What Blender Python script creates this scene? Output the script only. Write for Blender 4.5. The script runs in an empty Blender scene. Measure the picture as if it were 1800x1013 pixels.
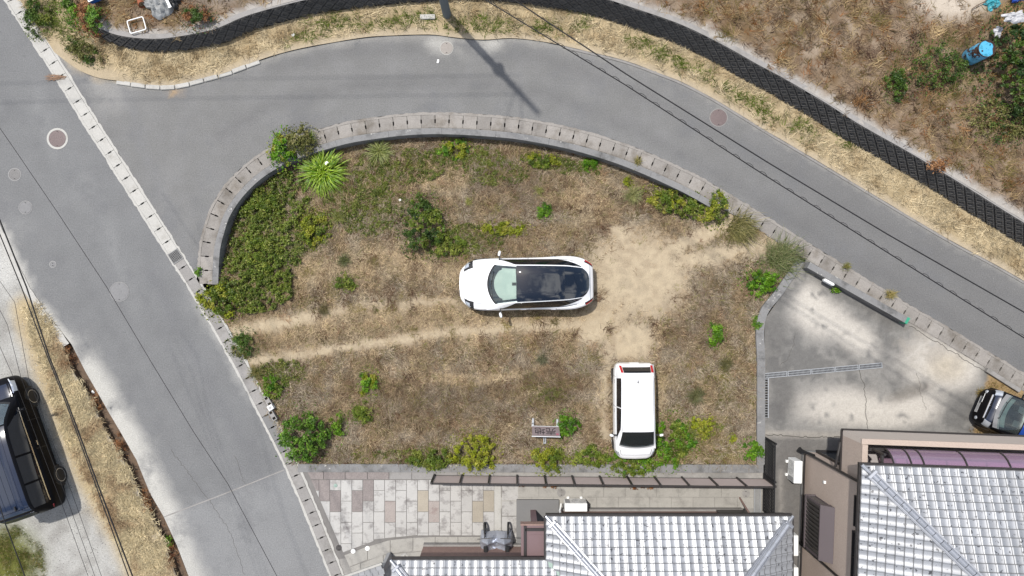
import bpy, bmesh, math, random
import numpy as np
from mathutils import Vector, Matrix
from mathutils.geometry import delaunay_2d_cdt

SC = bpy.context.scene
COL = SC.collection
R = math.radians
random.seed(7)
RNG = np.random.default_rng(7)

# ---------------------------------------------------------------- camera, sky, sun, exposure
HC = 25.0                 # drone height above the road, metres
S = 48.0                  # map scale: photo pixels per metre at road level
CXP, CYP = 900.0, 506.5
cam_d = bpy.data.cameras.new('camera')
cam = bpy.data.objects.new('camera', cam_d); COL.objects.link(cam)
cam.location = (0, 0, HC); cam.rotation_euler = (0, 0, 0)
cam_d.sensor_width = 36.0; cam_d.lens = 36.0 * HC * S / 1800.0
cam_d.clip_end = 2000.0; cam_d.clip_start = 0.1
SC.camera = cam

SUN_EL = R(66.0)
SUN_TO = Vector((0.68 * math.cos(SUN_EL), -0.73 * math.cos(SUN_EL), -math.sin(SUN_EL))).normalized()
wd = bpy.data.worlds.new('World'); SC.world = wd; wd.use_nodes = True
nt = wd.node_tree; nt.nodes.clear()
wo = nt.nodes.new('ShaderNodeOutputWorld'); bg = nt.nodes.new('ShaderNodeBackground')
sky = nt.nodes.new('ShaderNodeTexSky'); sky.sky_type = 'NISHITA'; sky.sun_disc = False
sky.sun_elevation = SUN_EL; sky.sun_rotation = R(-43.0); sky.dust_density = 1.5
# broken cloud, as the car glass in the photograph mirrors it
tc = nt.nodes.new('ShaderNodeTexCoord'); cn = nt.nodes.new('ShaderNodeTexNoise')
cn.inputs['Scale'].default_value = 2.8; cn.inputs['Detail'].default_value = 4; cn.inputs['Roughness'].default_value = 0.62
cr = nt.nodes.new('ShaderNodeValToRGB')
cr.color_ramp.elements[0].position = 0.47; cr.color_ramp.elements[1].position = 0.60
cm = nt.nodes.new('ShaderNodeMix'); cm.data_type = 'RGBA'
cm.inputs['B'].default_value = (10.0, 10.2, 10.5, 1)
nt.links.new(tc.outputs['Generated'], cn.inputs['Vector']); nt.links.new(cn.outputs['Fac'], cr.inputs['Fac'])
nt.links.new(cr.outputs['Color'], cm.inputs['Factor']); nt.links.new(sky.outputs['Color'], cm.inputs['A'])
nt.links.new(cm.outputs['Result'], bg.inputs['Color']); nt.links.new(bg.outputs['Background'], wo.inputs['Surface'])
bg.inputs['Strength'].default_value = 0.13

sd = bpy.data.lights.new('sun', 'SUN'); sd.energy = 4.2; sd.angle = R(1.2); sd.color = (1.0, 0.965, 0.91)
sun = bpy.data.objects.new('sun', sd); COL.objects.link(sun)
sun.rotation_euler = SUN_TO.to_track_quat('-Z', 'Y').to_euler(); sun.location = (-20, 20, 40)

vs = SC.view_settings
vs.view_transform = 'Standard'; vs.look = 'None'; vs.gamma = 1.0; vs.exposure = 0.38
vs.use_curve_mapping = False

# ---------------------------------------------------------------- helpers
def W(px, py, z=0.0):
    k = (HC - z) / HC / S
    return Vector(((px - CXP) * k, -(py - CYP) * k, z))
def MX(x): return np.asarray(x) * S + CXP          # world x -> map px
def MY(y): return -np.asarray(y) * S + CYP

def lin(v):
    v = np.asarray(v, float) / 255.0
    return np.where(v <= 0.04045, v / 12.92, ((v + 0.055) / 1.055) ** 2.4)
GAIN = 2.0
def C(r, g, b, k=1.0):
    c = lin((r, g, b)) / GAIN * k
    return (float(c[0]), float(c[1]), float(c[2]))

def _h(ix, iy, seed):
    n = (ix.astype(np.int64) * 374761393 + iy.astype(np.int64) * 668265263 + seed * 1442695041) & 0x7fffffff
    n = ((n ^ (n >> 13)) * 1274126177) & 0x7fffffff
    return ((n ^ (n >> 16)) & 0xffff) / 65535.0
def vnoise(x, y, seed=0):
    x = np.asarray(x, float); y = np.asarray(y, float)
    ix = np.floor(x); iy = np.floor(y); fx = x - ix; fy = y - iy
    fx = fx * fx * (3 - 2 * fx); fy = fy * fy * (3 - 2 * fy)
    a = _h(ix, iy, seed); b = _h(ix + 1, iy, seed); c = _h(ix, iy + 1, seed); d = _h(ix + 1, iy + 1, seed)
    return (a * (1 - fx) + b * fx) * (1 - fy) + (c * (1 - fx) + d * fx) * fy
def fbm(x, y, o=4, seed=0):
    s = 0; a = 0.5; t = 0
    for i in range(o):
        s = s + a * vnoise(x * 2 ** i, y * 2 ** i, seed + i * 17); t += a; a *= 0.55
    return s / t
def sstep(a, b, x):
    t = np.clip((np.asarray(x, float) - a) / (b - a), 0, 1); return t * t * (3 - 2 * t)
def pdist(px, py, pts):
    px = np.asarray(px, float); py = np.asarray(py, float)
    best = np.full(px.shape, 1e9)
    for (x0, y0), (x1, y1) in zip(pts[:-1], pts[1:]):
        dx, dy = x1 - x0, y1 - y0; L = dx * dx + dy * dy + 1e-9
        t = np.clip(((px - x0) * dx + (py - y0) * dy) / L, 0, 1)
        best = np.minimum(best, np.hypot(px - x0 - t * dx, py - y0 - t * dy))
    return best
def stroke(px, py, pts, w, soft): return 1 - sstep(w - soft, w + soft, pdist(px, py, pts))
def blob(px, py, cx, cy, rx, ry, rot=0.0):
    c, s = math.cos(R(rot)), math.sin(R(rot)); dx = px - cx; dy = py - cy
    u = (dx * c + dy * s) / rx; v = (-dx * s + dy * c) / ry
    return 1 - sstep(0.35, 1.25, np.hypot(u, v))
def inpoly(x, y, poly):
    x = np.asarray(x); y = np.asarray(y); ins = np.zeros(x.shape, bool); n = len(poly)
    j = n - 1
    for i in range(n):
        xi, yi = poly[i]; xj, yj = poly[j]
        if yi != yj:
            ins ^= ((yi > y) != (yj > y)) & (x < (xj - xi) * (y - yi) / (yj - yi) + xi)
        j = i
    return ins
def mix(a, b, t):
    t = np.asarray(t)[..., None]; return np.asarray(a) * (1 - t) + np.asarray(b) * t
def smooth_path(pts, step):
    """Catmull-Rom through pts, resampled at step; returns list of 2-tuples"""
    P = [np.array(p, float) for p in pts]; P = [2 * P[0] - P[1]] + P + [2 * P[-1] - P[-2]]
    out = []
    for i in range(1, len(P) - 2):
        for k in range(16):
            t = k / 16
            out.append(0.5 * ((2 * P[i]) + (-P[i - 1] + P[i + 1]) * t + (2 * P[i - 1] - 5 * P[i] + 4 * P[i + 1] - P[i + 2]) * t * t + (-P[i - 1] + 3 * P[i] - 3 * P[i + 1] + P[i + 2]) * t ** 3))
    out.append(P[-2]); out = np.array(out)
    d = np.concatenate([[0], np.cumsum(np.hypot(*np.diff(out, axis=0).T))])
    n = max(2, int(round(d[-1] / step)) + 1); q = np.linspace(0, d[-1], n)
    return [(float(a), float(b)) for a, b in zip(np.interp(q, d, out[:, 0]), np.interp(q, d, out[:, 1]))]
def offset_path(pts, d):
    """shift to the left of travel (map px, y down => pass sign as needed)"""
    P = np.array(pts, float); T = np.gradient(P, axis=0); T /= np.linalg.norm(T, axis=1)[:, None] + 1e-9
    N = np.stack([T[:, 1], -T[:, 0]], 1)
    return [tuple(p) for p in P + N * d]

def tag(o, label=None, cat=None, group=None, kind=None):
    if label: o['label'] = label
    if cat: o['category'] = cat
    if group: o['group'] = group
    if kind: o['kind'] = kind
    return o
def empty(name, loc, label, cat, rz=0.0, group=None):
    o = bpy.data.objects.new(name, None); COL.objects.link(o); o.empty_display_size = 0.2
    o.location = loc; o.rotation_euler = (0, 0, rz)
    return tag(o, label, cat, group or GROUPS.get(name))

GROUPS = {'shrub': 'shrubs and weeds on the open ground', 'grass_tuft': 'grass tufts', 'manhole_cover': 'round covers in the roads and yard', 'overhead_cable': 'overhead cables', 'thin_wire': 'thin overhead wires',
          'power_line': 'power lines from the pole', 'parked_car': 'parked cars', 'air_conditioner': 'air conditioner units', 'storage_box': 'white boxes between the houses', 'ground_cap': 'ground caps in the court',
          'dead_plant': 'dead plants in the ditch', 'dead_weed': 'dead weeds along the panel fence', 'concrete_block': 'concrete blocks beside the gutter', 'bicycle': 'bicycles under the cover', 'litter': 'scraps of litter', 'plastic_sheet': 'plastic sheets and scraps'}
class G:
    """collects polygons, then links them as one mesh object"""
    def __init__(s): s.v = []; s.f = []; s.m = []
    def add(s, vs, fs, mi=0):
        k = len(s.v); s.v += [tuple(p) for p in vs]; s.f += [tuple(i + k for i in f) for f in fs]; s.m += [mi] * len(fs); return s
    def box(s, c, d, rz=0.0, mi=0, bev=0.0, M=None):
        x, y, z = (q / 2 for q in d); cs, sn = math.cos(rz), math.sin(rz)
        if bev:
            b = bev
            ring = [(-x + b, -y), (x - b, -y), (x, -y + b), (x, y - b), (x - b, y), (-x + b, y), (-x, y - b), (-x, -y + b)]
            top = [(p[0] * (x - b) / x, p[1] * (y - b) / y) for p in ring]
            vs = [(a, q, -z) for a, q in ring] + [(a, q, z - b) for a, q in ring] + [(a, q, z) for a, q in top]
            fs = [tuple(range(7, -1, -1)), tuple(range(16, 24))]
            for L in (0, 8):
                fs += [(L + i, L + (i + 1) % 8, L + 8 + (i + 1) % 8, L + 8 + i) for i in range(8)]
        else:
            vs = [(a * x, q * y, w * z) for w in (-1, 1) for a, q in ((-1, -1), (1, -1), (1, 1), (-1, 1))]
            fs = [(3, 2, 1, 0), (4, 5, 6, 7), (0, 1, 5, 4), (1, 2, 6, 5), (2, 3, 7, 6), (3, 0, 4, 7)]
        vs = [Vector((a * cs - q * sn, a * sn + q * cs, w)) for a, q, w in vs]
        if M is not None: vs = [M @ v for v in vs]
        return s.add([v + Vector(c) for v in vs], fs, mi)
    def tube(s, p0, p1, r, n=8, r1=None, mi=0, cap=True):
        p0 = Vector(p0); p1 = Vector(p1); d = (p1 - p0).normalized(); r1 = r if r1 is None else r1
        u = d.orthogonal().normalized(); w = d.cross(u)
        a = [p0 + (u * math.cos(2 * math.pi * i / n) + w * math.sin(2 * math.pi * i / n)) * r for i in range(n)]
        b = [p1 + (u * math.cos(2 * math.pi * i / n) + w * math.sin(2 * math.pi * i / n)) * r1 for i in range(n)]
        fs = [(i, (i + 1) % n, n + (i + 1) % n, n + i) for i in range(n)]
        if cap: fs += [tuple(range(n - 1, -1, -1)), tuple(range(n, 2 * n))]
        return s.add(a + b, fs, mi)
    def path(s, pts, r, n=6, closed=False, mi=0):
        P = [Vector(p) for p in pts]; m = len(P); vs = []
        for i, p in enumerate(P):
            a = P[(i - 1) % m] if (closed or i) else p; b = P[(i + 1) % m] if (closed or i < m - 1) else p
            d = (b - a).normalized(); up = Vector((0, 0, 1)) if abs(d.z) < 0.95 else Vector((1, 0, 0))
            u = d.cross(up).normalized(); w = u.cross(d)
            vs += [p + (u * math.cos(2 * math.pi * k / n) + w * math.sin(2 * math.pi * k / n)) * r for k in range(n)]
        fs = []
        for i in range(m if closed else m - 1):
            j = (i + 1) % m
            fs += [(i * n + k, i * n + (k + 1) % n, j * n + (k + 1) % n, j * n + k) for k in range(n)]
        return s.add(vs, fs, mi)
    def prism(s, poly, z0, z1, mi=0):
        """poly: world xy; z0,z1 numbers"""
        A = sum(poly[i][0] * poly[(i + 1) % len(poly)][1] - poly[(i + 1) % len(poly)][0] * poly[i][1] for i in range(len(poly)))
        if A < 0: poly = poly[::-1]
        n = len(poly)
        vs = [(x, y, z0) for x, y in poly] + [(x, y, z1) for x, y in poly]
        fs = [tuple(range(n - 1, -1, -1)), tuple(range(n, 2 * n))] + [(i, (i + 1) % n, n + (i + 1) % n, n + i) for i in range(n)]
        return s.add(vs, fs, mi)
    def lathe(s, prof, n=24, c=(0, 0, 0), M=None, mi=0, closed_ends=True):
        vs = []
        for r, z in prof:
            for k in range(n):
                v = Vector((r * math.cos(2 * math.pi * k / n), r * math.sin(2 * math.pi * k / n), z))
                vs.append((M @ v if M is not None else v) + Vector(c))
        fs = []
        for i in range(len(prof) - 1):
            fs += [(i * n + k, i * n + (k + 1) % n, (i + 1) * n + (k + 1) % n, (i + 1) * n + k) for k in range(n)]
        if closed_ends: fs += [tuple(range(n - 1, -1, -1)), tuple((len(prof) - 1) * n + k for k in range(n))]
        return s.add(vs, fs, mi)
    def grid(s, P, mi=0, flip=False):
        """P: rows of points"""
        a = len(P); b = len(P[0]); vs = [p for r in P for p in r]
        fs = []
        for i in range(a - 1):
            for j in range(b - 1):
                f = (i * b + j, i * b + j + 1, (i + 1) * b + j + 1, (i + 1) * b + j); fs.append(f[::-1] if flip else f)
        return s.add(vs, fs, mi)
    def mesh(s, name, mats, smooth=False):
        me = bpy.data.meshes.new(name); me.from_pydata(s.v, [], s.f)
        for m in (mats if isinstance(mats, (list, tuple)) else [mats]): me.materials.append(m)
        me.polygons.foreach_set('material_index', s.m)
        if smooth: me.polygons.foreach_set('use_smooth', [True] * len(s.f))
        me.update(); return me
    def build(s, name, mats, parent=None, smooth=False, fix=True, ang=None):
        me = s.mesh(name, mats, smooth)
        if fix:
            bm = bmesh.new(); bm.from_mesh(me); bmesh.ops.recalc_face_normals(bm, faces=bm.faces); bm.to_mesh(me); bm.free()
        if ang is not None:
            me.polygons.foreach_set('use_smooth', [True] * len(me.polygons)); me.set_sharp_from_angle(angle=R(ang))
        return link(name, me, parent)
def link(name, me, parent=None, M=None):
    o = bpy.data.objects.new(name, me); COL.objects.link(o)
    if parent is not None: o.parent = parent
    if M is not None: o.matrix_local = M
    return o

# ---------------------------------------------------------------- materials
def _bsdf(name):
    m = bpy.data.materials.new(name); m.use_nodes = True
    return m, m.node_tree, m.node_tree.nodes['Principled BSDF']
def _noise(nt, scale, detail=4, rough=0.6, vec=None):
    n = nt.nodes.new('ShaderNodeTexNoise'); n.inputs['Scale'].default_value = scale
    n.inputs['Detail'].default_value = detail; n.inputs['Roughness'].default_value = rough
    if vec is not None: nt.links.new(vec, n.inputs['Vector'])
    return n.outputs['Fac']
def _math(nt, op, a, b=None):
    n = nt.nodes.new('ShaderNodeMath'); n.operation = op
    for i, v in enumerate((a, b)):
        if v is None: continue
        if hasattr(v, 'links'): nt.links.new(v, n.inputs[i])
        else: n.inputs[i].default_value = v
    return n.outputs[0]
def _mixc(nt, f, a, b, mode='MIX'):
    n = nt.nodes.new('ShaderNodeMix'); n.data_type = 'RGBA'; n.blend_type = mode
    for k, v in (('Factor', f), ('A', a), ('B', b)):
        if hasattr(v, 'links'): nt.links.new(v, n.inputs[k])
        elif k == 'Factor': n.inputs[k].default_value = v
        else: n.inputs[k].default_value = (*v, 1)
    return n.outputs['Result']
def _ramp(nt, f, a, b):
    n = nt.nodes.new('ShaderNodeMapRange'); nt.links.new(f, n.inputs['Value'])
    n.inputs['From Min'].default_value = a; n.inputs['From Max'].default_value = b; return n.outputs[0]
def mat(name, col, rough=0.8, metal=0.0, var=0.25, scale=3.0, fine=40.0, fvar=0.2, bump=0.0, spec=0.3, rand=0.0,
        stain=None, stain_scale=2.0, stain_at=(0.55, 0.7), attr=False, coat=0.0, stain2=None, s2=(0.6, .65), s2_scale=9.0):
    """base colour x broad noise x fine noise (world space), optional per-object variation and stains"""
    m, nt, b = _bsdf(name)
    pos = nt.nodes.new('ShaderNodeNewGeometry').outputs['Position']
    if attr:
        a = nt.nodes.new('ShaderNodeAttribute'); a.attribute_name = 'Col'; c = a.outputs['Color']
    else:
        c = nt.nodes.new('ShaderNodeRGB'); c.outputs[0].default_value = (*col, 1); c = c.outputs[0]
    if stain: c = _mixc(nt, _ramp(nt, _noise(nt, stain_scale, 6, 0.65, pos), *stain_at), c, stain)
    if stain2: c = _mixc(nt, _ramp(nt, _noise(nt, s2_scale, 4, 0.6, pos), *s2), c, stain2)
    f = None
    if var: f = _math(nt, 'MULTIPLY_ADD', _noise(nt, scale, 5, 0.6, pos), 2 * var); f.node.inputs[2].default_value = 1 - var
    if fvar:
        g = _math(nt, 'MULTIPLY_ADD', _noise(nt, fine, 3, 0.7, pos), 2 * fvar); g.node.inputs[2].default_value = 1 - fvar
        f = g if f is None else _math(nt, 'MULTIPLY', f, g)
    if rand:
        o = nt.nodes.new('ShaderNodeObjectInfo')
        g = _math(nt, 'MULTIPLY_ADD', o.outputs['Random'], 2 * rand); g.node.inputs[2].default_value = 1 - rand
        f = g if f is None else _math(nt, 'MULTIPLY', f, g)
    if f is not None:
        n = nt.nodes.new('ShaderNodeVectorMath'); n.operation = 'SCALE'
        nt.links.new(c, n.inputs[0]); nt.links.new(f, n.inputs['Scale']); c = n.outputs[0]
    nt.links.new(c, b.inputs['Base Color'])
    b.inputs['Roughness'].default_value = rough; b.inputs['Metallic'].default_value = metal
    b.inputs['Specular IOR Level'].default_value = spec; b.inputs['Coat Weight'].default_value = coat
    b.inputs['Coat Roughness'].default_value = 0.04
    if bump:
        bn = nt.nodes.new('ShaderNodeBump'); bn.inputs['Strength'].default_value = 1.0; bn.inputs['Distance'].default_value = bump
        nt.links.new(_noise(nt, fine, 4, 0.7, pos), bn.inputs['Height']); nt.links.new(bn.outputs[0], b.inputs['Normal'])
    return m
def leaf_mat(name, tr=0.3, rough=0.55, spec=0.25):
    m, nt, b = _bsdf(name)
    a = nt.nodes.new('ShaderNodeAttribute'); a.attribute_name = 'Col'
    nt.links.new(a.outputs['Color'], b.inputs['Base Color']); b.inputs['Roughness'].default_value = rough
    b.inputs['Specular IOR Level'].default_value = spec
    if tr:
        t = nt.nodes.new('ShaderNodeBsdfTranslucent'); nt.links.new(a.outputs['Color'], t.inputs['Color'])
        x = nt.nodes.new('ShaderNodeMixShader'); x.inputs[0].default_value = tr
        nt.links.new(b.outputs[0], x.inputs[1]); nt.links.new(t.outputs[0], x.inputs[2])
        nt.links.new(x.outputs[0], nt.nodes['Material Output'].inputs['Surface'])
    return m
def glass_mat(name, tint, alpha, rough=0.03):
    """tinted sheet: part see-through, part mirror by Fresnel"""
    m, nt, b = _bsdf(name); nt.nodes.remove(b)
    t = nt.nodes.new('ShaderNodeBsdfTransparent'); t.inputs['Color'].default_value = (*tint, 1)
    g = nt.nodes.new('ShaderNodeBsdfGlossy'); g.inputs['Roughness'].default_value = rough; g.inputs['Color'].default_value = (1, 1, 1, 1)
    d = nt.nodes.new('ShaderNodeBsdfDiffuse'); d.inputs['Color'].default_value = (*tint, 1)
    fr = nt.nodes.new('ShaderNodeFresnel'); fr.inputs['IOR'].default_value = 1.5
    x = nt.nodes.new('ShaderNodeMixShader'); x.inputs[0].default_value = alpha
    nt.links.new(t.outputs[0], x.inputs[1]); nt.links.new(d.outputs[0], x.inputs[2])
    y = nt.nodes.new('ShaderNodeMixShader'); nt.links.new(fr.outputs[0], y.inputs[0])
    nt.links.new(x.outputs[0], y.inputs[1]); nt.links.new(g.outputs[0], y.inputs[2])
    nt.links.new(y.outputs[0], nt.nodes['Material Output'].inputs['Surface'])
    return m

M = {}
M['asphalt'] = mat('asphalt', None, rough=0.9, attr=True, var=0.15, scale=1.0, fine=23, fvar=0.50, bump=0.012, stain=(.112, .112, .114), stain_scale=.55, stain_at=(.52, .72), stain2=(.105, .105, .105), s2=(.70, .74), s2_scale=2.2, spec=0.2)
M['soil'] = mat('soil', None, rough=0.95, attr=True, var=0.18, scale=5, fine=38, fvar=0.4, bump=0.02, spec=0.1)
M['gravel'] = mat('gravel', None, rough=0.95, attr=True, var=0.12, scale=3, fine=22, fvar=0.5, bump=0.02, spec=0.1)
M['park'] = mat('parking concrete', None, rough=0.9, attr=True, var=0.22, scale=7, fine=18, fvar=0.26, bump=0.004, spec=0.2)
M['conc_light'] = mat('pale concrete', C(208, 205, 198), var=0.14, fine=30, fvar=0.25, rand=0.05, bump=0.003, stain=C(170, 165, 155), stain_at=(0.55, 0.8))
M['conc_grey'] = mat('grey concrete', C(168, 164, 160), var=0.15, fine=30, fvar=0.25, rand=0.08, bump=0.003, stain=C(140, 136, 130), stain_at=(0.5, 0.75))
M['conc_dark'] = mat('weathered concrete', C(150, 149, 148), var=0.22, scale=4, fine=35, fvar=0.3, bump=0.005, stain=C(95, 94, 92), stain_at=(0.5, 0.7), stain2=C(205, 202, 196), s2=(0.66, 0.7), s2_scale=5)
M['conc_black'] = mat('blackened concrete', C(104, 102, 100), var=0.35, scale=3, fine=25, fvar=0.4, bump=0.006, rand=0.12)
M['tile_gap_shade'] = mat('painted tile gap shade', (0.105, .106, .11), rough=.6, var=.3)  # shade of the gaps between tiles, painted as a dark strip
M['void'] = mat('hole and drain shade', (0.012, 0.011, 0.01), var=0.3)  # shade inside drains, slots and holes, put in as near-black colour
M['grass'] = leaf_mat('dry grass blades', 0.3, 0.8, 0.1)
M['leaf'] = leaf_mat('green leaves', 0.3, 0.5, 0.3)
M['wood'] = mat('dry stems', (0.10, 0.07, 0.05), rough=0.9)
M['white'] = mat('white car paint', (0.70, 0.70, 0.705), rough=0.3, var=0.04, fvar=0.0, spec=0.5, coat=0.6)
M['blackpaint'] = mat('black car paint', (0.004, 0.004, 0.005), rough=0.35, var=0.05, fvar=0, spec=0.06, coat=0.06)
M['navy'] = mat('dark blue paint with sky tint', (0.006, 0.011, 0.026), rough=0.2, var=0.05, fvar=0, spec=0.4, coat=0.5)  # on the black van it stands in for reflected sky
M['blue'] = mat('blue paint with sky tint', (0.012, 0.05, 0.25), rough=0.25, var=0.04, fvar=0, spec=0.5, coat=1.0, metal=0.3)  # roof of the dark blue car, brightened in colour for reflected sky
M['carglass'] = mat('dark car glass', (0.004, 0.006, 0.010), rough=0.02, var=0.0, fvar=0, spec=0.9)
M['trim'] = mat('black trim', (0.012, 0.012, 0.013), rough=0.5, var=0.1, fvar=0)
M['tyre'] = mat('tyre rubber', (0.02, 0.02, 0.02), rough=0.85, var=0.1)
M['chrome'] = mat('chrome', (0.75, 0.75, 0.76), rough=0.15, metal=1.0, var=0.0, fvar=0)
M['alloy'] = mat('wheel alloy', (0.55, 0.55, 0.56), rough=0.3, metal=0.8, var=0.0, fvar=0)
M['lamp'] = mat('clear lamp cover', (0.36, 0.38, 0.41), rough=0.08, metal=0.3, var=0.1, fvar=0, spec=0.8)
M['red'] = mat('red lamp', (0.35, 0.01, 0.015), rough=0.1, var=0.1, fvar=0, spec=0.7)
M['shade'] = mat('pale green sunshade', (0.42, 0.45, 0.42), rough=0.5, var=0.10, scale=4, fvar=0.05)
M['winglass'] = glass_mat('windscreen glass', (0.72, 0.80, 0.78), 0.02)
M['plate'] = mat('number plate', (0.7, 0.7, 0.68), rough=0.5, var=0.0, fvar=0)
M['plastic_white'] = mat('white plastic', (0.62, 0.62, 0.60), rough=0.5, var=0.06, fvar=0.04)
M['plastic_grey'] = mat('grey plastic', (0.26, 0.26, 0.26), rough=0.6, var=0.08, fvar=0.05)
M['dark_metal'] = mat('dark bronze metal', (0.022, 0.019, 0.018), rough=0.45, var=0.15, fvar=0.1, spec=0.4)
M['galv'] = mat('galvanised steel', (0.34, 0.35, 0.36), rough=0.45, metal=0.5, var=0.2, fvar=0.15)
M['cable'] = mat('cable sheath', (0.008, 0.008, 0.009), rough=0.7, var=0.0, fvar=0)

# ---------------------------------------------------------------- map lines (photo pixels at road level)
G1 = [(-60, -138), (-15, -62), (31, 15), (77, 84), (120, 152), (162, 220), (205, 287), (247, 353), (302, 439), (339, 497), (380, 565), (404, 608), (428, 651), (460, 714), (497, 786), (517, 829), (545, 894), (571, 959), (588, 1002), (613, 1070), (650, 1170)]
G2 = [(362, 500), (363.5, 460), (366, 433), (372, 408), (383, 374), (401, 344), (419, 322), (441, 301), (466, 283), (497, 266), (530, 253), (562, 243), (610, 230), (659, 222), (709, 216), (759, 213.5), (808, 214.5), (857, 217.5), (906, 222), (955, 230), (1003, 240), (1050, 253), (1096, 268), (1141, 286), (1183, 305), (1216, 321), (1257, 344), (1299, 369), (1340, 394.5), (1381, 420), (1421, 445), (1461, 470), (1521, 507), (1581, 543.5), (1642, 579), (1702, 615), (1761, 650.5), (1830, 693), (1960, 773), (2090, 853)]
ROADTOP = [(96, 92), (122, 112), (150, 129), (180, 139), (210, 143), (245, 149), (285, 153), (315, 151), (345, 143), (400, 128), (450, 109), (500, 93), (560, 80), (640, 67), (700, 63), (760, 62), (800, 67), (850, 71), (900, 68), (960, 75), (1040, 93), (1100, 108), (1160, 130), (1200, 146), (1250, 172), (1300, 202), (1350, 233), (1400, 262), (1450, 292), (1500, 322), (1560, 358), (1620, 394), (1680, 429), (1740, 461), (1800, 495), (1950, 582), (2110, 672)]
FOOT = [(166, 56), (185, 70), (230, 87), (290, 93), (340, 88), (400, 75), (450, 54), (520, 34), (575, 22), (640, 14), (700, 8), (800, 0), (870, 2), (930, 9), (980, 16), (1040, 27), (1100, 46), (1180, 74), (1250, 108), (1305, 139), (1350, 163), (1420, 204), (1480, 242), (1560, 287), (1640, 335), (1720, 385), (1800, 434), (1950, 527), (2120, 630)]
LEDGE_R = [(126, 606), (150, 653), (172, 691), (190, 723), (212, 760), (240, 809), (263, 866), (288, 909), (311, 959), (330, 1009), (395, 1150)]
LEDGE_L = [(112, 617), (122, 641), (147, 681), (165, 711), (186, 758), (208, 791), (230, 834), (250, 876), (285, 944), (310, 1009), (372, 1150)]
g1 = smooth_path(G1, 12); g2 = smooth_path(G2, 12); rtop = smooth_path(ROADTOP, 12)
def cut(path, x0=None, x1=None, y0=None, y1=None):
    return [p for p in path if (x0 is None or p[0] >= x0) and (x1 is None or p[0] <= x1) and (y0 is None or p[1] >= y0) and (y1 is None or p[1] <= y1)]
g1L = offset_path(g1, -12.5); g1R = offset_path(g1, 12.5)
g2O = offset_path(g2, 15.5); g2I = offset_path(g2, -12.0)

PLOTTOP = cut(g2, x1=1262)
def zplot(px, py):
    d = pdist(px, py, PLOTTOP) / S
    return -0.02 - 0.44 * (1 - sstep(0.5, 3.2, d)) * sstep(500, 440, py) * (1 - 0.9 * sstep(1180, 1270, px)) + 0.05 * (fbm(np.asarray(px) / 60, np.asarray(py) / 60, 3, 5) - 0.5)
def zwall(X): return 0.8 + 0.32 * sstep(-6, 3, X)
def zfield(px, py):
    X = (np.asarray(px) - CXP) / S
    return zwall(X) + 0.02 + 0.10 * (fbm(np.asarray(px) / 70, np.asarray(py) / 70, 4, 9) - 0.45)
def zflat(px, py): return np.zeros(np.asarray(px).shape)
def zverge(px, py): return 0.02 + 0.06 * fbm(np.asarray(px) / 25, np.asarray(py) / 25, 3, 4)

def region(name, poly, step, zf, colf, mt, pxpoly=True, drop=0.0):
    """terrain sheet: polygon (map px or world) filled with a fine triangle grid"""
    P = [tuple(W(*p)[:2]) for p in poly] if pxpoly else [tuple(p) for p in poly]
    bd = []
    for a, b in zip(P, P[1:] + P[:1]):
        L = math.hypot(b[0] - a[0], b[1] - a[1]); n = max(1, int(L / (step * 1.3)))
        bd += [(a[0] + (b[0] - a[0]) * k / n, a[1] + (b[1] - a[1]) * k / n) for k in range(n)]
    B = np.array(bd); x0, y0 = B.min(0); x1, y1 = B.max(0)
    gx, gy = np.meshgrid(np.arange(x0 + step / 2, x1, step), np.arange(y0 + step / 2, y1, step))
    gx = (gx + RNG.uniform(-.2, .2, gx.shape) * step).ravel(); gy = (gy + RNG.uniform(-.2, .2, gy.shape) * step).ravel()
    k = inpoly(gx, gy, bd); gx, gy = gx[k], gy[k]
    # keep clear of the border
    from mathutils.kdtree import KDTree
    kd = KDTree(len(bd))
    for i, p in enumerate(bd): kd.insert((p[0], p[1], 0), i)
    kd.balance()
    near = np.array([kd.find((a, b, 0))[2] > step * 0.45 for a, b in zip(gx, gy)], bool) if len(gx) else np.zeros(0, bool)
    gx, gy = gx[near], gy[near]
    vs = [Vector(p) for p in bd] + [Vector((a, b)) for a, b in zip(gx, gy)]
    ov, oe, of, *_ = delaunay_2d_cdt(vs, [], [list(range(len(bd)))], 1, 1e-4)
    V = np.array([(v.x, v.y) for v in ov]); mx, my = MX(V[:, 0]), MY(V[:, 1])
    z = zf(mx, my) - drop
    me = bpy.data.meshes.new(name)
    me.from_pydata(np.column_stack([V, z]).tolist(), [], [tuple(f) for f in of])
    if colf is not None:
        c = np.ones((len(V), 4)); c[:, :3] = colf(mx, my)
        a = me.color_attributes.new('Col', 'FLOAT_COLOR', 'POINT'); a.data.foreach_set('color', c.ravel())
    me.polygons.foreach_set('use_smooth', [True] * len(me.polygons)); me.materials.append(mt); me.update()
    bm = bmesh.new(); bm.from_mesh(me)
    for f in bm.faces:
        if f.normal.z < 0: f.normal_flip()
    bm.to_mesh(me); bm.free()
    return tag(link(name, me), kind='structure')

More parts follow.
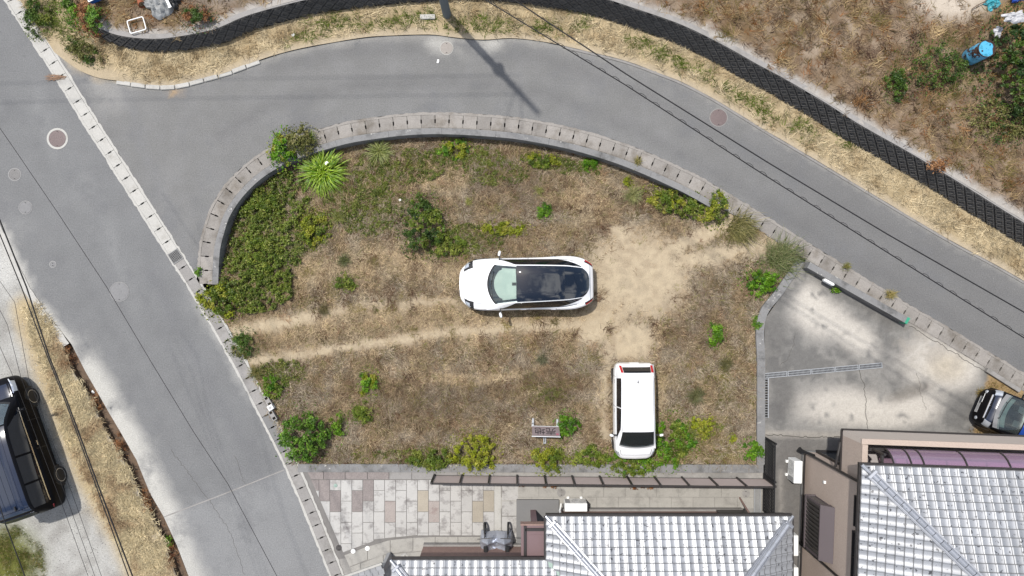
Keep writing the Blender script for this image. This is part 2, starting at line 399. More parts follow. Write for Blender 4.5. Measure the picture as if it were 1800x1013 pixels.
# ---------------------------------------------------------------- ground colours (albedo of soil, dust, stains)
ASPH = np.array(C(148, 147, 146)); DUST = np.array(C(212, 209, 201)); SAND = np.array(C(206, 188, 158)); DARKA = np.array(C(138, 138, 141))
def col_leftroad(px, py):
    c = np.tile(np.array(C(138, 138, 138)), (len(px), 1))
    n = fbm(px / 30, py / 30, 4, 3); n2 = fbm(px / 14, py / 40, 4, 8)
    c = mix(c, np.array(C(156, 156, 155)), 0.5 * stroke(px, py, [(60, 180), (150, 330), (240, 520)], 22, 26) * sstep(.30, .7, n2))
    c = mix(c, np.array(C(160, 159, 157)), 0.5 * stroke(px, py, [(0, 560 - 190), (70, 440)], 14, 30) * sstep(.3, .6, n))
    d = pdist(px, py, LEDGE_R)
    c = mix(c, DUST, 0.95 * (1 - sstep(14, 46, d + 9 * (n2 - .5))) * sstep(560, 640, py))
    c = mix(c, DUST, 0.9 * (1 - sstep(4, 16, pdist(px, py, [(0, 405), (50, 510), (120, 606)]))))
    c = mix(c, np.array(C(196, 194, 188)), 0.75 * (1 - sstep(6, 26, np.abs(pdist(px, py, g1)) + 14 * (n - .5))) * sstep(440, 600, py) * (1 - sstep(640, 760, py)))
    low = sstep(-2, 2, (py - (905 - (px - 290) * 80 / 210)))
    c = mix(c, np.array(C(154, 154, 154)), low * .8)
    c = mix(c, DUST, 0.8 * (1 - sstep(10, 40, d + 9 * (n2 - .5))) * low)
    for q in (330, 370, 415): c = mix(c, np.array(C(126, 126, 127)), 0.5 * stroke(px, py, [(q - 190, 480), (q + 30, 880)], 4, 8))
    c = mix(c, np.array(C(124, 124, 126)), 0.6 * stroke(px, py, [(265, 480), (470, 860)], 7, 14))
    return c
def col_toproad(px, py):
    c = np.tile(np.array(C(139, 138, 136)), (len(px), 1)); n = fbm(px / 34, py / 34, 4, 13)
    c = mix(c, np.array(C(145, 144, 143)), sstep(.4, .65, fbm(px / 12, py / 12, 4, 14)) * .6)
    c = mix(c, np.array(C(130, 129, 128)), .8 * sstep(1150, 1500, px))
    c = mix(c, np.array(C(120, 119, 119)), 0.6 * stroke(px, py, [(390, 235), (480, 185), (620, 150), (800, 142), (960, 165), (1120, 230), (1300, 330), (1800, 640)], 7, 16))
    c = mix(c, np.array(C(120, 119, 119)), 0.5 * stroke(px, py, [(480, 120), (620, 88), (800, 84), (950, 100), (1150, 175), (1400, 310), (1800, 545)], 8, 16))
    e = pdist(px, py, ROADTOP)
    c = mix(c, np.array(C(178, 175, 168)), 0.6 * (1 - sstep(2, 9, e + 8 * (n - .5))))
    c = mix(c, DUST, 0.7 * blob(px, py, 770, 78, 28, 16) * sstep(.3, .5, n + .1)); c = mix(c, DUST, 0.7 * blob(px, py, 860, 80, 30, 13))
    c = mix(c, np.array(C(168, 166, 161)), 0.6 * blob(px, py, 800, 95, 45, 14) * sstep(.35, .55, n))
    c = mix(c, np.array(C(172, 170, 166)), 0.7 * blob(px, py, 170, 150, 60, 24, 30)); c = mix(c, np.array(C(164, 162, 159)), 0.5 * blob(px, py, 195, 185, 34, 20))
    c = mix(c, SAND, blob(px, py, 150, 122, 42, 12, 30)); c = mix(c, SAND, .9 * blob(px, py, 195, 135, 34, 8, 10))
    c = mix(c, np.array(C(208, 172, 122)), 0.85 * blob(px, py, 308, 160, 11, 8))
    c = mix(c, np.array(C(140, 140, 142)), 0.5 * stroke(px, py, [(215, 150), (235, 195), (250, 260), (340, 470)], 5, 12))
    c = mix(c, np.array(C(156, 155, 154)), 0.5 * blob(px, py, 1035, 100, 16, 5, 35))
    return c
STRAW = np.array(C(212, 186, 148)); BROWN = np.array(C(152, 132, 110)); PURP = np.array(C(160, 146, 126)); DIRT = np.array(C(212, 194, 164)); OLIVE = np.array(C(112, 108, 62)); UMBER = np.array(C(108, 84, 66))
def m_sand(px, py):
    n = fbm(px / 16, py / 16, 4, 21)
    m = stroke(px, py, [(396, 587), (460, 574), (545, 558)], 12, 11)
    m = np.maximum(m, .75 * stroke(px, py, [(540, 556), (640, 540), (800, 528)], 9, 11) * sstep(.25, .5, n))
    m = np.maximum(m, .97 * stroke(px, py, [(415, 640), (500, 629), (590, 613), (680, 601), (790, 586), (900, 577), (1040, 570)], 9, 10))
    m = np.maximum(m, blob(px, py, 1120, 485, 128, 104) * 1.0)
    m = np.maximum(m, stroke(px, py, [(1110, 500), (1190, 464), (1290, 442), (1365, 424)], 18, 22))
    m = np.maximum(m, stroke(px, py, [(1180, 440), (1250, 408), (1290, 384)], 15, 14))
    m = np.maximum(m, stroke(px, py, [(1060, 560), (1040, 590)], 26, 24)); m = np.maximum(m, .95 * blob(px, py, 1092, 412, 32, 26) * sstep(.32, .5, n))
    m = np.maximum(m, stroke(px, py, [(1090, 540), (1075, 600), (1062, 680), (1062, 770)], 9, 14))
    m = np.maximum(m, blob(px, py, 1110, 600, 60, 48))
    m = np.maximum(m, .6 * stroke(px, py, [(690, 645), (760, 668), (840, 676), (910, 660), (960, 638)], 2, 5)); m = np.maximum(m, .5 * stroke(px, py, [(720, 640), (780, 660), (850, 663), (930, 648)], 2, 4))
    return np.clip(m, 0, 1)
def m_straw(px, py):
    m = .7 * stroke(px, py, [(400, 600), (560, 580), (700, 560), (1060, 560)], 30, 36)
    m = np.maximum(m, .8 * stroke(px, py, [(540, 480), (700, 455), (800, 480)], 22, 30)); m = np.maximum(m, .8 * blob(px, py, 780, 320, 45, 28))
    m = np.maximum(m, .7 * blob(px, py, 1160, 690, 16, 60)); m = np.maximum(m, 1.0 * stroke(px, py, [(690, 645), (760, 668), (840, 676), (910, 660), (960, 638)], 4, 6))
    m = np.maximum(m, 1.0 * stroke(px, py, [(720, 640), (780, 660), (850, 663), (930, 648)], 3, 5)); m = np.maximum(m, .8 * stroke(px, py, [(780, 645), (820, 648), (850, 645)], 3, 5)); m = np.maximum(m, .6 * blob(px, py, 1040, 350, 60, 50))
    return m
def m_dark(px, py):
    m = .8 * blob(px, py, 960, 680, 80, 50); m = np.maximum(m, .75 * stroke(px, py, [(450, 605), (560, 588), (660, 574), (780, 560)], 8, 12)); m = np.maximum(m, .5 * stroke(px, py, [(700, 660), (800, 690), (930, 670)], 5, 9)); m = np.maximum(m, .5 * blob(px, py, 760, 700, 160, 70)); m = np.maximum(m, .7 * stroke(px, py, [(640, 570), (740, 562)], 8, 9))
    m = np.maximum(m, .6 * blob(px, py, 900, 330, 90, 50)); m = np.maximum(m, .5 * blob(px, py, 1230, 560, 70, 90)); return m
def m_green(px, py):
    n = fbm(px / 22, py / 22, 4, 33)
    m = .9 * blob(px, py, 640, 335, 70, 75, 25); m = np.maximum(m, .8 * blob(px, py, 545, 400, 42, 40)); m = np.maximum(m, .75 * blob(px, py, 720, 290, 90, 34))
    m = np.maximum(m, .85 * blob(px, py, 820, 275, 90, 26)); m = np.maximum(m, .8 * blob(px, py, 985, 288, 75, 18, 10)); m = np.maximum(m, .6 * blob(px, py, 880, 300, 60, 30))
    m = np.maximum(m, .7 * blob(px, py, 840, 425, 60, 30)); m = np.maximum(m, .6 * blob(px, py, 480, 660, 50, 30)); m = np.maximum(m, .9 * blob(px, py, 1220, 770, 60, 30)); m = np.maximum(m, .55 * blob(px, py, 1260, 800, 60, 20))
    m = np.maximum(m, .5 * blob(px, py, 1270, 660, 60, 60)); m = np.maximum(m, .6 * blob(px, py, 450, 600, 30, 24)); m = np.maximum(m, .9 * blob(px, py, 440, 440, 85, 120))
    m = np.maximum(m, .35 * blob(px, py, 960, 690, 60, 30)); m = np.maximum(m, .5 * blob(px, py, 620, 800, 120, 14))
    return np.clip(m * sstep(.28, .62, n + .12), 0, 1)
def col_plot(px, py):
    n = fbm(px / 24, py / 24, 5, 41); n2 = fbm(px / 9, py / 9, 3, 42)
    c = mix(np.tile(PURP, (len(px), 1)), BROWN, sstep(.35, .65, n))
    c = mix(c, UMBER, m_dark(px, py) * .8); c = mix(c, STRAW * .8, m_straw(px, py) * .85 * sstep(.2, .5, n2 + .1))
    c = mix(c, np.array(C(120, 110, 60)), m_green(px, py) * .6); c = mix(c, DIRT, m_sand(px, py) * (.65 + .35 * sstep(.3, .6, n2)))
    return c
def col_verge(px, py):
    n = fbm(px / 18, py / 18, 4, 51)
    c = mix(np.tile(np.array(C(172, 154, 120)), (len(px), 1)), np.array(C(206, 186, 150)), sstep(.3, .6, n))
    e = pdist(px, py, ROADTOP); c = mix(c, np.array(C(206, 190, 164)), 1 - sstep(3, 14, e + 10 * (n - .5)))
    c = mix(c, SAND, stroke(px, py, [(100, 85), (140, 118), (215, 137)], 12, 10))
    return c
def col_field(px, py):
    n = fbm(px / 40, py / 40, 5, 61); n2 = fbm(px / 12, py / 12, 4, 62)
    c = mix(np.tile(np.array(C(136, 114, 92)), (len(px), 1)), np.array(C(168, 148, 126)), sstep(.4, .7, n2))
    c = mix(c, np.array(C(128, 104, 72)), .7 * sstep(.5, .7, n)); c = mix(c, np.array(C(222, 208, 190)), blob(px, py, 1690 - 50, 22, 80, 42) * sstep(.3, .5, n2 + .15))
    c = mix(c, np.array(C(200, 184, 164)), .5 * blob(px, py, 1420, 60, 130, 70) * sstep(.5, .62, n2))
    c = mix(c, np.array(C(150, 146, 140)), .8 * blob(px, py, 400, -20, 90, 50))
    # bare gravel behind the wall top
    X = (px - CXP) / S; f = pdist(px, py, FOOT)
    c = mix(c, np.array(C(198, 192, 184)), 1 - sstep(16 + 4, 30, f + 14 * (n2 - .5)))
    return c
def col_gravel(px, py):
    n = fbm(px / 22, py / 22, 4, 71)
    c = mix(np.tile(np.array(C(196, 194, 188)), (len(px), 1)), np.array(C(172, 169, 163)), sstep(.42, .65, n))
    c = mix(c, np.array(C(204, 184, 146)), stroke(px, py, [(45, 545), (100, 700), (150, 830), (215, 940), (270, 1060)], 24, 16))
    c = mix(c, np.array(C(198, 178, 142)), stroke(px, py, [(60, 560), (105, 660), (175, 800), (265, 980), (330, 1110)], 26, 16))
    c = mix(c, np.array(C(120, 122, 62)), blob(px, py, 10, 990, 75, 80)); c = mix(c, np.array(C(220, 218, 212)), .7 * blob(px, py, 0, 470, 60, 50))
    return c
def col_park(px, py):
    n = fbm(px / 40, py / 40, 5, 81); n2 = fbm(px / 14, py / 14, 4, 82)
    c = mix(np.tile(np.array(C(154, 151, 146)), (len(px), 1)), np.array(C(128, 126, 123)), sstep(.45, .55, .6 * n + .4 * n2))
    wht = np.array(C(220, 213, 202))
    k = sstep(.30, .46, n2 + .07)
    for bl in ((1440, 555, 60, 42, 25), (1500, 590, 60, 30, 35), (1425, 530, 30, 40, 0), (1480, 715, 95, 40, 0), (1610, 715, 50, 30, 0), (1560, 730, 90, 30, 0), (1640, 640, 70, 60, 40), (1690, 650, 40, 40, 0)):
        c = mix(c, wht, .90 * blob(px, py, *bl[:4], bl[4]) * k)
    c = mix(c, np.array(C(205, 192, 168)), .6 * blob(px, py, 1665, 645, 40, 30)); c = mix(c, np.array(C(180, 172, 160)), .6 * blob(px, py, 1640, 610, 90, 60, 35) * sstep(.4, .6, n2))
    c = mix(c, np.array(C(104, 102, 100)), .65 * blob(px, py, 1376, 690, 26, 55)); c = mix(c, np.array(C(104, 102, 100)), .6 * blob(px, py, 1362, 590, 28, 60)); c = mix(c, np.array(C(112, 110, 107)), .5 * blob(px, py, 1560, 560, 60, 18, 30))
    c = mix(c, np.array(C(108, 100, 92)), .5 * blob(px, py, 1600, 690, 50, 14, -20)); c = mix(c, np.array(C(122, 118, 114)), .85 * sstep(755, 775, py) * (1 - .35 * sstep(.5, .65, n2)))
    c = mix(c, np.array(C(196, 188, 176)), .7 * stroke(px, py, [(1345, 762), (1480, 766)], 4, 6)); c = mix(c, np.array(C(190, 184, 176)), .6 * stroke(px, py, [(1372, 830), (1375, 1010)], 3, 6) * k)
    soil = sstep(-3, 3, (px - (1738 - (py - 655) * 28 / 110)))
    c = mix(c, np.array(C(176, 150, 112)), soil * sstep(640, 660, py))
    return c
def col_yard(px, py):
    n = fbm(px / 20, py / 20, 5, 91)
    return mix(np.tile(np.array(C(176, 172, 166)), (len(px), 1)), np.array(C(150, 147, 142)), sstep(.4, .7, n))

# ---------------------------------------------------------------- ground sheets
gb = G(); gb.add([(-150, -150, -0.95), (150, -150, -0.95), (150, 150, -0.95), (-150, 150, -0.95)], [(0, 1, 2, 3)])
M['earth'] = mat('dry earth', C(160, 140, 110), var=0.3, scale=0.7, fine=20, fvar=.3)
tag(gb.build('ground', M['earth'], fix=False), kind='structure')
left_edge = [(-330, -170), (-100, 195), (0, 405), (50, 510), (126, 606)] + LEDGE_R[1:]
region('left_road', g1L + left_edge[::-1], 0.28, zflat, col_leftroad, M['asphalt'])
i0 = min(range(len(g1R)), key=lambda i: abs(g1R[i][1] - 90))
i1 = min(range(len(g1R)), key=lambda i: abs(g1R[i][1] - 486))
region('curved_road', rtop[::-1] + g1R[i0:i1] + [p for p in g2O if p[1] < 484 or p[0] > 700], 0.25, zflat, col_toproad, M['asphalt'])
verge_poly = g1R[:i0] + rtop + [(2160, 620)] + FOOT[::-1] + [(120, 10), (60, -90), (-10, -190)]
region('grass_verge', verge_poly, 0.22, zverge, col_verge, M['soil'])
plotI = offset_path(g2, -23.5)
plot_poly = [p for p in plotI if p[0] < 1262 and p[1] < 505] + [p for p in g2I if 1268 < p[0] < 1402] + [(1398, 458), (1331, 560), (1331, 815), (522, 815)] + [p for p in g1R[::-1] if 552 < p[1] < 812] + [(381, 545)]
region('vacant_plot', plot_poly, 0.11, zplot, col_plot, M['soil'])
gr_poly = [(-330, -170), (-100, 195), (0, 405), (50, 510), (112, 610)] + LEDGE_L[1:] + [(-500, 1150), (-500, -170)]
region('gravel_lot', [(x - 1, y) for x, y in gr_poly], 0.25, lambda x, y: zflat(x, y) + .02 * fbm(x / 20, y / 20, 3, 2), col_gravel, M['gravel'])
park_poly = [p for p in g2I if p[0] > 1416] + [(2090, 1120), (1344, 1120), (1344, 562), (1414, 462)]
region('parking_area', park_poly, 0.13, zflat, col_park, M['park'])
yard_poly = [(520, 829), (1344, 829), (1344, 1250), (690, 1250)] + [p for p in g1R[::-1] if 832 < p[1] < 1170]
region('house_yard', yard_poly, 0.3, zflat, col_yard, M['park'], drop=0.012)

# upper field: world polygon at its own height
footw = smooth_path([tuple(W(*p)[:2]) for p in FOOT], 0.2)
fw = np.array(footw); Tn = np.gradient(fw, axis=0); Tn /= np.linalg.norm(Tn, axis=1)[:, None]; Nn = np.stack([-Tn[:, 1], Tn[:, 0]], 1)   # away from the road
topw = fw + Nn * 0.24; zt = zwall(topw[:, 0])
field_poly = [tuple(p) for p in topw + Nn * 0.02] + [(34, -6), (34, 26), (-24, 26), (-17.5, 13)]
region('upper_field', field_poly, 0.22, zfield, col_field, M['soil'], pxpoly=False)

# ---------------------------------------------------------------- ditch on the left
gd = G()
Lw = [W(*p) for p in smooth_path(LEDGE_L, 16)]; n_ = len(Lw); Rw = [W(*p) for p in smooth_path(LEDGE_R, 16)]
Rw = [Rw[min(len(Rw) - 1, round(i * (len(Rw) - 1) / (n_ - 1)))] for i in range(n_)]
gd.grid([[p + Vector((0, 0, .012)) for p in Lw], [p + Vector((0, 0, -.5)) for p in Lw]])
gd.grid([[p + Vector((0, 0, 0.0)) for p in Rw], [p + Vector((0, 0, -.5)) for p in Rw]])
gd.grid([[p + Vector((0, 0, -.22)) for p in Lw], [p + Vector((0, 0, -.22)) for p in Rw]])
gd.add([Lw[0], Rw[0], Rw[0] - Vector((0, 0, .5)), Lw[0] - Vector((0, 0, .5))], [(0, 1, 2, 3)])
M['ditch'] = mat('ditch mud', C(118, 98, 80), var=.4, scale=6, fine=30, fvar=.4, stain=C(120, 88, 62), stain_scale=3)
tag(gd.build('drain_ditch', M['ditch']), kind='structure')
ge = G()
for a, b in zip(Lw[:-1], Lw[1:]):
    d = (b - a).normalized(); nrm = Vector((d.y, -d.x, 0)); k = nrm * 0.10
    # thin inner ledge
    ge.add([a + nrm * .03 - Vector((0, 0, .05)), b + nrm * .03 - Vector((0, 0, .05)), b + k - Vector((0, 0, .05)), a + k - Vector((0, 0, .05)), a + nrm * .03 - Vector((0, 0, .5)), b + nrm * .03 - Vector((0, 0, .5)), b + k - Vector((0, 0, .5)), a + k - Vector((0, 0, .5))],
           [(0, 1, 2, 3), (4, 7, 6, 5), (0, 4, 5, 1), (2, 6, 7, 3)])
tag(ge.build('ditch_wall', M['conc_dark'], fix=True), kind='structure')

# ---------------------------------------------------------------- gutters with single covers
def arc_points(path, spacing):
    P = np.array(path); d = np.concatenate([[0], np.cumsum(np.hypot(*np.diff(P, axis=0).T))])
    out = []; s = 0.0
    while s < d[-1]:
        sp = spacing(float(np.interp(s, d, P[:, 1]))) if callable(spacing) else spacing
        a = np.array([np.interp(s, d, P[:, 0]), np.interp(s, d, P[:, 1])]); e = min(s + sp, d[-1]); b = np.array([np.interp(e, d, P[:, 0]), np.interp(e, d, P[:, 1])])
        out.append((a, b)); s += sp
    return out
def cover_mesh(name, L, wd_, t, slot_l, slot_w, mt):
    """concrete cover with a half lifting slot in each end"""
    x, y = L / 2, wd_ / 2; g = 0.006; sl = slot_l / 2; sw = slot_w
    o = [(-x + g, -y), (x - g, -y), (x - g, -sl), (x - sw, -sl + .01), (x - sw, sl - .01), (x - g, sl), (x - g, y), (-x + g, y), (-x + g, sl), (-x + sw, sl - .01), (-x + sw, -sl + .01), (-x + g, -sl)]
    b = G(); b.prism(o, -t, 0.0); me = b.mesh(name, mt)
    bm = bmesh.new(); bm.from_mesh(me); bmesh.ops.triangulate(bm, faces=[f for f in bm.faces if len(f.verts) > 4]); bmesh.ops.recalc_face_normals(bm, faces=bm.faces); bm.to_mesh(me); bm.free(); return me
def gutter(name, path, halfw, strip, spacing, mats, lid_z, skip=()):
    ro = offset_path(path, halfw + strip[1]); ri = offset_path(path, halfw); li = offset_path(path, -halfw); lo = offset_path(path, -halfw - strip[0])
    b = G(); P = lambda q, z: [W(*p) + Vector((0, 0, z)) for p in q]
    rough = lambda q, s: [(p[0] + s * (vnoise(p[0] / 5., p[1] / 5., 3) - .5) * 2.6, p[1] + s * (vnoise(p[0] / 5., p[1] / 5., 9) - .5) * 2.6) for p in q]
    if strip[1]: b.grid([P(rough(ro, 1), .007), P(ri, .007)]); b.grid([P(ri, .007), P(ri, -.3)])
    if strip[0]: b.grid([P(li, .007), P(rough(lo, 1), .007)]); b.grid([P(li, -.3), P(li, .007)])
    root = tag(b.build(name, mats[0]), kind='structure')
    v = G(); v.grid([P(ro, -.29), P(lo, -.29)]); v.build('gutter_bed', M['void'], root)
    cache = {}
    for i, (a, e) in enumerate(arc_points(path, spacing)):
        c = (a + e) / 2; pa, pe = W(*a), W(*e); L = (pe - pa).length
        if L < .1 or any(math.hypot(c[0] - sx, c[1] - sy) < sr for sx, sy, sr in skip): continue
        mt = mats[1](c) if callable(mats[1]) else mats[1]
        k = (round(L, 2), mt.name)
        if k not in cache: cache[k] = cover_mesh('drain_cover', k[0], 2 * halfw / S - .012, .07, .15, .026, mt)
        o = link('drain_cover', cache[k], root)
        o.location = (*(pa + pe).xy / 2, lid_z + random.uniform(-.003, .003)); d = pe - pa
        o.rotation_euler = (random.uniform(-.012, .012), random.uniform(-.012, .012), math.atan2(d.y, d.x) + random.uniform(-.014, .014))
    return root
g1c = smooth_path(G1, 4); g2c = smooth_path(G2, 4)
def g1mat(c):
    if 735 < c[1] < 800: return M['conc_slate']
    return M['conc_light'] if c[1] < 440 else M['conc_grey']
M['conc_slate'] = mat('new dark cover', C(142, 141, 140), var=.06, fine=40, fvar=.12)
M['conc_g2'] = mat('curb gutter concrete', C(166, 160, 153), var=.2, fine=22, fvar=.32, rand=.14, bump=.003, stain=C(134, 126, 116), stain_at=(.48, .66), stain_scale=1.2)
gutter('straight_gutter', g1c, 9.0, (4.0, 4.0), lambda y: 26.6 if y < 450 else (25.0 if y < 700 else 23.6), (M['conc_light'], g1mat), 0.012)
gutter('curved_gutter', g2c, 11.2, (1.2, 4.5), 24.5, (M['conc_g2'], M['conc_g2']), 0.012)

# steel grate in the straight gutter
gr = empty('drain_grate', W(309, 451), 'small square steel grate set among the pale gutter covers at the fork', 'drain grate', rz=R(-57))
b = G()
for s_ in (-1, 1): b.box((0, s_ * .2, 0.02), (.44, .03, .03)); b.box((s_ * .2, 0, 0.02), (.03, .37, .03))
M['old_steel'] = mat('dull grate steel', (.16, .16, .16), rough=.6, metal=.3, var=.2)
b.build('frame', M['old_steel'], gr); b = G(); b.box((0, 0, .017), (.38, .38, .008)); b.build('grate_void', M['void'], gr)  # black plate over the covers stands in for the shaded pit
b = G()
for k in range(7): b.box((-.155 + k * .052, 0, .028), (.013, .36, .012))
for k in range(6): b.box((0, -.14 + k * .056, .026), (.36, .01, .008))
tag(b.build('bars', M['old_steel'], gr), kind='stuff')

# ---------------------------------------------------------------- low walls round the plot
def wall_strip(name, path, d0, d1, z0, z1, mt, label, cat, parts=None):
    """wall following a path between two offsets (map px), in cast lengths"""
    root = empty(name, W(*path[len(path) // 2]), label, cat)
    A = offset_path(path, d0); B = offset_path(path, d1); n = len(path); k = parts or 8; i = 0
    while i < n - 1:
        j = min(n - 1, i + k)
        if n - 1 - j < 3: j = n - 1
        q = G(); a0 = [W(*p) for p in A[i:j + 1]]; b0 = [W(*p) for p in B[i:j + 1]]
        dirn = (a0[-1] - a0[0]).normalized() * .006
        a0[0] = a0[0] + dirn; b0[0] = b0[0] + dirn
        up = lambda P, z: [p + Vector((0, 0, z)) for p in P]
        q.grid([up(a0, z1), up(b0, z1)]); q.grid([up(a0, z0), up(a0, z1)]); q.grid([up(b0, z1), up(b0, z0)])
        q.add([a0[0] + Vector((0, 0, z0)), a0[0] + Vector((0, 0, z1)), b0[0] + Vector((0, 0, z1)), b0[0] + Vector((0, 0, z0))], [(0, 1, 2, 3)])
        q.add([a0[-1] + Vector((0, 0, z0)), a0[-1] + Vector((0, 0, z1)), b0[-1] + Vector((0, 0, z1)), b0[-1] + Vector((0, 0, z0))], [(0, 1, 2, 3)])
        o = q.build('wall_section', mt, root); o.location = -Vector(root.location)
        i = j
    return root
cw = [p for p in smooth_path(G2, 8) if p[0] < 1262 and p[1] < 520]
wall_strip('curved_wall', cw, -13.0, -23.5, -0.5, 0.10, M['conc_dark'], 'low weathered concrete wall curving along the gutter round the top of the plot', 'low wall', 12)
wall_strip('boundary_curb', smooth_path([(524, 822), (1345, 823)], 10), 6.5, -7.5, -.3, .06, M['conc_dark'], 'weathered concrete curb between the plot and the pink panel fence', 'curb', 9)
wall_strip('side_curb', smooth_path([(1406, 458), (1370, 511), (1337, 561), (1336.5, 650), (1336, 816)], 8), 7, -7, -.3, .10, M['conc_dark'], 'weathered concrete curb between the plot and the stained parking area', 'curb', 12)
# parking wall beside the gutter
wroot = empty('parking_wall', W(1500, 524), 'knee-high grey concrete wall between the gutter and the parking with a green end', 'low wall')
pa, pe = W(1412, 467), W(1584, 564); d = (pe - pa).normalized(); nn = Vector((-d.y, d.x, 0))
b = G(); b.prism([tuple((pa + nn * .12)[:2]), tuple((pe + nn * .12)[:2]), tuple((pe - nn * .11)[:2]), tuple((pa - nn * .11)[:2])], -.1, .46); o = b.build('wall_body', M['conc_dark'], wroot); o.location = -Vector(wroot.location)
M['green'] = mat('green paint', C(70, 175, 140), var=.2, fine=30)
b = G(); b.prism([tuple((pe - d * .1 + nn * .124)[:2]), tuple((pe + d * .006 + nn * .124)[:2]), tuple((pe + d * .006 - nn * .114)[:2]), tuple((pe - d * .1 - nn * .114)[:2])], .1, .464); o = b.build('painted_end', M['green'], wroot); o.location = -Vector(wroot.location)
pb = pa + d * .95
wl = empty('wall_lamp', (pb.x - nn.x * .17, pb.y - nn.y * .17, .40), 'white box lamp on the inner face of the parking wall', 'wall lamp', rz=math.atan2(d.y, d.x))
b = G(); b.box((0, 0, 0), (.42, .10, .16), bev=.03); b.build('lamp_shade', M['plastic_white'], wl)
b = G(); b.box((0, -.055, -.06), (.36, .02, .05)); b.build('lens', M['lamp'], wl)
# kerb stub by the blue car
kb = empty('kerb_block', W(1760, 668), 'short concrete kerb block beside the gutter in front of the blue car', 'kerb')
pa2, pe2 = W(1737, 655), W(1795, 692); d2 = (pe2 - pa2); b = G(); b.box((0, 0, .07), (d2.length, .16, .16), rz=math.atan2(d2.y, d2.x), bev=.015); o = b.build('kerb_body', M['conc_grey'], kb)

# kerb stones at the verge
kroot = empty('verge_kerb', W(330, 150), 'row of pale kerb stones edging the dry verge at the upper left bend', 'kerb')
ks = [p for p in smooth_path(ROADTOP, 3) if 205 < p[0] < 470]
for a, e in arc_points(offset_path(ks, -2), 26):
    pa3, pe3 = W(*a), W(*e); dd = pe3 - pa3
    if dd.length < .3: continue
    b = G(); b.box((0, 0, 0), (dd.length - .025, .16, .14), bev=.015); o = b.build('kerb_stone', M['conc_light'], kroot)
    o.location = (pa3 + pe3) / 2 - Vector(kroot.location) + Vector((0, 0, -.01 + random.uniform(-.015, .01))); o.rotation_euler = (0, 0, math.atan2(dd.y, dd.x) + random.uniform(-.03, .03))
b = G(); e1 = [p for p in smooth_path(ROADTOP, 10) if p[0] > 985]
rg = lambda q: [(p[0], p[1] + (vnoise(p[0] / 9., p[1] / 9., 5) - .5) * 4) for p in q]
b.grid([[W(*p) + Vector((0, 0, .03)) for p in rg(offset_path(e1, 3))], [W(*p) + Vector((0, 0, .03)) for p in offset_path(e1, -4)]])
b.grid([[W(*p) + Vector((0, 0, .03)) for p in offset_path(e1, -4)], [W(*p) + Vector((0, 0, -.02)) for p in offset_path(e1, -4)]])
tag(b.build('road_edge', M['conc_grey']), kind='structure')
# pale concrete edge of the left road
e2 = smooth_path([(-40, 320), (0, 405), (50, 510), (118, 606)], 10)
b = G(); b.grid([[W(*p) + Vector((0, 0, .02)) for p in rg(offset_path(e2, 5))], [W(*p) + Vector((0, 0, .026)) for p in rg(offset_path(e2, -7))]])
tag(b.build('lot_edge', M['conc_light']), kind='structure')
# repair seam
b = G(); sm = smooth_path([(288, 909), (400, 866), (500, 826)], 6)
b.grid([[W(*p) + Vector((0, 0, .005)) for p in offset_path(sm, 1.0 + .0)], [W(*p) + Vector((0, 0, .005)) for p in offset_path(sm, -1.0)]])
tag(b.build('pavement_seam', M['conc_grey']), kind='structure')
M['crack'] = mat('crack', C(92, 88, 82), var=.3)
def crack(pts, w, z=.004):
    b = G(); q = smooth_path(pts, 3); q = [(x + (vnoise(x / 4., y / 4., 7) - .5) * 5, y + (vnoise(x / 4., y / 4., 8) - .5) * 5) for x, y in q]
    b.grid([[W(*p) + Vector((0, 0, z)) for p in offset_path(q, w)], [W(*p) + Vector((0, 0, z)) for p in offset_path(q, -w)]]); tag(b.build('ground_crack', M['crack']), kind='structure')
crack([(1512, 652), (1519, 680), (1522, 700), (1521, 725), (1526, 757)], .45); crack([(1612, 655), (1618, 690), (1628, 720)], .25); crack([(1398, 590), (1388, 625), (1372, 640)], .3)
crack([(1345, 764), (1400, 767), (1480, 769)], .6); crack([(1600, 572), (1660, 610), (1735, 656)], .5); crack([(470, 590), (480, 640), (470, 700)], .01)
crack([(300, 790), (345, 850), (400, 930), (430, 1010)], .22); crack([(390, 560), (404, 600), (440, 680)], .3); crack([(412, 800), (430, 850)], .2)

# ---------------------------------------------------------------- block retaining wall
rw = empty('retaining_wall', (float(fw[80][0]), float(fw[80][1]), 0), 'long dark patterned block retaining wall curving behind the dry verge', 'retaining wall')
O = -Vector(rw.location)
b = G(); b.grid([[Vector((x, y, -.1)) for x, y in fw], [Vector((x, y, z)) for (x, y), z in zip(topw, zt)]])
o = b.build('wall_face', M['conc_black'], rw, fix=False); o.location = O
b = G(); cap0 = topw - Nn * .03; cap1 = topw + Nn * .14
b.grid([[Vector((x, y, z + .03)) for (x, y), z in zip(cap1, zt)], [Vector((x, y, z + .03)) for (x, y), z in zip(cap0, zt)], [Vector((x, y, z - .05)) for (x, y), z in zip(cap0, zt)]])
o = b.build('coping', M['conc_grey'], rw); o.location = O
def diamond(h, half=None):
    r0, r1, r2, r3 = h, h * .82, h * .58, h * .50; zz = (0, .055, .055, .012)
    rings = []
    vs = []; fs = []
    for r, z in zip((r0, r1, r2, r3), zz):
        pts = [(r, 0), (0, r), (-r, 0), (0, -r)]
        if half == 'low': pts = [(r, -.012), (-r, -.012), (0, -r)]
        if half == 'up': pts = [(r, .012), (0, r), (-r, .012)]
        vs.append([(x, y, z) for x, y in pts])
    n = len(vs[0]); flat = [p for q in vs for p in q]
    for i in range(3): fs += [(i * n + k, i * n + (k + 1) % n, (i + 1) * n + (k + 1) % n, (i + 1) * n + k) for k in range(n)]
    fs.append(tuple(3 * n + k for k in range(n)))
    return flat, fs
HD = .205
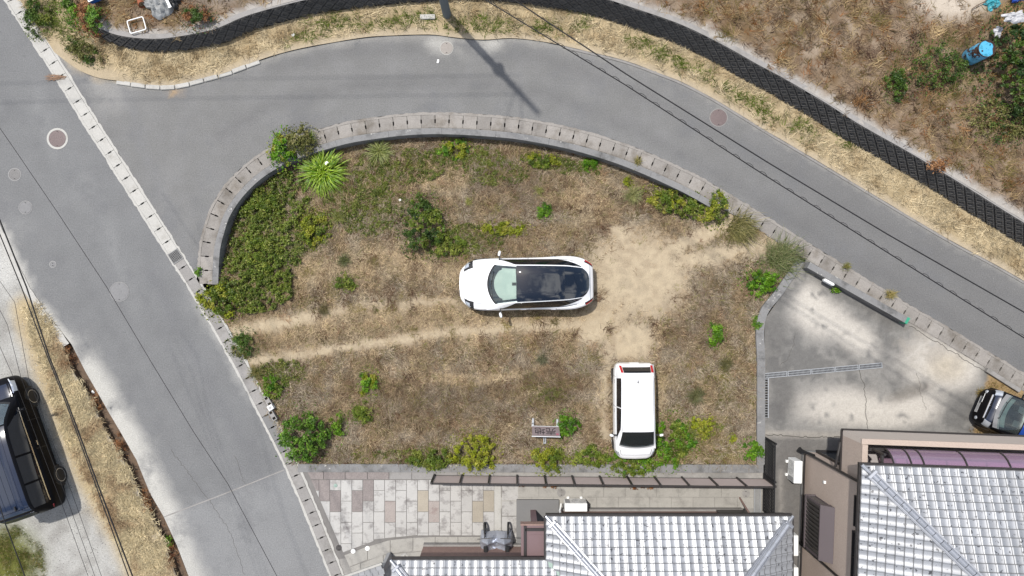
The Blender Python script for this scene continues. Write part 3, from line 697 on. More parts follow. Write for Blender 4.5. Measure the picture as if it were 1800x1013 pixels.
dm = {k: (lambda vf: G().add(*vf))(diamond(HD - .012, k)) for k in (None, 'low', 'up')}
dmesh = {}
for k, g in dm.items():
    me = g.mesh('wall_block', M['conc_black']); dmesh[k] = me
sl = np.concatenate([[0], np.cumsum(np.hypot(*np.diff(fw, axis=0).T))]); blocks = []
for row in range(0, 8):
    s = (HD if row % 2 else 0) + .1
    while s < sl[-1]:
        X = np.interp(s, sl, fw[:, 0]); Y = np.interp(s, sl, fw[:, 1]); tx = np.interp(s, sl, Tn[:, 0]); ty = np.interp(s, sl, Tn[:, 1]); l = math.hypot(tx, ty); tx /= l; ty /= l
        hz = float(zwall(X - ty * .24)); up = Vector((-ty * .24, tx * .24, hz)); Ls = up.length; up.normalize()
        v = Ls - HD * row - .004; kind = 'low' if row == 0 else None
        if v > HD * .35:
            ax = Vector((tx, ty, 0)); nz = ax.cross(up); p = Vector((X, Y, 0)) + up * v + nz * .004
            mt = Matrix((ax, up, nz)).transposed().to_4x4(); mt.translation = p
            blocks.append((p.length, kind, mt))
        s += 2 * HD
blocks.sort(key=lambda q: q[0])
for dist_, kind, mt in blocks[:295]:
    o = link('wall_block', dmesh[kind], rw); mm = mt.copy(); mm.translation = mm.translation + O; o.matrix_local = mm
b = G()
for dist_, kind, mt in blocks[295:]:
    g = dm[kind]; b.add([mt @ Vector(v) for v in g.v], g.f)
if b.v: o = b.build('wall_block_rest', M['conc_black'], rw); o.location = O; o['kind'] = 'stuff'

# ---------------------------------------------------------------- manhole covers
def manhole(px, py, r, rim, label, mt_lid, mt_rim, dots=0, cat='manhole cover'):
    root = empty('manhole_cover', W(px, py), label, cat, group=None)
    b = G(); b.lathe([(r, -.01), (r, .008), (r - rim, .010), (r - rim, -.01)], 28); b.build('frame', mt_rim, root, ang=40)
    ri = r - rim - .008
    b = G(); b.lathe([(ri, -.01), (ri, .010), (ri - .015, .012)], 28); lid = b.build('lid', mt_lid, root, ang=40)
    if dots:
        b = G()
        for k in range(dots):
            a = k * 2.39996; q = (ri - .05) * math.sqrt((k + .5) / dots); b.lathe([(.016, .010), (.012, .018)], 6, (q * math.cos(a), q * math.sin(a), 0))
        tag(b.build('raised_stud', mt_lid, lid), kind='stuff')
    b = G(); b.box((0, ri - .05, .0125), (.05, .02, .003)); b.box((0, -ri + .05, .0125), (.05, .02, .003)); b.build('lift_slot', M['void'], lid)
    return root
M['iron_red'] = mat('rusty iron', C(132, 116, 114), rough=.6, var=.15, scale=12, fine=45, fvar=.35, bump=.006)
M['iron_grey'] = mat('grey iron', C(138, 135, 133), rough=.6, var=.15, scale=12, fine=45, fvar=.3, bump=.005)
M['asph_lid'] = mat('dusty iron', C(150, 149, 149), rough=.8, var=.12, scale=10, fine=40, fvar=.25, bump=.004)
M['rim_grey'] = mat('dusty rim', C(172, 170, 168), var=.2)
manhole(101, 244, .39, .075, 'reddish iron manhole cover with a wide pale rim on the left road', M['iron_red'], M['conc_light'], 40)
manhole(26, 307, .24, .03, 'grey round manhole cover at the far left edge of the road, above a plainer one', M['iron_grey'], M['rim_grey'], 14)
manhole(45, 365, .25, .02, 'plain grey round manhole cover nearest the gravel lot edge', M['asph_lid'], M['rim_grey'])
manhole(93, 465, .13, .03, 'tiny round valve cover on the left road', M['asph_lid'], M['rim_grey'])
manhole(210, 513, .36, .02, 'large dusty grey manhole cover in the left road under the thin wire', M['asph_lid'], M['rim_grey'], 8)
M['sand_lid'] = mat('sand covered iron', C(180, 172, 164), rough=.8, var=.1, scale=10, fine=40, fvar=.2, bump=.003)
manhole(785, 85, .25, .025, 'sandy manhole cover below the utility pole on the curved road', M['sand_lid'], M['conc_light'], 5)
manhole(1263, 207, .335, .025, 'studded pinkish iron manhole cover on the right part of the curved road', M['iron_red'], M['conc_grey'], 60)

# ---------------------------------------------------------------- houses
TILE_W, TILE_L = .275, .235
def tile_profile():
    pr = []
    for t in (0, 1/6, 2/6, 3/6, 4/6, 5/6, .945, 1.0):
        x = t * TILE_W
        if t < .68: z = .024 - .020 * math.sin(math.pi * t / .68)
        else: z = .024 + .021 * math.sin(math.pi * (t - .68) / .32)
        pr.append((x, z))
    return pr
def tile_mesh(mt):
    p = tile_profile(); L = TILE_L + .03; g = G()
    lo = [(x, 0, z + .030) for x, z in p]; hi = [(x, L, z + .004) for x, z in p]; lp = [(x, .028, z + .029) for x, z in p]; fr = [(x, 0, z - .002) for x, z in p]
    g.grid([lp[:-1], hi[:-1]], flip=True); g.grid([lp[-2:], hi[-2:]], mi=2, flip=True); g.grid([lo, lp], mi=2, flip=True); md = [(x, .0, z + .016) for x, z in p]; g.grid([md, lo], flip=True); fr = [(x, .004, z - .012) for x, z in p]; g.grid([fr, md], mi=1, flip=True)  # dark faces below the lip and along edges paint in gap shade
    e = p[-1]; g.add([(e[0], 0, e[1] + .03), (e[0], L, e[1] + .004), (e[0], L, -.01), (e[0], 0, -.01)], [(0, 1, 2, 3)])
    me = g.mesh('roof_tile', [mt, M['underlay'], M['tile_gap_shade']])
    me.polygons.foreach_set('use_smooth', [True] * len(me.polygons)); me.set_sharp_from_angle(angle=R(40)); return me
def roof_face(parent, TM, origin, along, ncol, nrow, pitch, planes, vis):
    """origin: eave corner (parent space); along: unit horizontal; up-slope horizontal is along turned left; planes: [(pt2, n2)] kept side positive"""
    along = Vector((*along, 0)); upH = Vector((-along.y, along.x, 0)); up = (upH + Vector((0, 0, pitch))).normalized(); nz = along.cross(up)
    out = []
    for j in range(nrow):
        for i in range(ncol):
            o = Vector(origin) + along * (i * TILE_W) + up * (j * TILE_L) + nz * .0
            mt = Matrix((along, up, nz)).transposed().to_4x4(); mt.translation = o
            cs = [mt @ Vector(q) for q in ((0, 0, 0), (TILE_W, 0, 0), (TILE_W, TILE_L + .03, 0), (0, TILE_L + .03, 0))]
            st = []; cut_ = []
            for pt, n in planes:
                dv = [(c.x - pt[0]) * n[0] + (c.y - pt[1]) * n[1] for c in cs]
                if max(dv) < .03: st.append(0); break
                if min(dv) < -.01: cut_.append((pt, n))
            if 0 in st: continue
            out.append((mt, cut_))
    return out
def place_tiles(parent, TM, lst, limit):
    """nearest to the camera as single tiles, the others joined"""
    Mp = parent.matrix_world
    def key(q): p = q[0].translation; return (p.x - place_tiles.cx) ** 2 + (p.y - place_tiles.cy) ** 2
    lst.sort(key=key); rest = bmesh.new()
    def cutm(bm, cuts):
        for pt, n in cuts: bmesh.ops.bisect_plane(bm, geom=bm.verts[:] + bm.edges[:] + bm.faces[:], plane_co=(*pt, 0), plane_no=(-n[0], -n[1], 0), clear_outer=True)
    for k, (mt, cuts) in enumerate(lst):
        jig = Matrix.Rotation(random.uniform(-.008, .008), 4, 'X') @ Matrix.Rotation(random.uniform(-.012, .012), 4, 'Y'); m2 = mt @ jig
        if k < limit:
            if not cuts: link('roof_tile', TM, parent, m2)
            else:
                bm = bmesh.new(); bm.from_mesh(TM); bm.transform(m2); cutm(bm, cuts)
                if bm.faces:
                    me = bpy.data.meshes.new('roof_tile'); bm.to_mesh(me); [me.materials.append(q) for q in TM.materials]; link('roof_tile', me, parent)
                bm.free()
        else:
            bm = bmesh.new(); bm.from_mesh(TM); bm.transform(m2); cutm(bm, cuts); me = bpy.data.meshes.new('tmp'); bm.to_mesh(me); bm.free(); rest.from_mesh(me); bpy.data.meshes.remove(me)
    if len(rest.faces):
        me = bpy.data.meshes.new('roof_tile_rest'); rest.to_mesh(me); [me.materials.append(q) for q in TM.materials]; o = link('roof_tile_rest', me, parent); o['kind'] = 'stuff'
    rest.free()
def hip_ridge(parent, p0, p1, mt, w=.26, h=.16, end=True):
    """stacked ridge with half-round cap tiles"""
    p0 = Vector(p0); p1 = Vector(p1); d = p1 - p0; L = d.length; d.normalize(); sx = d.cross(Vector((0, 0, 1))).normalized(); uz = sx.cross(d)
    b = G()
    for k, (ww, z0, z1) in enumerate(((w, -.05, h * .42), (w * .84, h * .42, h * .72))):
        vs = []
        for q in (p0, p1):
            for a, z in ((-ww / 2, z0), (ww / 2, z0), (ww / 2, z1), (-ww / 2, z1)): vs.append(q + sx * a + uz * z)
        b.add(vs, [(3, 2, 1, 0), (4, 5, 6, 7), (0, 1, 5, 4), (1, 2, 6, 5), (2, 3, 7, 6), (3, 0, 4, 7)])
    rd = b.build('hip_ridge', mt, parent)
    n = int(L / .27); r = w * .31; seg = L / n
    g = G(); A = [(math.cos(math.pi * k / 6) * r, math.sin(math.pi * k / 6) * r * .9) for k in range(7)]
    g.grid([[(x, 0, z + .012) for x, z in A], [(x * .94, seg - .012, z) for x, z in A]]); g.add([(x, 0, z + .012) for x, z in A], [tuple(range(7))])
    cap = g.mesh('ridge_tile', mt, True); cap.set_sharp_from_angle(angle=R(40))
    for k in range(n):
        m = Matrix((sx, d, uz)).transposed().to_4x4(); m.translation = p0 + d * (seg * k) + uz * (h * .72); link('ridge_tile', cap, rd, m)
    if end:
        b = G(); m = Matrix((sx, d, uz)).transposed()
        b.box(p0 + uz * (h * .5) + d * .03, (w * 1.15, .10, h * 1.5), M=m, bev=.015); b.build('ridge_end', mt, rd)
    return rd
# glazed silver tile, dark lichen blotches where the glaze is gone
M['kawara'] = mat('silver glazed roof tile', (0.25, 0.256, 0.268), rough=.42, metal=.25, var=.12, scale=5, fine=60, fvar=.08, spec=.6, rand=.13,
                  stain=(0.22, .225, .235), stain_scale=3.2, stain_at=(.6, .72), stain2=(0.055, .055, .06), s2=(.615, .635), s2_scale=8)
M['ridge'] = mat('silver ridge tile', (0.27, 0.28, 0.305), rough=.32, metal=.45, var=.2, scale=6, fine=30, fvar=.15, spec=.6, rand=.1, stain2=(.09, .09, .095), s2=(.64, .68), s2_scale=6)
M['underlay'] = mat('roof underlay', (0.03, .03, .032), var=.2)
M['siding'] = mat('pinkish brown siding', C(216, 197, 183), rough=.9, var=.07, scale=2, fine=26, fvar=.28, bump=.008, spec=.1)
M['siding_b'] = mat('brown tile cladding', C(170, 142, 132), rough=.8, var=.15, scale=4, fine=20, fvar=.25, bump=.006, spec=.2)
M['mauve'] = mat('mauve brown roofing', C(140, 116, 118), rough=.6, var=.05, fine=30, fvar=.06)
M['render'] = mat('pale balcony render', C(234, 220, 208), rough=.85, var=.05, fine=30, fvar=.06)
M['winframe'] = mat('bronze window frame', (0.022, .02, .02), rough=.4, var=.1, fvar=0)
M['winpane'] = mat('window pane', (0.03, .033, .036), rough=.04, var=.1, fvar=0, spec=.8)
M['bay'] = mat('grey brown bay cladding', C(112, 102, 104), rough=.5, var=.05, fine=40, fvar=.05)
M['slat'] = mat('dark louver slat', C(88, 84, 80), rough=.5, var=.1, fvar=.05, rand=.12)
M['canopy'] = glass_mat('purple polycarbonate', (0.62, 0.43, 0.60), 0.22, .12)
M['floor'] = mat('balcony floor', C(196, 188, 186), var=.1, fine=30, fvar=.1)
M['panel'] = mat('dusty pink panel', C(226, 207, 199), rough=.6, var=.06, scale=2, fine=30, fvar=.05, rand=.04)

def wall_box(root, name, x0, x1, y0, y1, z0, z1, mt):
    b = G(); b.box(((x0 + x1) / 2, (y0 + y1) / 2, (z0 + z1) / 2), (x1 - x0, y1 - y0, z1 - z0)); return b.build(name, mt, root)
def window(root, plane, u0, u1, z0, z1, off, ny=2, pane=None, frame=None):
    """plane 'W': outer face x=off looking -x, u along y; plane 'N': outer face y=off looking +y, u along x"""
    fr = frame or M['winframe']; t = .05; b = G()
    def bx(b, a0, a1, q0, q1, d0, d1):
        if plane == 'W': b.box((off - (d0 + d1) / 2, (a0 + a1) / 2, (q0 + q1) / 2), (d1 - d0, a1 - a0, q1 - q0))
        else: b.box(((a0 + a1) / 2, off + (d0 + d1) / 2, (q0 + q1) / 2), (a1 - a0, d1 - d0, q1 - q0))
    bx(b, u0, u1, z1 - t, z1, -.02, .075); bx(b, u0, u1, z0, z0 + t, -.02, .09); bx(b, u0, u0 + t, z0 + t, z1 - t, -.02, .07); bx(b, u1 - t, u1, z0 + t, z1 - t, -.02, .07)
    for k in range(1, ny): c = u0 + (u1 - u0) * k / ny; bx(b, c - .02, c + .02, z0 + t, z1 - t, -.02, .06)
    w = b.build('window', fr, root)
    for k in range(ny):
        a = u0 + (u1 - u0) * k / ny + .025; e = u0 + (u1 - u0) * (k + 1) / ny - .025; b = G(); bx(b, a, e, z0 + t, z1 - t, .012, .022); b.build('pane', pane or M['winpane'], w)
    return w

# ---- house on the right
HA = W(1410, 793); houseA = empty('tiled_house', HA, 'two storey pinkish brown house with silver tiled roof and purple balcony canopy at lower right', 'house', rz=R(-2.1))
EZ = 4.85; PIT = .40; EW, EN = .30, .70
x1, y1 = 7.6, -8.6
wall_box(houseA, 'wall', 0, x1, y1, 0, 0.02, 4.86, M['siding'])
b = G(); b.box((x1 / 2, y1 / 2, .01), (x1 + .05, -y1 + .05, .26)); b.build('foundation', M['conc_dark'], houseA)
# roof body under the tiles
b = G(); a0, a1, c0, c1 = -EW, x1 + EW, y1 - EW, EN; hw = (a1 - a0) / 2; xm = (a0 + a1) / 2; rz_ = EZ + PIT * hw
vsr = [(a0, c1, EZ - .02), (a1, c1, EZ - .02), (a1, c0, EZ - .02), (a0, c0, EZ - .02), (xm, c1 - hw, rz_ - .02), (xm, c0 + hw, rz_ - .02)]
b.add(vsr, [(0, 4, 1), (1, 4, 5, 2), (2, 5, 3), (3, 5, 4, 0), (3, 2, 1, 0)]); roofA = b.build('roof', M['underlay'], houseA)
TM = tile_mesh(M['kawara'])
bpy.context.view_layer.update()
hipA = ((a0, c1), (math.sqrt(.5), math.sqrt(.5)))     # north side of the hip line
north = roof_face(roofA, TM, (a0 + 24 * TILE_W, c1 + .03, EZ - .02), (-1, 0), 24, 17, PIT, [((a0, c1), (math.sqrt(.5), math.sqrt(.5)))], None)
west = roof_face(roofA, TM, (a0 - .03, c1, EZ - .02), (0, -1), 24, 17, PIT, [((a0, c1), (-math.sqrt(.5), -math.sqrt(.5)))], None)
place_tiles.cx, place_tiles.cy = .2, -.2
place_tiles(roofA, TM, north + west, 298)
hip_ridge(roofA, (a0 + .18, c1 - .18, EZ + .09), (xm, c1 - hw, rz_ + .06), M['ridge'], w=.28, h=.17)
b = G(); b.tube((a0 - .05, c1 + .05, EZ + .05), (a0 + .3, c1 - .3, EZ + .17), .055, 10); b.build('corner_tile', M['ridge'], roofA)
b = G(); b.box((a0 - .05, (c0 + c1) / 2, EZ - .06), (.09, c1 - c0, .09)); b.box(((a0 + a1) / 2, c1 + .05, EZ - .06), (a1 - a0 + .2, .09, .09)); b.build('gutter', M['dark_metal'], roofA)
# balcony
bx0, by1, bz0, bz1 = .10, 1.34, 2.78, 4.0
b = G(); b.box((bx0 + 3.7, by1 - .08, (bz0 + bz1) / 2), (7.4, .16, bz1 - bz0), mi=1); b.box((bx0 + .08, (by1 - .16) / 2 + .012, (bz0 + bz1) / 2), (.16, by1 - .16 - .024, bz1 - bz0)); bal = b.build('balcony', [M['siding'], M['render']], houseA)
b = G(); b.box((bx0 + 3.7, by1 - .08, bz1 + .025), (7.46, .17, .03)); b.box((bx0 + .08, (by1 - .185) / 2 + .005, bz1 + .025), (.17, by1 - .20, .03)); b.build('coping', M['siding'], bal)
b = G(); b.box((bx0 + 3.7, by1 - .03 + .04, bz0 - .03), (7.46, .09, .06)); b.box((bx0 - .02, by1 / 2, bz0 - .03), (.07, by1 + .05, .06)); b.build('base_trim', M['dark_metal'], bal)
b = G(); b.box((bx0 + 3.7, by1 / 2 - .07, bz0 + .04), (7.2, by1 - .18, .08)); b.build('balcony_floor', M['floor'], bal)
b = G(); b.box((bx0 + 3.8, by1 - .30, bz1 + .02), (7.2, .09, .10)); b.tube((bx0 + .3, by1 - .3, bz0 + .08), (bx0 + .3, by1 - .3, 4.75), .04); b.box((bx0 + .30, .55, 4.60), (.07, 1.0, .07)); cf = b.build('canopy_frame', M['dark_metal'], bal)
def cano(x, t): a = t * math.pi / 2; return Vector((x, .12 + (by1 - .38) * math.sin(a), 4.10 + .68 * math.cos(a)))
xs = [.75, 1.28, 1.66, 2.95, 4.25, 5.5, 6.8]
for xa, xb in zip(xs[:-1], xs[1:]):
    b = G(); b.grid([[cano(xa + .03, k / 8) for k in range(9)], [cano(xb - .03, k / 8) for k in range(9)]]); b.build('canopy_panel', M['canopy'], bal, smooth=True)
for xa in xs:
    b = G(); b.path([cano(xa, k / 8) + Vector((0, 0, .01)) for k in range(9)], .03, 6); b.build('canopy_rib', M['dark_metal'], bal)
window(houseA, 'N', .6, 2.2, bz0 + .12, 4.6, .02, 2); window(houseA, 'N', 3.2, 5.0, bz0 + .12, 4.6, .02, 2)
window(houseA, 'N', .42, 2.4, .2, 2.2, .02, 2)
# pipes and trims on the west wall
b = G(); b.tube((-.06, .06, 0), (-.06, .06, EZ - .05), .045); b.build('downpipe', M['dark_metal'], houseA)
b = G(); b.tube((-.05, -3.3, 0), (-.05, -3.3, EZ - .1), .04); b.build('downpipe', M['dark_metal'], houseA)
b = G(); b.path([(-.02, .1, 2.6), (.0, .5, 2.7), (.06, .95, 2.72)], .045, 8); b.build('downpipe', M['dark_metal'], houseA)
b = G(); b.path([(-.12, .12, .1), (-.28, .10, .35), (-.1, .1, .8), (-.05, .1, 1.1)], .05, 8); b.build('refrigerant_hose', M['trim'], houseA)
b = G(); b.box((-.02, -y1 * -.5, .3), (.05, -y1 - .1, .05)); b.build('base_trim', M['dark_metal'], houseA)
window(houseA, 'W', -3.1, -1.5, 3.95, 4.62, 0, 2); window(houseA, 'W', -1.35, -.4, 4.0, 4.62, 0, 1)
b = G(); b.box((-.03, -.6, 1.9), (.06, .09, .09)); b.build('wall_vent', M['plastic_white'], houseA)
# louvred bay window
by0, by1_, bza, bzb, dep = -3.05, -1.25, 1.25, 2.32, .34
bay = None; b = G(); t = .07
b.box((-dep / 2, (by0 + by1_) / 2, bzb + .03), (dep + .04, by1_ - by0 + .04, .06)); b.box((-dep / 2, (by0 + by1_) / 2, bza - .03), (dep + .04, by1_ - by0 + .04, .06))
for yy in (by0 + t / 2, by1_ - t / 2): b.box((-dep + t / 2, yy, (bza + bzb) / 2), (t, t, bzb - bza)); 
b.box((-.02, (by0 + by1_) / 2, (bza + bzb) / 2), (.05, by1_ - by0 - .02, bzb - bza)); bay = b.build('bay_window', M['bay'], houseA)
b = G(); b.add([(-dep - .02, by0 - .02, bzb + .062), (-dep - .02, by1_ + .02, bzb + .062), (-.01, by1_ + .02, bzb + .34), (-.01, by0 - .02, bzb + .34), (-.01, by0 - .02, bzb + .062), (-.01, by1_ + .02, bzb + .062)], [(0, 1, 2, 3), (0, 3, 4), (1, 5, 2), (2, 5, 4, 3), (0, 4, 5, 1)]); b.build('bay_roof', M['bay'], bay)
nsl = 12; sw_ = (by1_ - by0 - 2 * t) / nsl
g = G(); g.box((0, 0, 0), (.03, sw_ * .86, bzb - bza - .06), bev=.01); sm_ = g.mesh('slat', M['slat'])
for k in range(nsl):
    o = link('slat', sm_, bay); o.location = (-dep + .02, by0 + t + sw_ * (k + .5), (bza + bzb) / 2); o.rotation_euler = (0, 0, R(14))
b = G(); b.box((-dep / 2 - .02, by1_ - .02, (bza + bzb) / 2), (dep - .14, .02, bzb - bza - .1)); b.build('pane', M['winpane'], bay)

# ---- house at the bottom
HB = W(1040, 893); houseB = empty('tiled_bungalow', HB, 'brown bungalow with silver tiled hip roof, flat mauve porch and wing at the bottom edge', 'house')
OX, OY = HB.x, HB.y
ez = 2.9; pit = .45
X0, X1, YN, YW, XL = 1.14 - OX, 9.03 - OX, -7.42 - OY, -8.84 - OY, -3.87 - OX
wn = -8.10 - OY; wy = -9.38 - OY
wall_box(houseB, 'wall', X0 + .65, X1 - .65, wn - 7, wn, .02, ez + .2, M['siding_b'])
wall_box(houseB, 'wing_wall', XL + .65, X0 + .7, wn - 7, wy, .02, ez + .15, M['siding_b'])
b = G(); b.box(((X0 + X1) / 2, wn + .03, .1), (X1 - X0 - 1.3, .08, .28)); b.box(((XL + X0) / 2 + .6, wy + .03, .1), (X0 - XL - .1, .08, .28)); b.build('foundation', M['conc_grey'], houseB)
b = G(); hw = (X1 - X0) / 2; xm = (X0 + X1) / 2; YS = YN - 11
b.add([(X0, YN, ez - .02), (X1, YN, ez - .02), (X1, YS, ez - .02), (X0, YS, ez - .02), (xm, YN - hw, ez + pit * hw - .02), (xm, YS + hw, ez + pit * hw - .02)], [(0, 4, 1), (1, 4, 5, 2), (2, 5, 3), (3, 5, 4, 0), (3, 2, 1, 0)])
# wing roof
hv = 3.2; b.add([(XL, YW, ez - .03), (X0 + 3, YW, ez - .03), (X0 + 3, YW - 2 * hv, ez - .03), (XL, YW - 2 * hv, ez - .03), (XL + hv, YW - hv, ez + pit * hv - .03), (X0 + 3, YW - hv, ez + pit * hv - .03)], [(0, 4, 5, 1), (3, 2, 5, 4), (0, 3, 4), (0, 1, 2, 3), (1, 5, 2)])
roofB = b.build('roof', M['underlay'], houseB)
q = math.sqrt(.5)
nf = roof_face(roofB, TM, (X0 + 29 * TILE_W, YN + .03, ez - .02), (-1, 0), 29, 19, pit, [((X0, YN), (q, q)), ((X1, YN), (-q, q))], None)
wf = roof_face(roofB, TM, (X0 - .03, YN, ez - .02), (0, -1), 20, 18, pit, [((X0, YN), (-q, -q)), ((X0, YW), (q, q))], None)
ef = roof_face(roofB, TM, (X1 + .03, YN - 32 * TILE_W, ez - .02), (0, 1), 32, 18, pit, [((X1, YN), (q, -q))], None)
wg = roof_face(roofB, TM, (XL + 28 * TILE_W, YW + .03, ez - .03), (-1, 0), 28, 15, pit, [((XL, YW), (q, q)), ((X0, YW), (-q, -q))], None)
ww = roof_face(roofB, TM, (XL - .03, YW, ez - .03), (0, -1), 20, 12, pit, [((XL, YW), (-q, -q))], None)
place_tiles.cx, place_tiles.cy = 2.0, 0.9
alltiles = [t for t in nf + wf + ef + wg + ww if t[0].translation.y > -16.5 - OY]
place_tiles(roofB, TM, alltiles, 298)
hip_ridge(roofB, (X0 + .16, YN - .16, ez + .09), (xm, YN - hw, ez + pit * hw + .05), M['ridge'], .26, .16)
hip_ridge(roofB, (X1 - .16, YN - .16, ez + .09), (xm, YN - hw, ez + pit * hw + .05), M['ridge'], .26, .16)
hip_ridge(roofB, (xm, YN - hw - .1, ez + pit * hw + .04), (xm, YN - hw - 3.2, ez + pit * hw + .04), M['ridge'], .28, .18, end=False)
hip_ridge(roofB, (XL + .16, YW - .16, ez + .08), (XL + hv, YW - hv, ez + pit * hv + .05), M['ridge'], .26, .16)
b = G()
for a_, s_ in (((X0, YN), (-1, 1)), ((X1, YN), (1, 1)), ((XL, YW), (-1, 1))): b = G(); b.tube((a_[0] + s_[0] * .05, a_[1] + s_[1] * .05, ez + .05), (a_[0] - s_[0] * .25, a_[1] - s_[1] * .25, ez + .16), .05, 10); b.build('corner_tile', M['ridge'], roofB)
b = G(); b.box(((X0 + X1) / 2, YN + .06, ez - .07), (X1 - X0 + .1, .09, .09)); b.box((X0 - .06, (YN + YW) / 2, ez - .07), (.09, YN - YW, .09)); b.box((X1 + .06, YN - 5, ez - .07), (.09, 10, .09)); b.box(((XL + X0) / 2, YW + .06, ez - .08), (X0 - XL + .1, .09, .09)); b.build('gutter', M['dark_metal'], roofB)
M['verdigris'] = mat('verdigris valley sheet', C(168, 190, 178), rough=.6, var=.1)
b = G(); v0 = Vector((X0, YW, ez + .035)); v1 = Vector((X0 + 3, YW - 3, ez + .035 + 3 * pit)); sd_ = Vector((q, q, 0)) * .10
b.add([v0 - sd_, v0 + sd_, v1 + sd_, v1 - sd_], [(0, 1, 2, 3)]); b.build('valley_sheet', M['verdigris'], roofB)
# porch
b = G(); px0, px1, py0, py1 = W(916, 0, 2.4).x - OX, X0 + .1, -9.6 - OY, -7.84 - OY
b.box(((px0 + px1) / 2, (py0 + py1) / 2, 2.34), (px1 - px0, py1 - py0, .22)); po = b.build('porch_roof', M['mauve'], houseB)
b = G(); b.box(((px0 + px1) / 2 + .1, (py0 + py1) / 2 - .1, 2.455), (px1 - px0 - .3, py1 - py0 - .42, .014)); b.build('roof_panel', M['mauve'], po)
b = G(); zz = 2.47
for s_ in ((px0 + .13, (py0 + py1) / 2, .09, py1 - py0 - .02), ((px0 + px1) / 2, py1 - .13, px1 - px0 - .28, .09)): b.box((s_[0], s_[1], 2.475), (s_[2], s_[3], .05))
b.build('upstand', M['dark_metal'], po)
b = G(); b.box(((px0 + px1) / 2, py1 + .02, 2.33), (px1 - px0 + .04, .05, .26)); b.build('fascia', M['siding_b'], po)
pc = W(937, 897); b = G(); b.box((pc.x - OX, pc.y - OY - .06, 1.12), (.20, .22, 2.22)); b.build('porch_post', M['mauve'], houseB)
b = G(); b.box((W(945, 0, 0).x - OX, W(0, 905).y - OY - .25, .05), (1.55, 1.65, .12), bev=.01); b.build('porch_step', M['conc_slate'], houseB)
# windows on the north wall
window(houseB, 'N', W(1082, 0).x - OX, W(1170, 0).x - OX, .9, 2.1, wn, 2); window(houseB, 'N', W(1172, 0).x - OX, W(1255, 0).x - OX, .9, 2.1, wn, 2)
b = G(); ax0, ax1 = W(1253, 0).x - OX, W(1310, 0).x - OX
for k in range(6):
    b.box((ax0 + (ax1 - ax0) * (k + .5) / 6, wn + .22, 2.06), ((ax1 - ax0) / 6 - .02, .42, .03))
b.box(((ax0 + ax1) / 2, wn + .45, 2.05), (ax1 - ax0 + .04, .05, .07)); b.box((ax1 + .02, wn + .22, 2.05), (.05, .44, .07)); aw = b.build('door_hood', M['dark_metal'], houseB)
b = G(); b.box(((ax0 + ax1) / 2, wn + .03, 1.05), (ax1 - ax0 - .1, .06, 1.9)); b.build('back_door', M['winframe'], houseB)
b = G(); b.tube((W(1300, 0).x - OX, wn + .42, .02), (W(1296, 0).x - OX, wn + .1, 2.0), .035); b.build('downpipe', M['siding_b'], houseB)
b = G(); b.box((W(1085, 0).x - OX, wn + .05, 1.55), (.09, .08, .09)); b.build('wall_vent', M['plastic_white'], houseB)
b = G(); b.path([(W(985, 0).x - OX, wn + .30, .35), (W(982, 0).x - OX, wn + .14, .6), (W(983, 0).x - OX, wn + .06, 1.2), (W(984, 0).x - OX, wn + .05, 2.2)], .035, 8); b.build('refrigerant_hose', M['plastic_white'], houseB)

# ---------------------------------------------------------------- air conditioners
def aircon(loc, rz, label, sz=(.80, .29, .58)):
    root = empty('air_conditioner', loc, label, 'air conditioner', rz=rz, group=None)
    w, d_, h = sz; b = G(); b.box((0, 0, .08 + h / 2), (w, d_, h), bev=.015); b.build('casing', M['plastic_white'], root)
    b = G()
    for k in range(9): b.tube((-w * .13 + (.0), -d_ / 2 - .01, .08 + h * (.14 + .09 * k)), (w * .0, -d_ / 2 - .01, .08 + h * (.14 + .09 * k)), .004, 5)
    for r_ in (.06, .11, .16, .21, .245): b.path([(-w * .14 + r_ * math.cos(a), -d_ / 2 - .012, .08 + h * .5 + r_ * math.sin(a)) for a in np.linspace(0, 2 * math.pi, 20)[:-1]], .004, 5, True)
    b.build('fan_grille', M['plastic_grey'], root)
    b = G(); b.box((w * .36, -d_ / 2 - .004, .08 + h * .5), (w * .2, .008, h * .8)); b.build('side_panel', M['plastic_grey'], root)
    b = G()
    for s_ in (-.3, .3): b = G(); b.box((w * s_, 0, .04), (.09, d_ + .14, .08)); b.build('foot', M['plastic_white'], root)
    return root
aircon(W(1396, 826, .3) + Vector((0, 0, -.3)), R(-92), 'white air conditioner unit against the west wall of the right house')
aircon(W(1011, 887, .3) + Vector((0, 0, -.3)), R(180), 'white air conditioner unit under the north eave of the bottom bungalow')
def boxunit(px, py, label, h):
    root = empty('storage_box', W(px, py), label, 'equipment box')
    b = G(); b.box((0, 0, h / 2), (.20, .74, h), bev=.02); b.build('casing', M['plastic_white'], root); b = G(); b.box((0, 0, h + .012), (.16, .66, .02), bev=.005); b.build('lid', M['plastic_white'], root)
boxunit(1388, 950, 'narrow white box standing between the two houses beside the hip ridge', .55); boxunit(1388, 1005, 'narrow white box between the two houses at the bottom edge', .55)

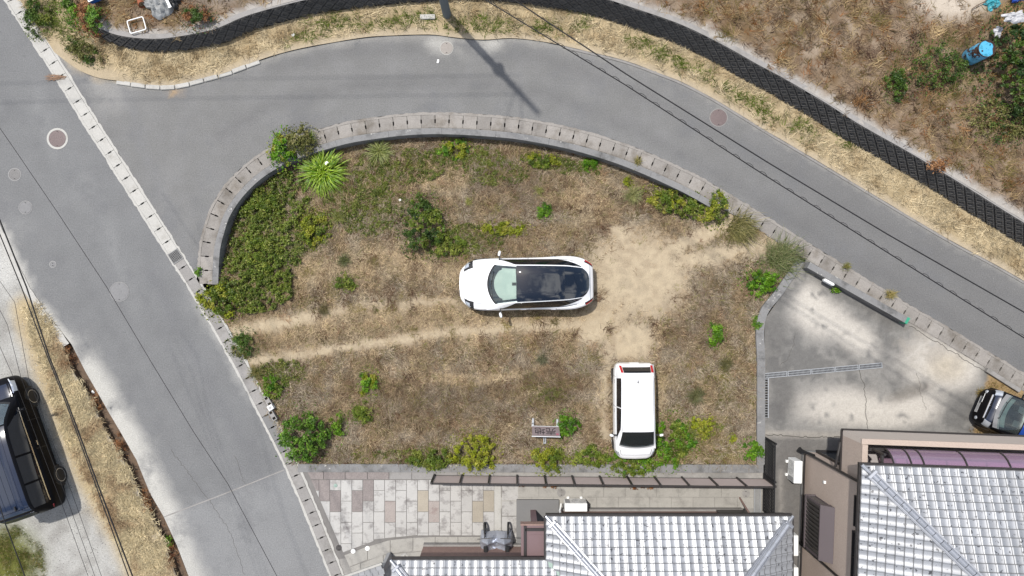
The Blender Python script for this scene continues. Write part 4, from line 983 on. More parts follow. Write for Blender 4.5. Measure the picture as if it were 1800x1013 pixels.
# ---------------------------------------------------------------- fences
fa, fb = W(764, 836), W(1343, 842); fr = empty('panel_fence', (fa + fb) / 2, 'metre high dusty pink panel fence on the yard side of the curb', 'fence', rz=math.atan2((fb - fa).y, (fb - fa).x))
FL = (fb - fa).length; npn = 12; st = FL / npn
g = G(); g.box((0, 0, .54), (st - .05, .03, .90)); pm = g.mesh('panel', M['panel']); g = G(); g.box((0, .03, .55), (.06, .07, 1.12)); qm = g.mesh('post', M['dark_metal'])
for k in range(npn): o = link('panel', pm, fr); o.location = (-FL / 2 + st * (k + .5), 0, 0)
for k in range(npn + 1): o = link('post', qm, fr); o.location = (-FL / 2 + st * k, 0, 0)
b = G(); b.box((0, -.01, 1.02), (FL, .06, .05)); b.build('top_rail', M['dark_metal'], fr); b = G(); b.box((0, 0, .07), (FL, .05, .04)); b.build('bottom_rail', M['dark_metal'], fr)
# black lattice fence
la, lb = W(1343, 769), W(1341, 898); lf = empty('lattice_fence', (la + lb) / 2, 'black diamond lattice fence between the two houses', 'fence', rz=math.atan2((lb - la).y, (lb - la).x))
LL = (lb - la).length; b = G(); H_ = .98; stp = .115
k = -H_
while k < LL:
    for s_ in (1, -1):
        u0, u1 = max(k, 0), min(k + H_, LL); z0, z1 = u0 - k, u1 - k
        if u1 - u0 > .03:
            if s_ < 0: z0, z1 = H_ - z0, H_ - z1
            y = .006 * s_; n_ = .013
            b.add([(u0 - LL / 2 - n_, y, .06 + z0 + n_), (u0 - LL / 2 + n_, y, .06 + z0 - n_), (u1 - LL / 2 + n_, y, .06 + z1 - n_), (u1 - LL / 2 - n_, y, .06 + z1 + n_)] if s_ > 0 else [(u0 - LL / 2 - n_, y, .06 + z0 - n_), (u0 - LL / 2 + n_, y, .06 + z0 + n_), (u1 - LL / 2 + n_, y, .06 + z1 + n_), (u1 - LL / 2 - n_, y, .06 + z1 - n_)], [(0, 1, 2, 3)])
    k += stp
tag(b.build('lattice_slat', M['cable'], lf, fix=False), kind='stuff')
b = G(); b.box((0, 0, H_ + .07), (LL, .05, .04)); b.box((0, 0, .04), (LL, .05, .04)); b.build('rail', M['cable'], lf)
for k in range(3): b = G(); b.box((-LL / 2 + LL * k / 2, .03, .55), (.05, .05, 1.1)); b.build('post', M['cable'], lf)

# ---------------------------------------------------------------- paving in the bungalow yard
M['stone_w'] = mat('white granite', C(206, 203, 198), var=.10, scale=3, fine=35, fvar=.16, rand=.06, bump=.003, stain=C(128, 122, 120), stain_scale=2.2, stain_at=(.50, .72))
M['stone_t'] = mat('tan granite', C(190, 180, 163), var=.15, scale=3, fine=30, fvar=.25, rand=.05, bump=.004)
M['stone_p'] = mat('pink granite', C(184, 173, 166), var=.15, scale=3, fine=26, fvar=.3, rand=.05, bump=.004, stain=C(160, 140, 134))
M['stone_b'] = mat('brown split stone', C(158, 148, 144), var=.2, scale=4, fine=22, fvar=.45, rand=.05, bump=.012)
pv = tag(G().add([W(533, 829.5) - Vector((0, 0, .008)), W(868, 829.5) - Vector((0, 0, .008)), W(868, 944) - Vector((0, 0, .008)), W(590, 984) - Vector((0, 0, .008))], [(3, 2, 1, 0)]).build('paved_court', mat('mortar', C(140, 136, 132), var=.2), fix=False), kind='structure')
def clip(poly, p, n):
    out = []
    for a, c in zip(poly, poly[1:] + poly[:1]):
        da = (a[0] - p[0]) * n[0] + (a[1] - p[1]) * n[1]; dc = (c[0] - p[0]) * n[0] + (c[1] - p[1]) * n[1]
        if da >= 0: out.append(a)
        if (da >= 0) != (dc >= 0): t = da / (da - dc); out.append((a[0] + (c[0] - a[0]) * t, a[1] + (c[1] - a[1]) * t))
    return out
LB0, LB1 = (531, 828), (600, 985); nl = np.array([(LB1[1] - LB0[1]), -(LB1[0] - LB0[0])], float); nl /= np.linalg.norm(nl)
def stone(poly, mt, name='paving_stone', z=.012, gap=.55, parent=pv):
    poly = clip(poly, (LB0[0] + 9, LB0[1]), nl)
    if len(poly) < 3: return
    cx = sum(p[0] for p in poly) / len(poly); cy = sum(p[1] for p in poly) / len(poly)
    A = abs(sum(a[0] * c[1] - c[0] * a[1] for a, c in zip(poly, poly[1:] + poly[:1]))) / 2
    if A < 8: return
    sh = [(cx + (x - cx) * (1 - 2 * gap / max(8, abs(x - cx) * 2 + 6)), cy + (y - cy) * (1 - 2 * gap / max(8, abs(y - cy) * 2 + 6))) for x, y in poly]
    b = G(); zz = z + random.uniform(-.002, .002); b.prism([tuple(W(*p)[:2]) for p in sh], -.02, zz); b.build(name, mt, parent)
tone = {(2, 1): 'stone_b', (4, 1): 'stone_b', (0, 0): 'stone_b', (1, 0): 'stone_b', (5, 0): 'stone_b', (7, 1): 'stone_p', (11, 1): 'stone_p', (10, 1): 'stone_t', (15, 1): 'stone_t', (16, 1): 'stone_t', (12, 1): 'stone_w'}
for c in range(17):
    xa = 541.5 + 19.25 * c; xb = xa + 19.25
    y = 843.5; odd = c % 2
    lens = ([18.8] if not odd else []) + [37.4] * 5
    for r_, L in enumerate(lens):
        poly = [(xa, y), (xb, y), (xb, y + L), (xa, y + L)]; y += L
        if xb < 675: poly = clip(poly, (597, 974), (-(948 - 974) / 75. * -1, -1.0)) if False else clip(poly, (593, 975), (-.345, -.94))
        elif xb < 735: poly = clip(poly, (672, 947), (-.1, -.995))
        else: poly = clip(poly, (0, 941.5), (0, -1))
        if len(poly) < 3: continue
        row = r_
        stone(poly, M[tone.get((c, r_), 'stone_w')])
edge = [533, 569, 607, 646, 684, 724, 763, 805, 868]
for k, (xa, xb) in enumerate(zip(edge[:-1], edge[1:])): stone([(xa, 829.5), (xb, 829.5), (xb, 842.8), (xa, 842.8)], M['stone_b' if k < 4 else 'conc_grey'], 'edging_stone', .02)
# walkway slabs
M['slab'] = mat('pale cement slab', C(190, 186, 178), var=.14, scale=2.5, fine=28, fvar=.2, rand=.05, stain=C(150, 146, 140), stain_scale=2, stain_at=(.5, .75))
def wy_(x): return 980 - .375 * (x - 593) if x < 672 else (950 - .1 * (x - 672) if x < 735 else 943)
wx = [592, 646, 686, 726, 765, 805, 845]
for xa, xb in zip(wx[:-1], wx[1:]):
    stone([(xa, wy_(xa) + .5), (xb, wy_(xb) + .5), (xb, wy_(xb) + 24), (xa, wy_(xa) + 25)], M['slab'], 'walkway_slab', .010)
for xa, xb in zip(range(594, 740, 40), range(634, 781, 40)): stone([(xa, wy_(xa) + 26), (xb, wy_(xb) + 25), (xb, wy_(xb) + 45), (xa, wy_(xa) + 46)], M['slab'], 'walkway_slab', .008)
ys = [844, 853, 874, 894]; xs_ = [870, 897, 935, 973, 1011, 1049, 1087, 1142, 1180, 1218, 1256, 1296, 1325]
for ya, yb in zip(ys[:-1], ys[1:]):
    sh_ = 0 if ya != 853 else 12
    for xa, xb in zip(xs_[:-1], xs_[1:]): stone([(xa + sh_, ya), (min(xb + sh_, 1325), ya), (min(xb + sh_, 1325), yb), (xa + sh_, yb)], M['slab'], 'yard_slab', .009, .35)
stone([(868.5, 844), (881, 844), (881, 960), (868.5, 960)], M['conc_light'], 'edging_stone', .015)
for k in range(4): stone([(882, 854 + 27 * k), (911, 854 + 27 * k), (911, 880 + 27 * k), (882, 880 + 27 * k)], M['stone_w'], 'yard_slab', .011)
# yard drain grate beside the lattice fence
ydr = empty('channel_drain', W(1331, 872), 'long steel channel grate beside the black lattice fence in the bungalow yard', 'drain grate')
b = G()
for s_ in (-.11, .11): b.box((s_, 0, .01), (.025, 1.2, .03))
b.build('frame', M['galv'], ydr); b = G()
for k in range(40): b.box((0, -.59 + k * .0302, .008), (.19, .010, .02))
tag(b.build('bars', M['galv'], ydr), kind='stuff')
manhole(1311, 868, .16, .015, 'round concrete inspection cover near the lattice fence', M['conc_grey'], M['conc_grey']); manhole(987, 866, .165, .012, 'round inspection cover beside the white air conditioner in the yard', M['conc_grey'], M['conc_dark'])
manhole(596, 963, .13, .012, 'dark round inspection cover at the corner of the paved court', mat('dark cover', C(92, 88, 86), var=.1), M['conc_grey'])
manhole(712, 981, .16, .02, 'round meter cover below the walkway beside the bungalow wing', M['conc_light'], M['plastic_grey'])
for px_, py_, r_, mt_, lb_ in ((621, 969, .085, 'plastic_white', 'white round ground cap nearer the gutter on the walkway'), (646, 964, .085, 'plastic_white', 'white round ground cap farther from the gutter on the walkway'), (590, 853.5, .07, 'verdigris', 'small teal round cap set in the paved court')):
    root = empty('ground_cap', W(px_, py_), lb_, 'cap'); b = G(); b.lathe([(r_, 0), (r_, .022), (r_ * .8, .03)], 20); b.build('cap_body', M[mt_], root, ang=40); b = G(); b.lathe([(r_ * .25, .03), (r_ * .2, .036)], 10); b.build('knob', M[mt_], root)
for px_, py_ in ((528, 820), (555, 819), (652, 820)):
    pass

# ---- parking drain
pd_a, pd_b = W(1342, 661), W(1551, 642); pdr = empty('parking_drain', (pd_a + pd_b) / 2, 'long steel channel grate crossing the stained parking area', 'drain grate', rz=math.atan2((pd_b - pd_a).y, (pd_b - pd_a).x))
PL = (pd_b - pd_a).length; ns = 5
for k in range(ns):
    b = G(); x0_ = -PL / 2 + PL * k / ns
    for s_ in (-.085, .085): b.box((x0_ + PL / ns / 2, s_, .008), (PL / ns - .02, .02, .03))
    b.box((x0_ + .02, 0, .008), (.02, .15, .03)); b.box((x0_ + PL / ns - .02, 0, .008), (.02, .15, .03)); gp = b.build('grate_section', M['galv'], pdr)
    b = G()
    for q_ in range(18): b.box((x0_ + .05 + q_ * (PL / ns - .1) / 17, 0, .006), (.012, .15, .022))
    b.box((x0_ + PL / ns / 2, 0, .004), (PL / ns - .06, .012, .022)); tag(b.build('bars', M['galv'], gp), kind='stuff')
b = G(); b.box((0, 0, .003), (PL, .18, .004)); b.build('channel_void', M['void'], pdr)
sd2 = empty('side_drain', W(1347, 700), 'narrow steel edged drain running along the side curb of the parking', 'drain grate')
b = G()
for s_ in (-.07, .07): b.box((s_, 0, .008), (.03, 1.45, .025))
b.build('frame', M['galv'], sd2); b = G(); b.box((0, 0, .003), (.10, 1.45, .004)); b.build('channel_void', M['void'], sd2); b = G()
for q_ in range(16): b.box((0, -.7 + q_ * .093, .006), (.11, .015, .018))
tag(b.build('bars', M['galv'], sd2), kind='stuff')
# grey plank on the parking by the balcony
pk = empty('metal_plank', W(1668, 766, .1), 'long grey metal plank lying at the foot of the balcony wall', 'plank', rz=R(-2)); b = G(); b.box((0, 0, -.05), (2.05, .20, .06), bev=.01); b.build('plank_body', M['galv'], pk); b = G(); b.box((-1.05, 0, -.05), (.05, .21, .09)); b.build('end_cap', M['plastic_grey'], pk)

# ---------------------------------------------------------------- tiled gate hood
gt = empty('gate_hood', W(634, 1003, 1.7), 'small grey tiled hood over the gate at the bottom of the paved court', 'gate hood', rz=math.atan2(27, 78))
M['slate'] = mat('grey flat tile', C(150, 152, 156), rough=.5, var=.15, scale=4, fine=30, fvar=.15, rand=.12)
GL = 1.45
b = G(); b.box((0, .0, .02), (GL + .1, .07, .09)); b.build('front_bar', M['conc_light'], gt)
b = G(); b.add([(-GL / 2, -.02, -.03), (GL / 2, -.02, -.03), (GL / 2, -.55, .12), (-GL / 2, -.55, .12), (-GL / 2, -.55, -.1), (GL / 2, -.55, -.1), (-GL / 2, -.02, -.1), (GL / 2, -.02, -.1)], [(0, 1, 2, 3), (3, 2, 5, 4), (0, 3, 4, 6), (1, 7, 5, 2), (6, 4, 5, 7), (0, 6, 7, 1)]); b.build('hood_base', M['plastic_grey'], gt)
for j in range(3):
    for i in range(7):
        b = G(); b.box((-GL / 2 + GL / 7 * (i + .5 + .25 * (j % 2)), -.10 - .16 * j, .02 + .045 * j), (GL / 7 - .01, .19, .02), M=Matrix.Rotation(R(-15), 3, 'X')); b.build('hood_tile', M['slate'], gt)
b = G(); b.box((.25, -.42, .17), (.5, .16, .05), rz=.0, bev=.01); b.box((-.3, -.5, .17), (.5, .14, .05), bev=.01); b.build('ridge_block', M['conc_light'], gt)
b = G(); b.box((.62, -.34, -.9), (.14, .2, 1.5)); b.build('gate_post', M['plastic_grey'], gt)

# ---------------------------------------------------------------- vehicles
def curve(pts, n=None):
    X = np.array([p[0] for p in pts], float); Y = np.array([p[1] for p in pts], float)
    g = np.linspace(0, 1, 401); y = np.interp(g, X, Y); k = np.ones(17) / 17
    ys = y
    for _ in range(3): ys = np.convolve(np.concatenate([np.full(8, y[0]), ys, np.full(8, y[-1])]), k, 'valid')
    w = np.clip(np.minimum(g, 1 - g) / .03, 0, 1); ys = ys * w + y * (1 - w)
    return lambda t: float(np.interp(t, g, ys))
class Car:
    def __init__(s, name, label, loc, rz, L, width, low, shoulder, deck, roof, wr, wb, tc, paint, camber=.03, group=None, cat='car'):
        s.root = empty(name, loc, label, cat, rz=rz, group=group); s.L = L
        s.w, s.lo, s.sh, s.dk, s.rf, s.wr, s.wb = (curve(q) for q in (width, low, shoulder, deck, roof, wr, wb))
        s.tc = tc; s.camber = camber
        ts = sorted(set([0, .008, .02, .035, .055, .08] + list(np.linspace(.11, .89, 26)) + [.92, .945, .965, .98, .992, 1.0]))
        b = G(); rows = []
        for t in ts: rows.append([s.body(t, c / 20, sd) for sd in (-1, 1) for c in (range(0, 21) if sd < 0 else range(20, -1, -1))])
        b.grid(rows); n = len(rows[0])
        b.add(rows[0], [tuple(range(n))]); b.add(rows[-1], [tuple(range(n))])
        bm_o = b.build('body', paint, s.root); s.weld(bm_o, 42)
        # cabin shell
        ts = list(np.linspace(tc[0], tc[1], 44)); b = G()
        b.grid([[s.cab(t, a) for a in np.linspace(-1, 1, 33)] for t in ts]); s.weld(b.build('cabin', paint, s.root), 60)
    def weld(s, o, ang):
        bm = bmesh.new(); bm.from_mesh(o.data); bmesh.ops.remove_doubles(bm, verts=bm.verts, dist=.0008); bmesh.ops.recalc_face_normals(bm, faces=bm.faces); bm.to_mesh(o.data); bm.free()
        o.data.polygons.foreach_set('use_smooth', [True] * len(o.data.polygons)); o.data.set_sharp_from_angle(angle=R(ang))
    def body(s, t, c, sd):
        w, lo, sh, dk = s.w(t), s.lo(t), s.sh(t), s.dk(t); dk = max(dk, sh + .01)
        P = [(0, lo), (.80 * w, lo), (.95 * w, lo + .06), (w, lo + .35 * (sh - lo)), (.998 * w, lo + .7 * (sh - lo)), (.975 * w, sh), (.92 * w, sh + .6 * (dk - sh)), (.80 * w, sh + .92 * (dk - sh)), (.5 * w, dk + .2 * s.camber), (0, dk + s.camber)]
        K = [0, .12, .2, .32, .45, .55, .65, .75, .87, 1]
        x = np.interp(c, K, [p[0] for p in P]); z = np.interp(c, K, [p[1] for p in P])
        return Vector((sd * x, s.L / 2 - t * s.L, z))
    def cab(s, t, a):
        sd = 1 if a >= 0 else -1; a = abs(a); wb, wr, zb, zr = s.wb(t), s.wr(t), s.dk(t) - .02, max(s.rf(t), s.dk(t) - .015)
        if a > .5:
            q = (1 - a) / .5; x = wb + (wr - wb) * q ** 1.25; z = zb + (zr - .045 - zb) * q
        else:
            q = (.5 - a) / .5; x = wr * (1 - q); z = zr - .045 * max(0, 1 - q * 2.2) ** 1.5 + s.camber * (1 - (1 - q) ** 2) * .8
            if zr - zb < .05: z = min(z, zr + s.camber)
        return Vector((sd * x, s.L / 2 - t * s.L, z))
    def panel(s, name, mt, t0, t1, a0, a1, nt=12, na=10, off=.006, surf=None, parent=None, smooth=True):
        """patch on the cabin (or body) surface lifted a few mm; t0,t1 numbers or functions of the cross position"""
        f0 = t0 if callable(t0) else (lambda q: t0); f1 = t1 if callable(t1) else (lambda q: t1); surf = surf or s.cab
        P = [[None] * (na + 1) for _ in range(nt + 1)]
        for j in range(na + 1):
            q = j / na; a = a0 + (a1 - a0) * q; ta, tb = f0(a), f1(a)
            for i in range(nt + 1):
                t = ta + (tb - ta) * i / nt; e = 1e-3
                p = surf(t, a); n = (surf(t + e, a) - surf(t - e, a)).cross(surf(t, a + 2 * e) - surf(t, a - 2 * e))
                if n.length < 1e-9: n = Vector((0, 0, 1))
                n.normalize(); c = Vector((0, 0, .6)); 
                if n.dot(p - c) < 0: n = -n
                P[i][j] = (p, n)
        b = G(); b.grid([[p + n * off for p, n in r] for r in P])
        rim = [P[0][j] for j in range(na + 1)] + [P[i][na] for i in range(1, nt + 1)] + [P[nt][j] for j in range(na - 1, -1, -1)] + [P[i][0] for i in range(nt - 1, 0, -1)]
        m = len(rim); b.add([p + n * off for p, n in rim] + [p - n * .012 for p, n in rim], [(k, (k + 1) % m, m + (k + 1) % m, m + k) for k in range(m)])
        o = b.build(name, mt, parent or s.root); s.weld(o, 35); return o
    def side(s, f):   # body surface with signed cross position
        return lambda t, a: s.body(t, abs(a), 1 if a >= 0 else -1)
    def wheels(s, ts, r, wd_=.21, spokes=10):
        for t in ts:
            for sd in (-1, 1):
                x = s.w(t) * .985; y = s.L / 2 - t * s.L
                Mx = Matrix.Rotation(R(90 * sd), 3, 'Y')
                b = G(); b.lathe([(r * .62, .0), (r * .96, .0), (r, -.03), (r, -wd_), (r * .6, -wd_)], 32, (sd * (x + .015), y, r), M=Mx); wh = b.build('wheel', M['tyre'], s.root, ang=35)
                b = G(); b.lathe([(r * .70, .004), (r * .66, .006), (r * .63, -.03), (r * .55, -.05), (.02, -.045)], 32, (sd * (x + .015), y, r), M=Mx); b.build('rim', M['trim'], wh, ang=40)
                b = G()
                for k in range(spokes):
                    a = 2 * math.pi * k / spokes; c = Vector((sd * (x + .002), y, r))
                    d_ = Vector((0, math.cos(a), math.sin(a))); e = Vector((0, -math.sin(a), math.cos(a)))
                    b.add([c + d_ * r * .1 - e * .012, c + d_ * r * .1 + e * .012, c + d_ * r * .66 + e * .022, c + d_ * r * .66 - e * .022], [(0, 1, 2, 3)])
                b.lathe([(r * .70, .006), (r * .655, .008), (r * .655, .0)], 32, (sd * (x + .015), y, r), M=Mx, closed_ends=False); b.lathe([(.05, -.012), (.02, -.002)], 12, (sd * (x + .015), y, r), M=Mx)
                b.build('spoke', M['alloy'], wh, fix=True)
                b = G(); P = [[Vector((sd * (x + o_), y + math.cos(a) * q, r + math.sin(a) * q)) for a in np.linspace(-.25, math.pi + .25, 20)] for q, o_ in ((r * 1.14, .012), (r * .99, .012), (r * .99, -.05))]
                b.grid(P); b.build('wheel_arch', M['trim'], s.root)
    def mirrors(s, t, a_out, z, mt, sz=(.10, .19, .13), both=(-1, 1)):
        for sd in both:
            y = s.L / 2 - t * s.L; x = s.wb(t)
            b = G(); b.box((0, 0, 0), (.16, .05, .05)); arm = b.build('mirror', M['trim'], s.root); arm.location = (sd * (x + .05), y, z - .04)
            b = G(); prof = [(.02, -.5), (.75, -.42), (1, -.1), (.95, .25), (.6, .47), (.02, .5)]
            g = [[Vector((sd * z_ * 2 * sz[1] / 2 * 1.0, math.cos(q) * r_ * sz[0] / 2, math.sin(q) * r_ * sz[2] / 2)) for q in np.linspace(0, 2 * math.pi, 13)] for r_, z_ in prof]
            b.grid(g); o = b.build('mirror_cap', mt, arm, smooth=True); o.location = (sd * (.06 + sz[1] / 2), 0, .05); o.rotation_euler = (0, 0, sd * R(-14))
    def plate(s, t, z, rear=False, dy=.012, label=None, rot=0, dx=0):
        b = G(); b.box((0, 0, 0), (.33, .012, .165), bev=.003); o = b.build('number_plate', M['plate'], s.root); o.location = (dx, s.L / 2 - t * s.L + (-dy if rear else dy), z); o.rotation_euler = (R(rot), 0, 0); return o
    def blades(s, t0, a_list, t1, hinge_off=.012):
        for a0, a1, ta, tb in a_list:
            p = s.cab(ta, a0) + Vector((0, .0, .022)); q = s.cab(tb, a1) + Vector((0, 0, .022)); b = G(); b.tube(p, q, .011, 5); b.tube(p + Vector((0, 0, .01)), p - Vector((0, -.03, .03)), .016, 6); b.build('wiper', M['trim'], s.root)

# white crossover with glass roof
c = W(925, 499, .7); f = Vector((-1, -.022, 0))
ev = Car('parked_car', 'white crossover with a black glass roof and pale green windscreen sunshade in mid plot', (c.x, c.y, -.02), math.atan2(f.y, f.x) - math.pi / 2, 4.75,
  [(0, .42), (.010, .57), (.04, .745), (.09, .87), (.16, .93), (.3, .94), (.5, .93), (.66, .94), (.76, .965), (.85, .955), (.92, .88), (.965, .78), (1, .62)],
  [(0, .30), (.05, .22), (.95, .26), (1, .40)], [(0, .52), (.03, .62), (.1, .74), (.3, .86), (.6, .92), (.85, .98), (.96, .92), (1, .74)],
  [(0, .64), (.03, .75), (.1, .87), (.2, .98), (.26, 1.02), (.6, 1.06), (.85, 1.12), (.96, 1.06), (1, .80)],
  [(.0, .9), (.205, 1.0), (.28, 1.22), (.35, 1.43), (.42, 1.56), (.5, 1.61), (.62, 1.61), (.74, 1.55), (.86, 1.36), (.945, 1.16), (1, .9)],
  [(0, .78), (.22, .76), (.42, .64), (.6, .615), (.8, .58), (.93, .50), (1, .4)], [(0, .86), (.22, .88), (.5, .865), (.78, .84), (.9, .74), (.96, .62), (1, .5)], (.20, .965), M['white'], camber=.035)
ws0 = lambda a: .222 + .055 * (abs(a) / .46) ** 2
ev.panel('dashboard', M['carglass'], ws0, .43, -.46, .46, off=.002, na=18)
sh_ = ev.panel('sunshade', M['shade'], lambda a: .262 + .06 * (abs(a) / .40) ** 2 if abs(a) < .36 else .262 + .06 * .81 + .012, lambda a: .425 - .006 * abs(a), -.40, .40, off=.009, na=22)
for sg in (-1, 1):   # fold creases of the shade
    pass
ev.panel('mirror_bracket', M['trim'], .395, .424, -.045, .035, off=.014, na=4, nt=3)
ev.panel('windscreen', M['winglass'], ws0, .428, -.465, .465, off=.020, na=20, nt=10)
rw_ = .49
ev.panel('roof_glass', M['carglass'], .4285, .7755, -rw_, rw_, off=.010, na=16, nt=14)
ev.panel('rear_glass', M['carglass'], .7765, lambda a: .962 - .05 * (abs(a) / rw_) ** 4, -rw_, rw_, off=.010, na=20, nt=12)
for sd in (-1, 1):
    ev.panel('side_window', M['carglass'], lambda a: .30 + .12 * (.93 - abs(a)) / .40, lambda a: .83 + .02 * (.93 - abs(a)) / .4 - .16 * ((abs(a) - .53) / .4) ** 2 + .06, sd * .93, sd * .54, off=.006, na=8, nt=16)
    ev.panel('window_trim', M['trim'], .30, .87, sd * .965, sd * .935, off=.008, na=2, nt=16)
    ev.panel('headlight', M['trim'], lambda a: .012 + .03 * (1 - abs(a)) / .3, lambda a: .105 + .0 * abs(a), sd * .53, sd * .80, off=.004, nt=8, na=5, surf=ev.side(0))
    ev.panel('headlight_lens', M['lamp'], lambda a: .018 + .03 * (1 - abs(a)) / .3, lambda a: .075, sd * .56, sd * .76, off=.010, nt=8, na=5, surf=ev.side(0))
    ev.panel('tail_light', M['red'], .935, lambda a: .992, sd * .60, sd * .68, off=.006, nt=8, na=3, surf=ev.side(0))
    ev.panel('tail_trim', M['trim'], .93, lambda a: .995, sd * .68, sd * .73, off=.006, nt=8, na=3, surf=ev.side(0))
ev.panel('cowl', M['trim'], lambda a: ws0(a) - .012, lambda a: ws0(a) + .004, -.47, .47, off=.012, na=16, nt=2)
def seams(car, lst, mt):
    for t0, t1, c0, c1 in lst:
        for sd in (-1, 1): car.panel('panel_seam', mt, t0, t1, sd * c0, sd * c1, off=.003, nt=6, na=6, surf=car.side(0))
M['seam'] = mat('panel gap', (.16, .16, .165), var=0, fvar=0)
seams(ev, [(.06, .215, .775, .785), (.30, .304, .25, .62), (.515, .519, .25, .62), (.715, .719, .30, .62), (.052, .056, .785, .999), (.972, .975, .60, .999)], M['seam'])
for t_ in (.46, .68):
    for sd in (-1, 1): ev.panel('door_handle', M['chrome'], t_, t_ + .035, sd * .535, sd * .545, off=.012, nt=2, na=2, surf=ev.side(0))
ev.wheels((.185, .795), .345); ev.mirrors(.305, 0, 1.10, M['white'], (.10, .19, .13)); ev.plate(0, .45); ev.plate(1, .62, True)
ev.blades(0, [(-.30, .08, .245, .240), (.30, -.05, .262, .236)], 0)

# white small hatchback
c = W(1115.5, 723, .7)
kei = Car('parked_car', 'small white hatchback with a plain white roof parked nose down by green weeds', (c.x, c.y, -.02), math.pi + R(.4), 3.40,
  [(0, .46), (.012, .58), (.04, .66), (.09, .715), (.2, .737), (.8, .737), (.93, .72), (.98, .67), (1, .58)], [(0, .28), (.05, .2), (.95, .24), (1, .32)],
  [(0, .55), (.03, .66), (.1, .78), (.3, .86), (.9, .88), (1, .78)], [(0, .70), (.03, .82), (.09, .93), (.15, 1.0), (.25, 1.02), (.9, .98), (1, .86)],
  [(0, .8), (.135, .99), (.22, 1.2), (.31, 1.40), (.36, 1.47), (.45, 1.50), (.82, 1.50), (.905, 1.46), (.95, 1.24), (.99, .96), (1, .9)],
  [(0, .68), (.13, .665), (.3, .585), (.5, .56), (.9, .545), (1, .60)], [(0, .69), (.13, .69), (.5, .70), (.9, .69), (1, .66)], (.125, .992), M['white'], camber=.03)
kw0 = lambda a: .150 + .028 * (abs(a) / .47) ** 2
kei.panel('dashboard', M['carglass'], kw0, .325, -.465, .465, off=.003, na=16)
kei.panel('windscreen', M['winglass'], kw0, .325, -.468, .468, off=.016, na=16)
kei.panel('cowl', M['plastic_grey'], lambda a: kw0(a) - .018, lambda a: kw0(a) + .012, -.47, .47, off=.010, na=16, nt=2)
kei.panel('rear_glass', M['carglass'], lambda a: .912, .972, -.42, .42, off=.008, na=12)
kei.panel('rear_spoiler', M['white'], .895, .920, -.44, .44, off=.02, na=10, nt=3)
for sd in (-1, 1):
    kei.panel('side_window', M['carglass'], lambda a: .22 + .13 * (.92 - abs(a)) / .36, lambda a: .56, sd * .92, sd * .565, off=.006, na=8)
    kei.panel('side_window', M['carglass'], .57, lambda a: .87 - .03 * (abs(a) - .55), sd * .92, sd * .565, off=.006, na=8)
    kei.panel('tail_light', M['red'], .925, .985, sd * .43, sd * .50, off=.012, na=3, nt=6)
    kei.panel('headlight', M['lamp'], lambda a: .01 + .03 * (1 - abs(a)) / .3, lambda a: .10 - .05 * (abs(a) - .5), sd * .55, sd * .72, off=.006, nt=8, na=5, surf=kei.side(0))
    kei.panel('roof_seam', M['seam'], .33, .895, sd * .480, sd * .464, off=.004, na=1, nt=16)
seams(kei, [(.055, .115, .76, .772), (.25, .254, .25, .62), (.56, .564, .25, .62), (.87, .874, .30, .62), (.05, .054, .772, .999)], M['seam'])
for t_ in (.50, .80):
    for sd in (-1, 1): kei.panel('door_handle', M['seam'], t_, t_ + .04, sd * .535, sd * .545, off=.012, nt=2, na=2, surf=kei.side(0))
kei.wheels((.165, .855), .275, .16, 8); kei.mirrors(.27, 0, 1.06, M['white'], (.09, .14, .13)); kei.plate(0, .42); kei.plate(1, .62, True)
kei.blades(0, [(-.25, .15, .172, .164), (.2, .44, .17, .186)], 0)
b = G(); b.box((.02, 3.4 / 2 - .835 * 3.4, 1.545), (.04, .08, .03), bev=.008); b.tube((.02, 3.4 / 2 - .84 * 3.4, 1.55), (.02, 3.4 / 2 - .88 * 3.4, 1.66), .006, 5); b.build('antenna', M['trim'], kei.root)

# black minivan at the left edge
f = Vector((-.332, .943, 0)); rt = Vector((.943, .332, 0)); mid = (W(58, 697, .34) + W(107, 835, .34)) / 2
c = mid - rt * .92 - f * .04
van = Car('minivan', 'large black minivan with a sky tinted roof parked on the gravel at the left edge', (c.x, c.y, 0), math.atan2(f.y, f.x) - math.pi / 2, 4.94,
  [(0, .60), (.012, .72), (.04, .83), (.09, .895), (.2, .922), (.85, .922), (.95, .89), (.985, .83), (1, .74)], [(0, .26), (.05, .2), (.95, .24), (1, .34)],
  [(0, .62), (.03, .78), (.1, .90), (.3, 1.0), (.9, 1.03), (1, .95)], [(0, .84), (.03, .98), (.1, 1.08), (.2, 1.15), (.3, 1.16), (.9, 1.14), (1, 1.05)],
  [(0, .95), (.155, 1.13), (.22, 1.40), (.29, 1.68), (.34, 1.82), (.42, 1.90), (.6, 1.93), (.88, 1.92), (.95, 1.86), (.985, 1.55), (1, 1.1)],
  [(0, .80), (.17, .80), (.3, .71), (.5, .69), (.92, .66), (1, .64)], [(0, .86), (.17, .88), (.5, .88), (.92, .86), (1, .82)], (.15, .997), M['blackpaint'], camber=.035, cat='van')
vw0 = lambda a: .168 + .035 * (abs(a) / .47) ** 2
van.panel('roof_skin', M['navy'], .335, .965, -.47, .47, off=.004, na=14, nt=24)  # the roof is black; navy puts the sky's reflection into its colour
van.panel('bonnet', M['navy'], .05, lambda a: .155, -.999, -.72, off=.004, na=5, nt=8, surf=van.side(0)); van.panel('bonnet', M['navy'], .05, .155, .999, .72, off=.004, na=5, nt=8, surf=van.side(0))
van.panel('dashboard', M['carglass'], vw0, .325, -.46, .46, off=.003, na=16); M['winblue'] = glass_mat('blue tinted glass', (.55, .68, .74), .08)
van.panel('windscreen', M['winblue'], vw0, .325, -.465, .465, off=.016, na=16)
